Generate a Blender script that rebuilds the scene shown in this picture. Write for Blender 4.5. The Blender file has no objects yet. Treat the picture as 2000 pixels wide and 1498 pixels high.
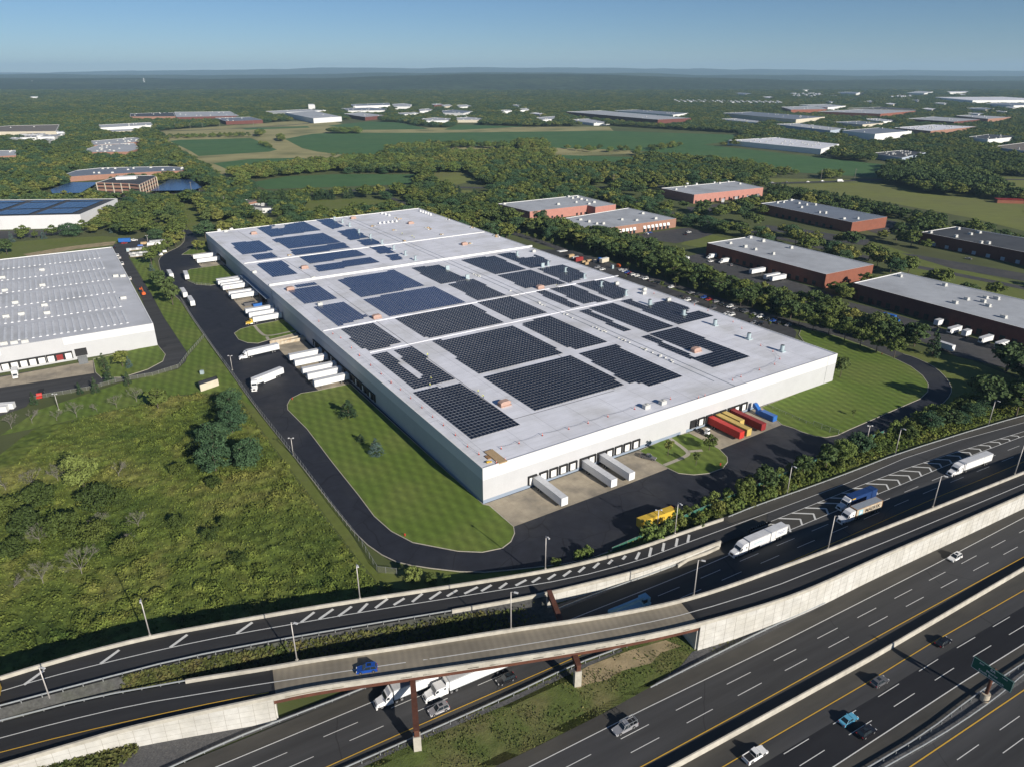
import bpy, math, random
import numpy as np
from mathutils import Vector, Matrix, noise as mnoise
random.seed(7)
R = math.radians
# ------------------------------------------------------------------ camera
F = 1388.0; CU = 1000.0; CV = 749.0; HV = 142.0; H = 130.0
TH = math.atan((CV - HV) / F)
sc = bpy.context.scene
cam_d = bpy.data.cameras.new("camera"); cam = bpy.data.objects.new("camera", cam_d)
sc.collection.objects.link(cam); sc.camera = cam
cam.location = (0, 0, H); cam.rotation_euler = (math.pi / 2 - TH, 0, 0)
cam_d.sensor_width = 36; cam_d.lens = 36 * F / 2000; cam_d.clip_start = 1; cam_d.clip_end = 90000
# ------------------------------------------------------------------ light
SUN_EL = 23.5; SUN_AZ = -51.0          # azimuth towards the sun, math convention
w = bpy.data.worlds.new("World"); sc.world = w; w.use_nodes = True
nt = w.node_tree; nt.nodes.clear()
sky = nt.nodes.new("ShaderNodeTexSky"); sky.sky_type = 'NISHITA'; sky.sun_disc = False
sky.sun_elevation = R(SUN_EL); sky.sun_rotation = R(90 - SUN_AZ)
sky.altitude = 100; sky.air_density = 0.75; sky.dust_density = 0.0; sky.ozone_density = 6.0
bg = nt.nodes.new("ShaderNodeBackground"); bg.inputs[1].default_value = 0.050
wo = nt.nodes.new("ShaderNodeOutputWorld")
nt.links.new(sky.outputs[0], bg.inputs[0]); nt.links.new(bg.outputs[0], wo.inputs[0])
sd = bpy.data.lights.new("sun", 'SUN'); sd.energy = 4.6; sd.angle = R(0.53); sd.color = (1.0, 0.93, 0.82)
so = bpy.data.objects.new("sun", sd); sc.collection.objects.link(so)
d = Vector((math.cos(R(SUN_AZ)) * math.cos(R(SUN_EL)), math.sin(R(SUN_AZ)) * math.cos(R(SUN_EL)), math.sin(R(SUN_EL))))
so.rotation_euler = d.to_track_quat('Z', 'Y').to_euler()
sc.view_settings.view_transform = 'Standard'; sc.view_settings.look = 'None'
sc.view_settings.exposure = 0.50; sc.view_settings.gamma = 1.0
sc.cycles.use_denoising = True
sc.cycles.max_bounces = 5; sc.cycles.diffuse_bounces = 2; sc.cycles.glossy_bounces = 2
sc.cycles.transparent_max_bounces = 4; sc.cycles.volume_bounces = 0
sc.cycles.volume_max_steps = 32
# ------------------------------------------------------------------ helpers
def G(u, v, z=0.0):
    x = (u - CU) / F; y = (CV - v) / F
    dx, dy, dz = x, math.cos(TH) + y * math.sin(TH), -math.sin(TH) + y * math.cos(TH)
    t = (z - H) / dz
    return Vector((dx * t, dy * t, z))
def px(X, Y, Z=0.0):
    dz = Z - H
    c = Y * math.cos(TH) - dz * math.sin(TH); up = Y * math.sin(TH) + dz * math.cos(TH)
    if c < 1: c = 1
    return (CU + F * X / c, CV - F * up / c)
def tab(t, x):
    if x <= t[0][0]: return t[0][1]
    for (a, b), (c, e) in zip(t, t[1:]):
        if x <= c: return b + (e - b) * (x - a) / (c - a)
    return t[-1][1]
def PL(pts, z=0.0):
    out = []
    for p in pts:
        zz = tab(z, p[0]) if isinstance(z, list) else (p[2] if len(p) > 2 else z)
        out.append(G(p[0], p[1], zz))
    return out
def extend(pts, a=60, b=60):
    p = list(pts)
    if a:
        d0 = (p[0] - p[1]).normalized(); p = [p[0] + d0 * a] + p
    if b:
        d1 = (p[-1] - p[-2]).normalized(); p = p + [p[-1] + d1 * b]
    return p
def smooth(pts, n=3):
    p = list(pts)
    for _ in range(n):
        q = [p[0]]
        for a, b in zip(p, p[1:]):
            q += [a * .75 + b * .25, a * .25 + b * .75]
        q.append(p[-1]); p = q
    return p
def length(p): return sum((b - a).length for a, b in zip(p, p[1:]))
def at_len(p, s):
    for a, b in zip(p, p[1:]):
        L = (b - a).length
        if s <= L or b is p[-1]:
            return a + (b - a) * (s / L if L else 0), (b - a).normalized()
        s -= L
    return p[-1], (p[-1] - p[-2]).normalized()
def resample(p, n):
    L = length(p); return [at_len(p, L * i / n)[0] for i in range(n + 1)]
def offset(p, dd):
    out = []
    for i, a in enumerate(p):
        t = (p[min(i + 1, len(p) - 1)] - p[max(i - 1, 0)]); t.z = 0; t.normalize()
        out.append(a + Vector((-t.y, t.x, 0)) * dd)
    return out
def lift(p, dz): return [Vector((a.x, a.y, a.z + dz)) for a in p]
def inpoly(x, y, poly):
    c = False; j = len(poly) - 1
    for i in range(len(poly)):
        xi, yi = poly[i][0], poly[i][1]; xj, yj = poly[j][0], poly[j][1]
        if (yi > y) != (yj > y) and x < (xj - xi) * (y - yi) / (yj - yi) + xi: c = not c
        j = i
    return c
def dist_poly(x, y, poly):
    best = 1e9
    for i in range(len(poly)):
        ax, ay = poly[i][0], poly[i][1]; bx, by = poly[(i + 1) % len(poly)][0], poly[(i + 1) % len(poly)][1]
        dx, dy = bx - ax, by - ay; L = dx * dx + dy * dy
        t = max(0, min(1, ((x - ax) * dx + (y - ay) * dy) / L)) if L else 0
        best = min(best, math.hypot(x - ax - t * dx, y - ay - t * dy))
    return best
def ccw(p):
    A = sum(p[i][0] * p[(i + 1) % len(p)][1] - p[(i + 1) % len(p)][0] * p[i][1] for i in range(len(p)))
    return p if A > 0 else list(reversed(p))

COL = sc.collection
class MB:
    def __init__(s): s.v = []; s.f = []; s.m = []
    def add(s, vs, fs, m=0):
        o = len(s.v); s.v += [tuple(a) for a in vs]; s.f += [tuple(o + i for i in f) for f in fs]; s.m += [m] * len(fs); return s
    def box(s, c, size, rz=0, m=0, top=None, pitch=0):
        hx, hy, hz = size[0] / 2, size[1] / 2, size[2] / 2; t = top or (1, 1)
        ca, sa = math.cos(rz), math.sin(rz); vs = []
        for z in (-1, 1):
            kx, ky = (1, 1) if z < 0 else t
            for x, y in ((-1, -1), (1, -1), (1, 1), (-1, 1)):
                a, b = x * hx * kx, y * hy * ky
                vs.append((c[0] + a * ca - b * sa, c[1] + a * sa + b * ca, c[2] + z * hz))
        return s.add(vs, [(3, 2, 1, 0), (4, 5, 6, 7), (0, 1, 5, 4), (1, 2, 6, 5), (2, 3, 7, 6), (3, 0, 4, 7)], m)
    def prism(s, poly, z0, z1, m=0, mt=None, bottom=False):
        p = ccw(poly); n = len(p)
        s.add([(a[0], a[1], z0) for a in p] + [(a[0], a[1], z1) for a in p], [(i, (i + 1) % n, (i + 1) % n + n, i + n) for i in range(n)], m)
        s.add([(a[0], a[1], z1) for a in p], [tuple(range(n))], m if mt is None else mt)
        if bottom: s.add([(a[0], a[1], z0) for a in p], [tuple(reversed(range(n)))], m)
        return s
    def walls(s, poly, z0, z1, m=0):
        p = ccw(poly); n = len(p)
        return s.add([(a[0], a[1], z0) for a in p] + [(a[0], a[1], z1) for a in p], [(i, (i + 1) % n, (i + 1) % n + n, i + n) for i in range(n)], m)
    def tube(s, a, b, r, n=8, r2=None, m=0, caps=True):
        a = Vector(a); b = Vector(b); r2 = r if r2 is None else r2
        q = (b - a).to_track_quat('Z', 'Y'); vs = []
        for c, rr in ((a, r), (b, r2)):
            for i in range(n):
                t = 2 * math.pi * i / n; vs.append(c + q @ Vector((rr * math.cos(t), rr * math.sin(t), 0)))
        fs = [(i, (i + 1) % n, (i + 1) % n + n, i + n) for i in range(n)]
        if caps: fs += [tuple(reversed(range(n))), tuple(range(n, 2 * n))]
        return s.add(vs, fs, m)
    def ribbon(s, a, b, m=0):
        n = len(a)
        return s.add(list(a) + list(b), [(i, i + 1, n + i + 1, n + i) for i in range(n - 1)], m)
    def extr(s, prof, y0, y1, m=0):        # side profile (x,z) extruded across y
        n = len(prof)
        vs = [(x, y0, z) for x, z in prof] + [(x, y1, z) for x, z in prof]
        return s.add(vs, [tuple(range(n)), tuple(reversed(range(n, 2 * n)))] + [((i + 1) % n, i, i + n, (i + 1) % n + n) for i in range(n)], m)
    def build(s, name, mats, parent=None, loc=None, rz=0, sm=False):
        me = bpy.data.meshes.new(name); me.from_pydata(s.v, [], s.f)
        mats = mats if isinstance(mats, (list, tuple)) else [mats]
        for k in mats: me.materials.append(k)
        if len(mats) > 1: me.polygons.foreach_set("material_index", s.m)
        if sm: me.polygons.foreach_set("use_smooth", [True] * len(me.polygons))
        me.update()
        o = bpy.data.objects.new(name, me); COL.objects.link(o)
        if parent: o.parent = parent
        if loc is not None: o.location = loc
        o.rotation_euler.z = rz
        return o
def tag(o, label=None, cat=None, group=None, kind=None):
    if label: o["label"] = label
    if cat: o["category"] = cat
    if group: o["group"] = group
    if kind: o["kind"] = kind
    return o
def empty(name, loc, rz=0):
    o = bpy.data.objects.new(name, None); COL.objects.link(o); o.location = loc; o.rotation_euler.z = rz
    o.empty_display_size = 0.5; return o
KIDS = {}
def copy_tree(o, parent=None):
    c = o.copy(); COL.objects.link(c)
    if parent: c.parent = parent
    for ch in KIDS.setdefault(o.name, [k for k in o.children]): copy_tree(ch, c)
    return c
# ------------------------------------------------------------------ materials
M = {}
def node(nt, t, **kw):
    n = nt.nodes.new(t)
    for k, v in kw.items(): setattr(n, k, v)
    return n
def mat(name, col, rough=0.85, var=0.12, scale=0.6, col2=None, scale2=None, amt2=0.0, metal=0.0, bump=0.0, bscale=8.0, spec=0.3, coord='Object', stretch=None):
    m = bpy.data.materials.new(name); m.use_nodes = True; nt = m.node_tree; b = nt.nodes["Principled BSDF"]
    b.inputs["Roughness"].default_value = rough; b.inputs["Metallic"].default_value = metal
    b.inputs["Specular IOR Level"].default_value = spec
    tc = node(nt, "ShaderNodeTexCoord"); src = tc.outputs[coord] if coord != 'Pos' else node(nt, "ShaderNodeNewGeometry").outputs["Position"]
    if stretch:
        mp = node(nt, "ShaderNodeMapping"); mp.vector_type = 'TEXTURE'; mp.inputs["Scale"].default_value = [1 / k for k in stretch[1]]; mp.inputs["Rotation"].default_value = (0, 0, -stretch[0])
        nt.links.new(src, mp.inputs[0]); src2 = mp.outputs[0]
    else: src2 = src
    n = node(nt, "ShaderNodeTexNoise"); n.inputs["Scale"].default_value = scale; n.inputs["Detail"].default_value = 6; n.inputs["Roughness"].default_value = 0.62
    nt.links.new(src2, n.inputs["Vector"])
    mx = node(nt, "ShaderNodeMix", data_type='RGBA', blend_type='MULTIPLY'); mx.inputs[0].default_value = 1.0
    mr = node(nt, "ShaderNodeMapRange"); mr.inputs["From Min"].default_value = 0.3; mr.inputs["From Max"].default_value = 0.7
    mr.inputs["To Min"].default_value = 1 - var; mr.inputs["To Max"].default_value = 1 + var
    nt.links.new(n.outputs[0], mr.inputs[0])
    out = None
    if col2 is not None:
        n2 = node(nt, "ShaderNodeTexNoise"); n2.inputs["Scale"].default_value = scale2; n2.inputs["Detail"].default_value = 5
        nt.links.new(src, n2.inputs["Vector"])
        r2 = node(nt, "ShaderNodeMapRange"); r2.inputs["From Min"].default_value = 0.5 - 0.5 * (1 - amt2) * 0.4 - .08 * 0; r2.inputs["From Max"].default_value = 0.68
        r2.inputs["To Max"].default_value = amt2 if amt2 else 1
        nt.links.new(n2.outputs[0], r2.inputs[0])
        m2 = node(nt, "ShaderNodeMix", data_type='RGBA'); m2.inputs[6].default_value = (*col, 1); m2.inputs[7].default_value = (*col2, 1)
        nt.links.new(r2.outputs[0], m2.inputs[0]); nt.links.new(m2.outputs[2], mx.inputs[6])
    else: mx.inputs[6].default_value = (*col, 1)
    nt.links.new(mr.outputs[0], mx.inputs[7]); nt.links.new(mx.outputs[2], b.inputs["Base Color"])
    if bump:
        bn = node(nt, "ShaderNodeTexNoise"); bn.inputs["Scale"].default_value = bscale; bn.inputs["Detail"].default_value = 4; nt.links.new(src, bn.inputs["Vector"])
        bp = node(nt, "ShaderNodeBump"); bp.inputs["Strength"].default_value = 0.8; bp.inputs["Distance"].default_value = bump
        nt.links.new(bn.outputs[0], bp.inputs["Height"]); nt.links.new(bp.outputs[0], b.inputs["Normal"])
    m["mx"] = mx.name; M[name] = m; return m
def wave(m, scale, rot, amt, profile='SIN', bump=0, axis='X'):
    """add stripes (mowing, ribs, joints) to a material made by mat()"""
    nt = m.node_tree; b = nt.nodes["Principled BSDF"]; mx = nt.nodes[m["mx"]]
    tc = node(nt, "ShaderNodeTexCoord"); mp = node(nt, "ShaderNodeMapping"); mp.inputs["Rotation"].default_value = rot
    w = node(nt, "ShaderNodeTexWave"); w.wave_profile = profile; w.bands_direction = axis; w.inputs["Scale"].default_value = scale
    w.inputs["Distortion"].default_value = 1.2 if amt and not bump else 0; w.inputs["Detail"].default_value = 1
    nt.links.new(tc.outputs["Object"], mp.inputs[0]); nt.links.new(mp.outputs[0], w.inputs["Vector"])
    if amt:
        mr = node(nt, "ShaderNodeMapRange"); mr.inputs["To Min"].default_value = 1 - amt; mr.inputs["To Max"].default_value = 1 + amt
        nt.links.new(w.outputs["Fac"], mr.inputs[0])
        m3 = node(nt, "ShaderNodeMix", data_type='RGBA', blend_type='MULTIPLY'); m3.inputs[0].default_value = 1
        src = b.inputs["Base Color"].links[0].from_socket
        nt.links.new(src, m3.inputs[6]); nt.links.new(mr.outputs[0], m3.inputs[7]); nt.links.new(m3.outputs[2], b.inputs["Base Color"])
    if bump:
        bp = node(nt, "ShaderNodeBump"); bp.inputs["Distance"].default_value = bump
        nt.links.new(w.outputs["Fac"], bp.inputs["Height"]); nt.links.new(bp.outputs[0], b.inputs["Normal"])
    return m
def grid_lines(m, sx, sy, rot, dark, width=0.02, off=0.0):
    """brick-pattern joints (panel, slab and membrane seams)"""
    nt = m.node_tree; b = nt.nodes["Principled BSDF"]
    tc = node(nt, "ShaderNodeTexCoord"); mp = node(nt, "ShaderNodeMapping"); mp.inputs["Rotation"].default_value = rot
    br = node(nt, "ShaderNodeTexBrick"); br.offset = off; br.inputs["Scale"].default_value = 1; br.inputs["Brick Width"].default_value = sx
    br.inputs["Row Height"].default_value = sy; br.inputs["Mortar Size"].default_value = width; br.inputs["Color1"].default_value = (1, 1, 1, 1)
    br.inputs["Color2"].default_value = (.93, .93, .93, 1); br.inputs["Mortar"].default_value = (dark, dark, dark, 1)
    nt.links.new(tc.outputs["Object"], mp.inputs[0]); nt.links.new(mp.outputs[0], br.inputs["Vector"])
    m3 = node(nt, "ShaderNodeMix", data_type='RGBA', blend_type='MULTIPLY'); m3.inputs[0].default_value = 1
    src = b.inputs["Base Color"].links[0].from_socket
    nt.links.new(src, m3.inputs[6]); nt.links.new(br.outputs[0], m3.inputs[7]); nt.links.new(m3.outputs[2], b.inputs["Base Color"])
    return m
WAZ = R(33)                                  # azimuth of the big warehouse's front wall
mat("ground", (.085, .105, .034), .95, .25, .02, (.085, .088, .04), .004, .7, coord='Pos')
mat("forest_floor", (.020, .032, .012), .95, .25, .05, coord='Pos')
mat("lawn", (.120, .150, .030), .9, .14, .35, (.15, .155, .055), .05, .5, coord='Pos', bump=.05, bscale=5)
mat("lawn_striped", (.105, .158, .024), .9, .14, .6, (.145, .175, .040), .04, .7, coord='Pos', bump=.05, bscale=5)
wave(M["lawn_striped"], .085, (0, 0, R(-20)), .13); wave(M["lawn_striped"], .075, (0, 0, R(-62)), .09)
mat("meadow", (.160, .180, .044), .95, .14, .05, (.14, .14, .06), .012, .6, coord='Pos', stretch=(R(20), (1, 3, 1)))
mat("crop", (.052, .125, .040), .95, .12, .04, (.080, .145, .046), .01, .5, coord='Pos')
mat("straw", (.32, .29, .135), .95, .14, .06, (.13, .14, .055), .015, .8, coord='Pos')
mat("dirt", (.38, .30, .18), .95, .2, .5, (.13, .12, .06), .25, .7, coord='Pos', bump=.1, bscale=2)
mat("gravel", (.085, .085, .088), .95, .35, 3.0, (.15, .145, .14), 1.2, .5, coord='Pos', bump=.08, bscale=6)
mat("yard_asphalt", (.022, .024, .033), .75, .22, .25, (.052, .051, .052), .025, .9, coord='Pos', bump=.01, bscale=20)
mat("old_asphalt", (.060, .060, .063), .85, .2, .3, (.085, .08, .075), .06, .7, coord='Pos')
mat("road_lane", (.050, .050, .052), .8, .34, .15, (.052, .051, .050), .03, .7, coord='Pos', stretch=(R(-29), (.08, 1.2, 1)))
mat("road_shoulder", (.068, .064, .056), .85, .16, .4, (.045, .043, .040), .05, .7, coord='Pos', stretch=(R(-29), (.15, 1, 1)))
mat("road_dark", (.016, .016, .019), .7, .3, .2, (.020, .020, .022), .04, .6, coord='Pos', stretch=(R(-29), (.1, 1.2, 1)))
mat("road_ramp", (.027, .027, .029), .75, .3, .2, (.034, .033, .033), .05, .7, coord='Pos', stretch=(R(-15), (.1, 1.2, 1)))
mat("deck_concrete", (.25, .22, .17), .85, .12, .25, (.14, .125, .10), .1, .6, coord='Pos', stretch=(R(-12), (.1, 1.3, 1)))
wave(M["deck_concrete"], .2, (0, 0, R(-15)), .06)
mat("parapet", (.44, .415, .36), .85, .16, .7, (.30, .28, .24), .25, .6, coord='Pos', bump=.02)
mat("wall_panel", (.52, .51, .48), .85, .14, .35, (.40, .38, .33), .12, .6, coord='Pos')
mat("kerb", (.42, .39, .32), .9, .15, 1.5)
mat("apron", (.40, .345, .26), .9, .16, .3, (.20, .18, .15), .10, .8, coord='Pos')
grid_lines(M["apron"], 6, 6, (0, 0, -WAZ), .75, .05)
mat("walk", (.36, .33, .27), .9, .1, 1)
mat("paint_white", (.62, .62, .60), .7, .10, 2.0, coord='Pos')
mat("paint_yellow", (.60, .36, .045), .7, .10, 2.0, coord='Pos')
mat("rust", (.115, .045, .028), .85, .3, .8, (.06, .025, .018), .4, .6, coord='Pos')
mat("galv", (.46, .49, .51), .45, .12, 2, metal=.5)
mat("galv_post", (.30, .31, .31), .6, .2, 2, metal=.3)
mat("roof_white", (.76, .77, .83), .75, .07, .25, (.60, .60, .61), .06, .8, coord='Pos', stretch=(-WAZ, (.5, 1.4, 1)))
grid_lines(M["roof_white"], 31, 3.05, (0, 0, -WAZ), .82, .07, .5); grid_lines(M["roof_white"], 15, 60, (0, 0, -WAZ), .72, .12)
mat("roof_metal", (.54, .55, .58), .6, .10, .2, (.36, .37, .38), .05, .7, coord='Pos')
mat("skylight", (.62, .63, .65), .5, .15, .6)
mat("roof_grey", (.40, .42, .45), .85, .10, .15, (.30, .31, .33), .04, .7, coord='Pos')
mat("roof_dark", (.055, .06, .07), .85, .15, .1, (.085, .09, .10), .04, .7, coord='Pos')
mat("roof_blue", (.17, .20, .25), .8, .1, .1, (.17, .19, .23), .04, .7, coord='Pos')
mat("roof_brown", (.17, .15, .13), .85, .15, .1, coord='Pos')
mat("white", (.74, .74, .73), .55, .04, .6)
mat("wall_white", (.64, .64, .65), .7, .03, .2, coord='Pos')
mat("wall_light", (.475, .48, .495), .7, .04, .2, coord='Pos')
mat("wall_base", (.24, .29, .37), .75, .05, .3, coord='Pos')
for k in ("wall_white", "wall_light"): wave(M[k], .55, (0, 0, -WAZ), .018)
mat("brick_pink", (.42, .20, .165), .9, .08, .4, coord='Pos')
mat("brick_red", (.23, .085, .055), .9, .12, .4, (.18, .07, .045), .1, .5, coord='Pos')
mat("brick_maroon", (.13, .048, .040), .9, .12, .4, coord='Pos')
mat("brick_orange", (.30, .165, .12), .9, .1, .4, coord='Pos')
mat("cream", (.55, .50, .40), .8, .08, .3, coord='Pos')
mat("bluewall", (.36, .42, .50), .8, .06, .3, coord='Pos')
mat("glass", (.02, .028, .035), .12, .1, 1, spec=.6)
mat("dark", (.018, .018, .02), .6, .2, 2)
mat("tyre", (.015, .015, .016), .85, .2, 3)
mat("rim", (.45, .45, .46), .35, .1, 3, metal=.7)
mat("trailer_white", (.74, .745, .75), .45, .04, .8)
mat("trailer_roof", (.55, .56, .58), .5, .10, .5)
mat("trailer_frame", (.05, .05, .055), .7, .2, 2)
mat("truck_white", (.78, .78, .78), .3, .02, 1, spec=.5)
mat("lamp_head", (.55, .55, .56), .4, .1, 2)
mat("pole", (.50, .47, .45), .5, .08, 1, metal=.3)
mat("salmon", (.44, .30, .25), .8, .15, 1, (.34, .22, .18), .8, .5)
mat("hvac", (.52, .52, .50), .6, .08, 1)
mat("vent", (.36, .44, .47), .5, .08, 1)
mat("orange", (.62, .12, .03), .6, .1, 3)
mat("cone_red", (.70, .10, .06), .6, .1, 3)
mat("bark", (.11, .09, .07), .95, .2, 3)
mat("bark_pale", (.20, .185, .16), .95, .2, 2)
mat("mulch", (.13, .075, .045), .95, .2, 2)
mat("fence_green", (.035, .13, .09), .7, .12, .6)
mat("sign_green", (.006, .10, .065), .5, .04, 1)
mat("sign_letter", (.65, .68, .68), .5, .03, 1)
mat("awning_blue", (.03, .10, .28), .6, .1, 1)
mat("wood", (.42, .30, .17), .85, .2, 2)
mat("wrap", (.45, .46, .47), .5, .3, .8, (.25, .26, .27), 1.5, .6)
mat("red", (.50, .04, .03), .5, .1, 1); mat("dark_red", (.24, .025, .025), .6, .12, 1)
mat("yellow", (.60, .40, .05), .5, .1, .6); mat("ochre", (.52, .38, .12), .6, .1, .6)
mat("blue", (.03, .13, .42), .4, .1, 1); mat("navy", (.015, .045, .15), .5, .12, 1); mat("skyblue", (.10, .34, .50), .35, .05, 1)
mat("beige", (.50, .45, .36), .65, .14, .6, (.32, .2, .1), .8, .6)
mat("rust_edge", (.30, .17, .08), .8, .2, 2)
mat("silver", (.40, .40, .42), .3, .05, 1, metal=.4); mat("grey_paint", (.14, .14, .15), .35, .05, 1, metal=.3); mat("black_paint", (.012, .012, .015), .25, .05, 1, spec=.6)
mat("car_blue", (.015, .07, .33), .25, .05, 1, spec=.6); mat("car_red", (.38, .02, .02), .3, .05, 1, spec=.6)
mat("chrome", (.5, .5, .5), .2, .05, 2, metal=.9); mat("lens", (.7, .7, .7), .2, .05, 2); mat("tail_lens", (.45, .02, .02), .3, .05, 2)
mat("logo_blue", (.03, .10, .35), .5, .02, 1); mat("logo_orange", (.75, .16, .02), .5, .02, 1); mat("logo_purple", (.12, .04, .32), .5, .02, 1)
mat("logo_black", (.02, .02, .025), .5, .02, 1); mat("pale_blue", (.30, .52, .62), .5, .05, 1); mat("logo_red", (.55, .06, .03), .5, .02, 1)
mat("hi_vis", (.62, .66, .10), .7, .05, 1); mat("skin", (.42, .26, .18), .6, .05, 1); mat("jeans", (.04, .05, .09), .8, .1, 2)
def cracks(m, sc_, wd_, dark, rot=0):
    nt = m.node_tree; b = nt.nodes["Principled BSDF"]; ge = node(nt, "ShaderNodeNewGeometry"); nz = node(nt, "ShaderNodeTexNoise"); nz.inputs["Scale"].default_value = .08
    ad = node(nt, "ShaderNodeMix", data_type='VECTOR'); ad.inputs[0].default_value = .06; nt.links.new(ge.outputs["Position"], ad.inputs[4])
    sc_n = node(nt, "ShaderNodeVectorMath", operation='SCALE'); sc_n.inputs["Scale"].default_value = 60; nt.links.new(ge.outputs["Position"], nz.inputs["Vector"]); nt.links.new(nz.outputs["Color"], sc_n.inputs[0]); nt.links.new(sc_n.outputs[0], ad.inputs[5])
    v = node(nt, "ShaderNodeTexVoronoi", feature='DISTANCE_TO_EDGE'); v.inputs["Scale"].default_value = sc_; nt.links.new(ad.outputs[1], v.inputs["Vector"])
    mr = node(nt, "ShaderNodeMapRange"); mr.inputs["From Min"].default_value = 0; mr.inputs["From Max"].default_value = wd_; mr.inputs["To Min"].default_value = dark; mr.inputs["To Max"].default_value = 1; nt.links.new(v.outputs["Distance"], mr.inputs[0])
    m3 = node(nt, "ShaderNodeMix", data_type='RGBA', blend_type='MULTIPLY'); m3.inputs[0].default_value = 1; src = b.inputs["Base Color"].links[0].from_socket
    nt.links.new(src, m3.inputs[6]); nt.links.new(mr.outputs[0], m3.inputs[7]); nt.links.new(m3.outputs[2], b.inputs["Base Color"])
cracks(M["yard_asphalt"], .07, .012, .5); cracks(M["old_asphalt"], .06, .012, .6); cracks(M["road_lane"], .02, .003, .6)
# photovoltaic panel: dark glossy glass with fine cell lines
mat("panel", (.006, .009, .020), .16, .10, .03, spec=.75, coord='Pos')
mat("panel_sky_tint", (.020, .050, .15), .22, .10, .03, spec=.7, coord='Pos')  # reflected sky painted into the panel colour, for distant arrays and carports
def leafmat(name, c1, c2, c3):
    m = bpy.data.materials.new(name); m.use_nodes = True; nt = m.node_tree; b = nt.nodes["Principled BSDF"]
    b.inputs["Roughness"].default_value = .75; b.inputs["Specular IOR Level"].default_value = .2
    oi = node(nt, "ShaderNodeObjectInfo"); n1 = node(nt, "ShaderNodeTexNoise"); n1.inputs["Scale"].default_value = .006; n1.inputs["Detail"].default_value = 3
    nt.links.new(oi.outputs["Location"], n1.inputs["Vector"])
    ad = node(nt, "ShaderNodeMath", operation='MULTIPLY_ADD'); ad.inputs[1].default_value = .62; nt.links.new(oi.outputs["Random"], ad.inputs[0])
    mr = node(nt, "ShaderNodeMapRange"); mr.inputs["From Min"].default_value = .35; mr.inputs["From Max"].default_value = .65; mr.inputs["To Max"].default_value = .38
    nt.links.new(n1.outputs[0], mr.inputs[0]); nt.links.new(mr.outputs[0], ad.inputs[2])
    cr = node(nt, "ShaderNodeValToRGB"); e = cr.color_ramp.elements; e[0].color = (*c1, 1); e[1].color = (*c3, 1); k = e.new(.55); k.color = (*c2, 1)
    nt.links.new(ad.outputs[0], cr.inputs[0])
    tc = node(nt, "ShaderNodeTexCoord"); n2 = node(nt, "ShaderNodeTexNoise"); n2.inputs["Scale"].default_value = .7; n2.inputs["Detail"].default_value = 4
    nt.links.new(tc.outputs["Object"], n2.inputs["Vector"])
    r2 = node(nt, "ShaderNodeMapRange"); r2.inputs["From Min"].default_value = .3; r2.inputs["From Max"].default_value = .7; r2.inputs["To Min"].default_value = .62; r2.inputs["To Max"].default_value = 1.4
    nt.links.new(n2.outputs[0], r2.inputs[0])
    mx = node(nt, "ShaderNodeMix", data_type='RGBA', blend_type='MULTIPLY'); mx.inputs[0].default_value = 1
    nt.links.new(cr.outputs[0], mx.inputs[6]); nt.links.new(r2.outputs[0], mx.inputs[7]); nt.links.new(mx.outputs[2], b.inputs["Base Color"])
    b.inputs["Subsurface Weight"].default_value = 0
    M[name] = m; return m
leafmat("leaf", (.060, .090, .025), (.105, .135, .032), (.20, .195, .052))
leafmat("leaf_dark", (.040, .068, .027), (.062, .096, .031), (.115, .140, .040))
leafmat("leaf_light", (.12, .175, .045), (.14, .19, .048), (.19, .20, .055))
leafmat("needle", (.026, .052, .026), (.038, .066, .028), (.058, .082, .034))
leafmat("needle_blue", (.06, .10, .09), (.08, .125, .11), (.10, .14, .12))
leafmat("leaf_teal", (.040, .082, .040), (.052, .098, .044), (.068, .112, .048))
leafmat("scrub_leaf", (.038, .060, .016), (.055, .080, .018), (.12, .14, .030))
# ------------------------------------------------------------------ ground
def sheet(name, pts, m, z, kind='structure', parent=None):
    p = ccw([(a[0], a[1]) if len(a) < 3 or isinstance(a, tuple) else a for a in pts])
    b = MB(); b.add([(a[0], a[1], z) for a in p], [tuple(range(len(p)))])
    o = b.build(name, M[m], parent)
    if not parent: tag(o, kind=kind)
    return o
def psheet(name, pxs, m, z): return sheet(name, PL(pxs), m, z)
def kerb_ring(name, pxs, h=.14, wd=.25, closed=True, z0=0.0):
    p = PL(pxs); p = smooth(p, 1) if not closed else p
    if closed: p = [Vector((a[0], a[1], 0)) for a in ccw(p)]; p = p + [p[0]]
    a = lift(offset(p, -wd / 2), h); c = lift(offset(p, wd / 2), h)
    if closed: a[-1] = a[0]; c[-1] = c[0]
    b = MB(); b.ribbon(a, c); b.ribbon(lift(a, -h - .05), a); b.ribbon(c, lift(c, -h - .05))
    return tag(b.build(name, M["kerb"]), kind='structure')
g = MB(); S_ = 42000
g.add([(-S_, -3000, -.12), (S_, -3000, -.12), (S_, S_, -.12), (-S_, S_, -.12)], [(0, 1, 2, 3)])
tag(g.build("ground", M["ground"]), kind='structure')

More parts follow.
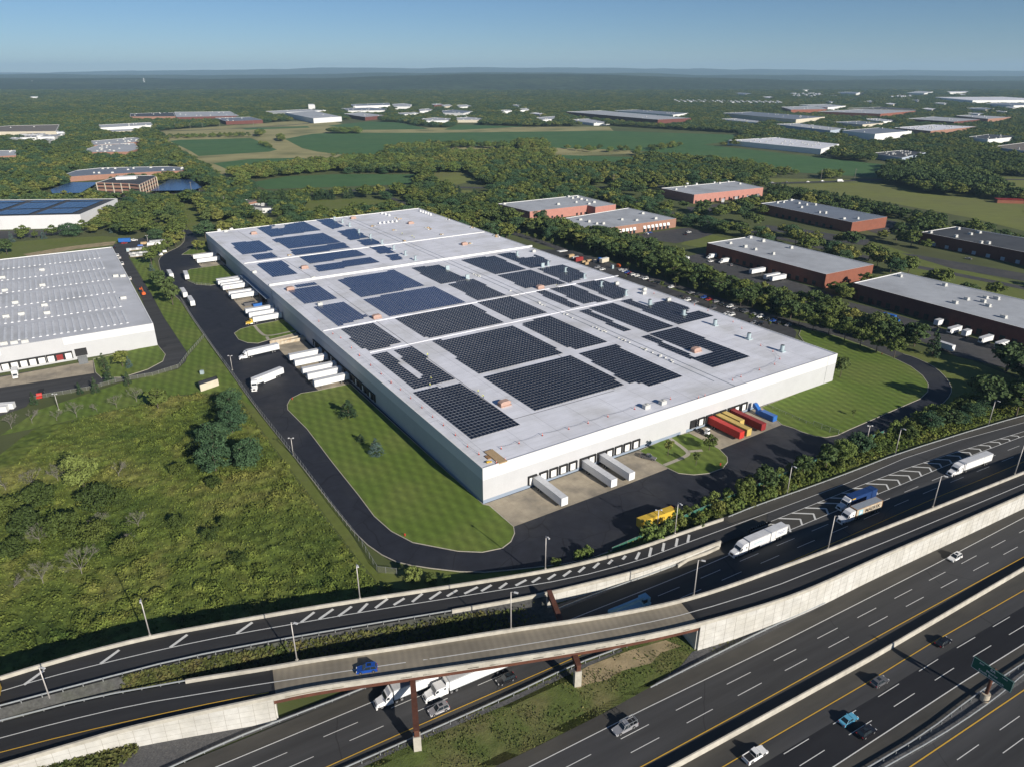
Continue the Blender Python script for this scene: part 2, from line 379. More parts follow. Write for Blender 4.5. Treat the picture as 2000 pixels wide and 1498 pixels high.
# the big warehouse footprint (world)
WA = G(942.5, 914.5, 13.4); WB = G(1636, 691, 13.4); WC = G(401, 455, 13.4); WE = G(818, 407, 13.4)
fx = (WB - WA).normalized(); ly = (WC - WA).normalized()
def base(p): return Vector((p.x, p.y, 0))
def pxg(p): return px(p.x, p.y, 0)
RAMP_Z = [(-300, 7.2), (300, 6.8), (560, 6.0), (700, 5.2), (883, 4.2), (1068, 3.4), (1250, 2.4), (1412, 1.2), (1500, .35), (1600, .12)]
FLY_Z = [(-300, 2.4), (0, 3.5), (245, 4.8), (525, 6.6), (806, 7.9), (1130, 8.5), (1340, 8.1), (1600, 7.3), (2000, 5.5), (2300, 4.5)]
def rz(u): return tab(RAMP_Z, u)
def fz(u): return tab(FLY_Z, u)
def PLz(pts, zf, dz=0): return [G(u, v, zf(u) + dz) for u, v in pts]

YARD_OUT = [(358, 446), (362, 470), (350, 483), (325, 494), (309, 506), (312, 525), (322, 545), (338, 575), (355, 590), (379, 628), (420, 685), (500, 797), (575, 892), (650, 988), (704, 1054), (760, 1093), (812, 1106), (926, 1119), (1007, 1112), (1130, 1098), (1205, 1072), (1245, 1052), (1360, 1000), (1432, 970), (1542, 923), (1640, 880), (1692, 860), (1752, 833), (1838, 792), (1858, 770), (1858, 752), (1840, 729), (1820, 714), (1786, 698), (1764, 692)]
DR_IN = [(1746, 700), (1779, 716), (1802, 734), (1813, 750), (1812, 765), (1797, 779), (1748, 800), (1707, 818), (1658, 839), (1635, 850), (1613, 854), (1590, 851), (1563, 842), (1550, 836), (1527, 829)]
yard = PL(YARD_OUT) + PL(DR_IN) + [G(1487, 795)] + [base(WA), base(WC), G(402, 478), G(384, 466), G(374, 452)]
sheet("yard_asphalt", yard, "yard_asphalt", .0)
psheet("apron", [(944, 984.5), (1003, 1028), (1200, 955), (1304, 915), (1250, 878)], "apron", .03)
psheet("apron", [(1340, 846), (1405, 878), (1527, 829), (1487, 794)], "apron", .03)
psheet("apron", [(373, 499), (395, 524), (439, 518), (415, 489)], "apron", .03)
psheet("apron", [(430, 556), (478, 611), (500, 614), (560, 622), (470, 545)], "apron", .03)
psheet("apron", [(527, 664), (622, 763), (686, 752), (578, 650)], "apron", .03)
LAWNS = [
 [(621, 763), (588.5, 768), (567, 779), (561, 791), (562, 800), (600, 838), (650, 904), (702, 969), (731, 1008), (764, 1037), (806, 1059), (894, 1076), (942, 1078), (981, 1070), (998, 1057), (1005, 1041), (1003, 1028), (955.5, 987), (944, 985), (684, 750)],
 [(457.5, 651.5), (470, 643), (497, 636), (540, 627.5), (552, 624), (582, 645), (576.5, 651.5), (528, 663.6), (504, 671), (483, 670), (466, 663.6)],
 [(359, 534), (372, 526.5), (434, 518), (472, 546), (450, 552), (411, 558), (383, 556), (367, 549)],
 [(355, 498), (372, 487), (385, 476), (402, 479), (412, 489), (400, 494), (376, 498)],
 [(1249, 880), (1307, 854), (1345, 845), (1375, 860), (1405, 877), (1420, 892), (1421, 902), (1412, 914), (1385, 924), (1355, 927), (1325, 924), (1300, 912), (1275, 897)],
 DR_IN + [(1487, 795), (1627, 741), (1560, 655), (1566, 641), (1626, 655), (1690, 677)],
]
for L in LAWNS:
    psheet("lawn", L, "lawn_striped", .09)
    kerb_ring("kerb", L)
for p in ([(497, 636), (508, 650), (521, 658), (576, 646)], [(521, 658), (524, 664)], [(1307, 854), (1326, 868), (1343, 881), (1345, 887), (1330, 895), (1297, 908)], [(1345, 881), (1372, 879)]):
    q = smooth(PL(p, .12), 2); b = MB(); b.ribbon(offset(q, -.8), offset(q, .8)); tag(b.build("path", M["walk"]), kind='structure')
kerb_ring("kerb", YARD_OUT, closed=False)
psheet("lawn", [(400, 658), (369, 694), (350, 721), (232, 749), (75, 800), (0, 850), (-90, 880), (-90, 900), (0, 850), (122, 824), (245, 796), (350, 771), (455, 768), (500, 799), (420, 688)], "lawn_striped", -.05)
psheet("lawn", [(455, 766), (500, 799), (575, 893), (650, 990), (738, 1119), (812, 1108), (926, 1121), (1130, 1100), (1245, 1054), (1300, 1040), (1200, 1085), (1000, 1128), (820, 1152), (745, 1145), (700, 1092), (620, 985), (530, 865), (470, 780)], "lawn", -.06)
psheet("lawn", [(255, 505), (300, 508), (309, 526), (335, 575), (352, 588), (400, 657), (368, 692), (320, 620), (296, 575)], "lawn_striped", -.05)
# left warehouse surroundings
psheet("yard_asphalt", [(222, 478), (262, 468), (300, 462), (296, 476), (258, 490), (251, 503), (296, 575.5), (320.5, 621), (366, 690), (363, 706), (347, 720), (256, 741), (230, 746.5), (174, 760), (61, 780), (51, 794), (0, 812), (-90, 850), (-90, 740), (0, 735), (182, 704), (307, 674), (275, 578), (219, 490)], "road_lane", -.03)
psheet("lawn", [(182, 702), (307, 673), (323, 693), (318, 706), (288, 722), (240, 737), (198, 738), (187, 728)], "lawn_striped", .06)
kerb_ring("kerb", [(182, 702), (307, 673), (323, 693), (318, 706), (288, 722), (240, 737), (198, 738), (187, 728)])
psheet("apron", [(-90, 785), (0, 757), (184, 729), (181, 704), (0, 737), (-90, 757)], "apron", .0)
psheet("lawn", [(20, 474), (110, 466), (200, 462), (262, 466), (225, 480), (150, 492), (0, 514), (-60, 520), (-60, 485)], "lawn", -.05)
psheet("dirt_track", [(45, 497), (120, 484), (200, 474), (226, 472), (222, 479), (150, 487), (60, 503)], "dirt", -.03)
psheet("lawn", [(585, 427), (601, 393), (690, 388), (770, 393), (830, 401), (815, 413), (600, 430)], "lawn", -.05)
psheet("lawn", [(345, 400), (372, 398), (400, 440), (470, 436), (585, 425), (560, 440), (400, 458), (372, 455)], "lawn", -.05)
psheet("lawn", [(1566, 641), (1700, 672), (1870, 697), (1900, 705), (1990, 740), (1990, 800), (1860, 800), (1760, 690)], "lawn", -.06)
# crops, straw and meadows
psheet("straw_field", [(312, 256), (560, 238), (650, 238), (705, 252), (860, 250), (1190, 248), (1200, 258), (860, 264), (640, 268), (600, 276), (640, 300), (740, 306), (700, 325), (480, 350), (440, 345), (383, 310), (330, 280)], "straw", -.08)
psheet("straw_field", [(880, 288), (1000, 282), (1080, 284), (1200, 290), (1262, 300), (1100, 306), (960, 305), (870, 300)], "straw", -.07)
CROPS = [[(331, 276), (350, 274), (490, 270.5), (504, 276), (541, 293), (525, 297), (388, 305.5), (371, 295)],
 [(416, 319.5), (490, 311), (577, 309), (651, 314), (664, 325), (460, 341), (448, 333)],
 [(556, 272), (610, 262), (650, 260), (860, 260), (1190, 256), (1300, 260), (1447, 264), (1430, 276), (1375, 283), (1734, 323), (1723, 348), (1565, 338), (1447, 316), (1330, 301), (1210, 293), (1000, 287), (900, 284), (760, 284), (735, 303), (700, 306), (620, 297), (590, 290)],
 [(485, 358), (560, 345), (650, 341), (818, 341), (800, 360), (650, 366), (520, 370)],
 [(888, 317), (940, 315), (945, 331), (902, 335)], [(1079, 303), (1262, 308), (1200, 317), (1120, 313)],
 [(640, 246), (720, 238), (780, 240), (839, 253), (700, 254.5)], [(867, 254), (895, 244), (1021, 248), (902, 254.5)], [(470, 251), (600, 247), (606, 250), (480, 254)]]
for c in CROPS: psheet("crop_field", c, "crop", -.05)
MEADS = [[(1490, 362), (1709, 356), (1804, 379), (1912, 389), (2060, 405), (2060, 466), (1895, 426), (1734, 396), (1510, 367)],
         [(845, 336), (900, 338), (935, 352), (890, 362), (850, 350)], [(900, 372), (960, 375), (955, 388), (905, 392)],
         [(1905, 345), (2060, 350), (2060, 372), (1960, 366)], [(1500, 349), (1700, 352), (1700, 355.5), (1500, 358)]]
for c in MEADS: psheet("meadow", c, "meadow", -.05)
psheet("lawn", [(1700, 470), (1850, 520), (2060, 570), (2060, 600), (1850, 560), (1740, 520)], "lawn", -.06)
psheet("lawn", [(1350, 460), (1395, 460), (1440, 470), (1372, 485), (1330, 478)], "lawn", -.05)
# minor roads
ROADS = []
def road(pts, wd, m, z=0.0, name="road"):
    q = smooth(extend(PL(pts), 0, 0), 2); ROADS.append((q, wd))
    b = MB(); b.ribbon(lift(offset(q, -wd / 2), z), lift(offset(q, wd / 2), z)); return tag(b.build(name, M[m]), kind='structure')
RC = [(780, 396), (839, 410), (900, 428), (982, 449), (1060, 475), (1140, 501), (1200, 519), (1275, 545), (1335, 564), (1410, 588), (1500, 618), (1560, 634), (1626, 648), (1690, 668), (1757, 695)]
road(RC, 8.5, "old_asphalt", -.02)
road([(296, 383), (301, 393), (325.5, 424.5), (353.5, 445.5), (368, 459)], 8, "road_lane", -.03)
road([(372, 460), (385, 458), (402, 458)], 5, "old_asphalt", -.03)
road([(-60, 391), (240, 388), (400, 386), (560, 380), (650, 373), (737, 372), (874, 366), (965, 368), (1140, 367), (1300, 364), (1480, 359), (1600, 356), (1730, 351), (1800, 349), (2060, 352)], 11, "old_asphalt", -.03)
road([(737, 372), (750, 381), (775, 392), (800, 398)], 7, "old_asphalt", -.025)
road([(1160, 369), (1250, 395), (1321, 421), (1400, 436), (1470, 453), (1560, 475), (1700, 505), (1800, 523), (2060, 575)], 9, "old_asphalt", -.03)
road([(300, 256.5), (420, 254.5), (560, 246), (640, 238)], 12, "old_asphalt", -.03)
road([(1640, 207), (1668, 196), (1682, 186), (1690, 178)], 24, "old_asphalt", -.03)
road([(150, 440), (185, 428), (232, 405), (250, 396)], 9, "road_lane", -.03)
psheet("car_park", [(-60, 470), (-60, 452), (100, 450), (150, 432), (162, 440), (130, 456), (60, 464)], "road_lane", -.035)
psheet("car_park", [(1230, 462), (1312, 449), (1347, 445), (1392, 458), (1365, 467), (1320, 476), (1287, 471)], "old_asphalt", -.02)
psheet("car_park", [(1325, 505), (1372, 495), (1620, 572), (1665, 600), (1600, 608), (1510, 582), (1420, 547), (1350, 524)], "old_asphalt", -.02)
psheet("car_park", [(1655, 590), (1700, 600), (2060, 707), (2060, 745), (1900, 703), (1870, 697), (1800, 667), (1700, 632), (1640, 612)], "old_asphalt", -.026)
psheet("car_park", [(1495, 440), (1560, 447), (1660, 463), (1700, 470), (1690, 480), (1600, 468), (1500, 450)], "old_asphalt", -.02)
psheet("car_park", [(1690, 450), (1735, 430), (1775, 440), (1730, 462)], "old_asphalt", -.02)
psheet("car_park", [(1760, 495), (1800, 500), (2060, 545), (2060, 560), (1860, 525)], "old_asphalt", -.022)
psheet("car_park", [(1340, 405), (1360, 405), (1490, 385), (1500, 392), (1400, 415), (1350, 415)], "old_asphalt", -.022)
psheet("car_park", [(90, 384), (190, 378), (280, 378), (400, 372), (400, 383), (240, 386), (90, 389)], "old_asphalt", -.022)
for q in ([(55, 300), (62, 312), (50, 312), (46, 300)], [(88, 292), (100, 310), (88, 312), (80, 292)], [(135, 290), (146, 302), (140, 305), (128, 290)]):
    psheet("car_park", q, "old_asphalt", -.03)
# parking strip behind the warehouse
nb = Vector((-fx.y, fx.x, 0)); er = (WE - WB).normalized()             # right wall direction
en = Vector((er.y, -er.x, 0))
def rw(t, o): return base(WB) + er * t + en * o
park = [rw(36, 1), rw(30, 8), G(1556, 650), G(1548, 640), G(1500, 629), G(1400, 595), G(1300, 561), G(1215, 530), G(1160, 507), G(1105, 488), rw(300, 18), rw(300, 1)]
sheet("car_park", park, "road_lane", -.01)
# ------------------------------------------------------------------ highway
def ribz(a, b, name, m, dz=0):
    k = MB(); k.ribbon(lift(a, dz), lift(b, dz)); return tag(k.build(name, M[m]), kind='structure')
MN = [(420, 1498), (730, 1369), (1120, 1206), (1275, 1146), (1387, 1100), (1424, 1083), (1549, 1032), (1675, 980), (1765, 944), (1875, 897), (2000, 851)]
MY = [(636, 1498), (808, 1420), (1117, 1286), (1300, 1204), (1500, 1115), (1660, 1046), (1825, 972), (1907, 940), (2000, 901)]
mn = smooth(extend(PL(MN, .12), 90, 200), 2); my = smooth(extend(PL(MY, .12), 90, 200), 2)
NN = 80
mnr = resample(mn, NN); myr = resample(my, NN)
MNE = [(329, 1498), (451, 1446), (546, 1409), (700, 1350), (860, 1284), (1012, 1222), (1100, 1185), (1200, 1147), (1332, 1101), (1408, 1071), (1505, 1026)]
mne = smooth(extend(PL(MNE, .1), 90, 0), 2)
ed = lift(offset(mn, 4.2), -.02)
ribz(resample(ed, NN), lift(mnr, -.02), "road", "road_shoulder")
ribz(mnr, myr, "road", "road_lane", -.02)
ribz(lift(myr, -.02), lift(offset(myr, -5.2), -.02), "road", "road_shoulder")
ON = [(1032, 1498), (1250, 1388), (1500, 1267), (1825, 1102), (2000, 1010)]
OY = [(1250, 1498), (1500, 1362), (1755, 1220), (1976, 1100), (2000, 1087)]
on = resample(extend(PL(ON, .12), 110, 160), NN); oy = resample(extend(PL(OY, .12), 60, 160), NN)
ribz(lift(offset(on, 5.6), -.02), lift(on, -.02), "road", "road_shoulder")
ribz(on, oy, "road", "road_lane", -.02)
BR = [(1320, 1499), (1500, 1400), (1700, 1289), (2000, 1113)]
br = resample(extend(PL(BR, .12), 60, 120), NN)
NY = [(1410, 1498), (1500, 1445), (1691, 1334), (1816, 1257), (2000, 1152)]
NW = [(1626, 1498), (1885, 1328.5), (2000, 1257)]
ny = resample(extend(PL(NY, .12), 50, 120), NN); nw = resample(extend(PL(NW, .12), 60, 120), NN)
ribz(lift(oy, -.02), lift(br, -.02), "road", "road_shoulder")
ribz(lift(br, -.02), lift(ny, -.02), "road", "road_shoulder")
mid = [a * .68 + c * .32 for a, c in zip(ny, nw)]
ribz(ny, mid, "road", "road_lane", -.02); ribz(mid, nw, "road", "road_dark", -.02)
ribz(lift(nw, -.02), lift(offset(nw, -4.6), -.02), "road", "road_shoulder")
XY = [(1776, 1498), (2000, 1347)]
xy = resample(extend(PL(XY, .12), 60, 120), 20)
ribz(lift(offset(xy, 3.0), -.02), lift(offset(xy, -30), -.02), "road", "road_lane")
psheet("verge", [(1560, 1560), (1700, 1492), (1806, 1429), (1914, 1347), (2000, 1292), (2100, 1225), (2100, 1255), (2000, 1330), (1914, 1388), (1835, 1443), (1727, 1506), (1620, 1560)], "gravel", .11)
def line(pts, wd, m, name="road_marking", dz=.02):
    k = MB(); k.ribbon(lift(offset(pts, -wd / 2), dz), lift(offset(pts, wd / 2), dz)); return tag(k.build(name, M[m]), kind='structure')
def dashes(a, b, frac, start, wd=.17, L=7.6, P=15.24, m="paint_white"):
    c = [p * (1 - f_) + q * f_ for p, q, f_ in zip(a, b, [frac] * len(a))]
    T = length(c); s = start; k = MB()
    while s + L < T:
        p0, d0 = at_len(c, s); p1, d1 = at_len(c, s + L)
        n0 = Vector((-d0.y, d0.x, 0)) * wd / 2
        k.ribbon([p0 - n0 + Vector((0, 0, .02)), p1 - n0 + Vector((0, 0, .02))], [p0 + n0 + Vector((0, 0, .02)), p1 + n0 + Vector((0, 0, .02))])
        s += P
    return tag(k.build("lane_dashes", M[m]), kind='structure')
def phase(c, u, v, P=15.24, z=.12):
    t = G(u, v, z); best = (1e9, 0); s = 0; T = length(c); st = .5
    while s < T:
        p, _ = at_len(c, s); dd = (p - t).length
        if dd < best[0]: best = (dd, s)
        s += st
    return best[1] % P
def mixl(a, b, f_): return [p * (1 - f_) + q * f_ for p, q in zip(a, b)]
line(mnr, .22, "paint_white"); line(myr, .22, "paint_yellow"); line(on, .2, "paint_white"); line(oy, .22, "paint_yellow")
line(ny, .22, "paint_yellow"); line(nw, .22, "paint_white"); line(xy, .24, "paint_yellow")
for f_, (u, v) in ((1 / 3, (732, 1318)), (2 / 3, (807, 1376))):
    dashes(mnr, myr, f_, phase(mixl(mnr, myr, f_), u, v))
for f_, (u, v) in ((1 / 3, (1511, 1290)), (2 / 3, (1534, 1309))):
    dashes(on, oy, f_, phase(mixl(on, oy, f_), u, v))
for f_, (u, v) in ((.36, (1529, 1469)), (.68, (1559, 1494))):
    dashes(ny, nw, f_, phase(mixl(ny, nw, f_), u, v))
x1 = offset(xy, -3.6); x2 = offset(xy, -7.2)
dashes(x1, x1, 0, phase(x1, 1952, 1426)); dashes(x2, x2, 0, 4)
# gore between ramp and mainline: three lines and chevrons
LA_ = PL([(1300, 1075), (1400, 1038), (1500, 1001), (1657, 942), (1765, 895), (1875, 859), (2000, 825)], .14)
LB_ = PL([(1497, 1021), (1600, 980), (1682, 947), (1765, 916), (1875, 880), (2000, 842)], .14)
LC_ = PL([(1549, 1032), (1675, 980), (1765, 944), (1875, 897), (2000, 851)], .14)
GN = PL([(1412, 1010), (1423, 1008), (1480, 985), (1582, 950), (1675, 916), (1750, 886), (1930, 830), (2000, 812)], .08)
gA = extend(GN, 0, 150); gB = extend(PL([(1405, 1072), (1500, 1030), (1549, 1032), (1675, 980), (1765, 944), (1875, 897), (2000, 851)], .08), 0, 150)
ribz(resample(gA, 40), resample(gB, 40), "road", "road_shoulder", 0.0)
la2 = extend(LA_[2:], 0, 150); lb2 = extend(LB_, 0, 150)
ribz(resample(la2, 30), resample(lb2, 30), "road", "road_lane", .0)
line(extend(LB_, 0, 120), .2, "paint_white", dz=.01)
def bar(p0, p1, wd, dz=.03, k=None):
    d0 = (p1 - p0).normalized(); n0 = Vector((-d0.y, d0.x, 0)) * wd / 2; up = Vector((0, 0, dz))
    k.ribbon([p0 - n0 + up, p1 - n0 + up], [p0 + n0 + up, p1 + n0 + up])
k = MB(); Lb = length(LB_)
lc_e = LC_
s = 2.0
while s < Lb - 4:
    p, t_ = at_len(LB_, s)
    # nearest point on C further left-down
    n_ = Vector((t_.y, -t_.x, 0))
    wloc = min((q - p).length for q in resample(LC_, 160))
    if wloc > 1.2:
        tip = p + n_ * wloc * .62 + t_ * (wloc * .50)
        end = p + n_ * wloc * 1.02 - t_ * (-wloc * .02)
        wd = .6
        bar(p + t_ * (-wloc * .45), tip, wd, k=k); bar(tip - (tip - p).normalized() * .2, end + t_ * (wloc * .1), wd, dz=.033, k=k)
    s += 6.1
tag(k.build("gore_chevrons", M["paint_white"]), kind='structure')
# ------------------------------------------------------------------ ramp (north) with parapet
RN = [(0, 1319), (75, 1296), (185, 1265), (297, 1238), (400, 1219), (507, 1200), (600, 1184), (700, 1168), (880, 1141), (1063, 1112), (1150, 1093), (1250, 1066), (1318, 1041.5), (1412, 1010)]
RS = [(0, 1376.5), (175, 1330), (350, 1285), (520, 1252), (700, 1221), (883, 1191)]
RS2 = [(883, 1191), (980, 1174), (1068, 1157), (1160, 1135), (1250, 1112), (1330, 1086), (1409, 1056), (1459, 1037)]
rn = smooth(extend(PLz(RN, rz, 1.0), 60, 0), 2); rs = smooth(extend(PLz(RS, rz, .7), 60, 0), 1) ; rs2 = PLz(RS2, rz, 1.0)
rnr = resample(lift(rn, -1.0), 60)
rsr = resample(lift(rs, -.7) + lift(rs2, -1.0)[1:], 60)
ribz(rnr, rsr, "ramp_road", "road_ramp", .02)
RL = [(0, 1350), (87, 1324), (196, 1296), (332, 1264), (462, 1237.5), (588, 1215.5), (700, 1196), (964, 1154), (1113, 1130), (1250, 1094), (1300, 1075), (1400, 1038), (1500, 1001)]
rl = smooth(extend([G(u, v, rz(u)) for u, v in RL], 40, 0), 1); line(rl, .24, "paint_white", dz=.05)
line(LA_[2:] + [LA_[-1] + (LA_[-1] - LA_[-2]).normalized() * 120], .2, "paint_white", dz=.01)
k = MB()
for (u0, v0), (u1, v1) in [((47, 1337), (86, 1309)), ((196, 1296), (233, 1269)), ((332, 1264), (366, 1239)), ((462, 1237), (493, 1215)), ((588, 1215), (614, 1195)), ((623, 1209), (651, 1189)), ((661, 1203), (687, 1184)), ((700, 1196), (718, 1178)), ((733, 1187), (757, 1169)), ((769, 1181), (790, 1168)), ((805, 1175), (825, 1159)), ((839, 1170), (861, 1155)), ((873, 1164), (893, 1152)), ((907, 1159), (933, 1146)), ((940, 1154), (960, 1142)), ((975, 1149), (990, 1138)), ((1007, 1143), (1028, 1132)), ((1039, 1137), (1055, 1127)), ((1070, 1131), (1085, 1121)), ((1100, 1125), (1115, 1114)), ((1130, 1117), (1142, 1107)), ((1159, 1109), (1170, 1099)), ((1188, 1101), (1196, 1093)), ((1216, 1092), (1222, 1085)), ((1242, 1092), (1249, 1078)), ((1268, 1087), (1272, 1069)), ((1294, 1076), (1297, 1060)), ((1320, 1067), (1323, 1051)), ((1343, 1059), (1346, 1044))]:
    bar(G(u0, v0, rz(u0)), G(u1, v1, rz(u1)), .75, .06, k)
tag(k.build("hatch_bars", M["paint_white"]), kind='structure')
def parapet(pts, name, label, down=None, face_out=1, wd=.42, h=1.0, m="parapet", group=None, cat="parapet", mw="wall_panel"):
    """pts: top outer edge line; solid wall of width wd towards face_out side; optional retaining wall below"""
    b = MB(); a = pts; c = offset(pts, -face_out * wd)
    b.ribbon(a, c) ; b.ribbon(c, lift(c, -h)); b.ribbon(lift(a, -h), a)
    b.add([a[0], c[0], c[0] - Vector((0, 0, h)), a[0] - Vector((0, 0, h))], [(0, 1, 2, 3)])
    b.add([a[-1], c[-1], c[-1] - Vector((0, 0, h)), a[-1] - Vector((0, 0, h))], [(0, 1, 2, 3)])
    if down is None: 
        o = b.build(name, M[m]); return tag(o, label, cat, group)
    t = empty(name, (0, 0, 0)); tag(t, label, cat, group)
    b.build("parapet_rail", M[m], t)
    q = MB(); aa = offset(lift(a, -h), -face_out * .06); cc = offset(lift(a, -h), -face_out * .5)
    lo1 = [Vector((p.x, p.y, down)) for p in aa]; lo2 = [Vector((p.x, p.y, down)) for p in cc]
    q.ribbon(lo1, aa); q.ribbon(cc, lo2)
    q.add([aa[0], cc[0], lo2[0], lo1[0]], [(0, 1, 2, 3)]); q.add([aa[-1], cc[-1], lo2[-1], lo1[-1]], [(0, 1, 2, 3)])
    q.build("retaining_wall", M[mw], t)
    j = MB()                                              # panel joints of the wall face
    Lw = length(aa); s = 1.5
    while s < Lw:
        p, d_ = at_len(aa, s); n_ = Vector((-d_.y, d_.x, 0)) * face_out
        off = 0.0; z = down
        if p.z - down > .6: j.box((p.x + n_.x * .01, p.y + n_.y * .01, (p.z + down) / 2), (.05, .03, p.z - down - .05), math.atan2(d_.y, d_.x))
        s += 3.0
    for zz in (1.5, 3.0, 4.5, 6.0):
        seg = []
        for p in resample(aa, 80):
            if p.z > down + zz + .3: seg.append(p)
            elif len(seg) > 1: break
        if len(seg) > 1:
            sg = offset([Vector((p.x, p.y, down + zz)) for p in seg], face_out * .012)
            j.ribbon(sg, lift(sg, .045))
    j.build("joints", M["joint"], t)
    return t
mat("joint", (.26, .24, .21), .9, .1, 1)
parapet(rn, "ramp_barrier", "long pale concrete barrier on the field side of the striped exit ramp", down=-.1, face_out=1, cat="barrier")
parapet(smooth(rs2[:-1], 1), "ramp_barrier", "pale concrete wall between the striped ramp and the sunken truck lanes", down=0, face_out=-1, cat="barrier")
# secondary low barrier on mainline side near the gore
lowb = PL([(1325, 1103, 1.1), (1345, 1090, 1.1), (1380, 1078, 1.1), (1406, 1066, 1.1)], 1.1)
parapet(lowb, "low_barrier", "short cream concrete barrier tapering beside the gore nose", face_out=-1, cat="barrier")
# crash cushion at the gore nose
ca = G(1462, 1040, .1); cb = G(1503, 1024, .1); cd = (cb - ca).normalized(); cn = Vector((-cd.y, cd.x, 0)); crz = math.atan2(cd.y, cd.x)
cu = empty("crash_cushion", ca, crz); tag(cu, "dark ribbed crash cushion at the nose of the chevron gore", "crash cushion")
Lc = (cb - ca).length
for sgn in (-1, 1):
    b = MB(); b.box((Lc / 2, sgn * .55, .65), (Lc, .08, .45)); b.build("side_rail", M["galv_post"], cu)
for i in range(10):
    b = MB(); b.box((Lc * (i + .5) / 10, 0, .6), (.35, 1.0, .8)); b.build("cartridge", M["dark"], cu)
b = MB(); b.tube((Lc, 0, .1), (Lc, 0, 1.0), .55, 12); b.build("nose", M["dark"], cu)
# ------------------------------------------------------------------ flyover
FN = [(0, 1403), (175, 1358), (367, 1324), (525, 1299.5), (600, 1286), (700, 1271.5), (850, 1249), (997, 1225.5), (1150, 1204), (1250, 1186.5), (1331, 1169), (1420, 1142), (1500, 1113), (1600, 1077), (1700, 1038), (1800, 999), (1900, 959), (2000, 919)]
FS = [(58, 1476), (150, 1449), (245, 1421), (380, 1391), (518, 1362), (600, 1343), (750, 1321), (925, 1296), (1100, 1269), (1250, 1243), (1370, 1216), (1516, 1174), (1600, 1142), (1700, 1095), (1800, 1052), (1900, 1009), (2000, 965)]
fn = smooth(extend(PLz(FN, fz, 1.0), 60, 90), 2); fs = smooth(extend(PLz([(-100, 1522)] + FS, fz, 1.0), 10, 90), 2)
def near_i(p, q): return min(range(len(p)), key=lambda i: (p[i] - q).length)
fn = resample(fn, 400); fs = resample(fs, 400)
kn0, kn1 = near_i(fn, G(525, 1299.5, fz(525) + 1)), near_i(fn, G(1331, 1169, fz(1331) + 1)); ks0, ks1 = near_i(fs, G(534, 1359, fz(530) + 1)), near_i(fs, G(1368, 1216.5, fz(1368) + 1))
fnl, fsl = lift(fn, -1.0), lift(fs, -1.0)
fnr = resample(fnl[:kn0 + 1], 30)[:-1] + resample(fnl[kn0:kn1 + 1], 40)[:-1] + resample(fnl[kn1:], 40)
fsr = resample(fsl[:ks0 + 1], 30)[:-1] + resample(fsl[ks0:ks1 + 1], 40)[:-1] + resample(fsl[ks1:], 40)
i0, i1 = 30, 70
ribz(fnr[:i0 + 1], fsr[:i0 + 1], "flyover_road", "road_ramp", .02)
ribz(fnr[i1:], fsr[i1:], "flyover_road", "road_ramp", .02)
FL = [(0, 1441), (120, 1409), (262, 1376), (400, 1353), (525, 1333), (700, 1306.5), (925, 1274), (1100, 1246), (1250, 1219), (1353, 1195.5), (1500, 1150), (1600, 1110), (1700, 1070), (1800, 1029), (2000, 945)]
line(smooth(extend([G(u, v, fz(u)) for u, v in FL], 40, 80), 1), .22, "paint_white", dz=.06)
FY = [(0, 1469), (140, 1433), (297, 1397.5), (440, 1367), (525, 1352)]
line(smooth(extend([G(u, v, fz(u)) for u, v in FY], 40, 0), 1), .22, "paint_yellow", dz=.06)
# bridge: one thing with parts
brg = empty("flyover_bridge", (0, 0, 0)); tag(brg, "curved concrete flyover bridge on rusty steel girders crossing the truck lanes", "bridge")
b = MB(); A_ = lift(fnr[i0:i1 + 1], .01); B_ = lift(fsr[i0:i1 + 1], .01)
b.ribbon(A_, B_); b.ribbon(lift(B_, -.3), lift(A_, -.3)); b.ribbon(lift(A_, -.3), A_); b.ribbon(B_, lift(B_, -.3)); b.build("deck", M["deck_concrete"], brg)
for f_ in (.08, .36, .64, .92):
    q = mixl(A_, B_, f_); c1 = lift(offset(q, .25), -.32); c2 = lift(offset(q, -.25), -.32)
    b = MB(); b.ribbon(c1, lift(c1, -1.55)); b.ribbon(lift(c2, -1.55), c2); b.ribbon(lift(c1, -1.55), lift(c2, -1.55)); b.build("girder", M["rust"], brg)
for side, pts, fo in ((1, fn, 1), (-1, fs, -1)):
    ii = near_i(pts, (fnr if side > 0 else fsr)[i0]); jj = near_i(pts, (fnr if side > 0 else fsr)[i1])
    pp = pts[ii:jj + 1]; b = MB(); c = offset(pp, -fo * .42)
    b.ribbon(pp, c); b.ribbon(c, lift(c, -1.0)); b.ribbon(lift(pp, -1.5), pp); b.build("parapet", M["parapet"], brg)
for ii in (i0, i1):
    p, q = fnr[ii], fsr[ii]; b = MB(); b.ribbon([p + Vector((0, 0, .05)), q + Vector((0, 0, .05))], [fnr[ii + 1] * .25 + p * .75 + Vector((0, 0, .05)), fsr[ii + 1] * .25 + q * .75 + Vector((0, 0, .05))]); b.build("expansion_joint", M["dark"], brg)
def col_(name, c, zt_, rzv, sx, sy):
    b = MB(); b.box((c.x, c.y, zt_ / 2), (sx, sy, zt_), rzv); b.build(name, M["parapet"], brg)
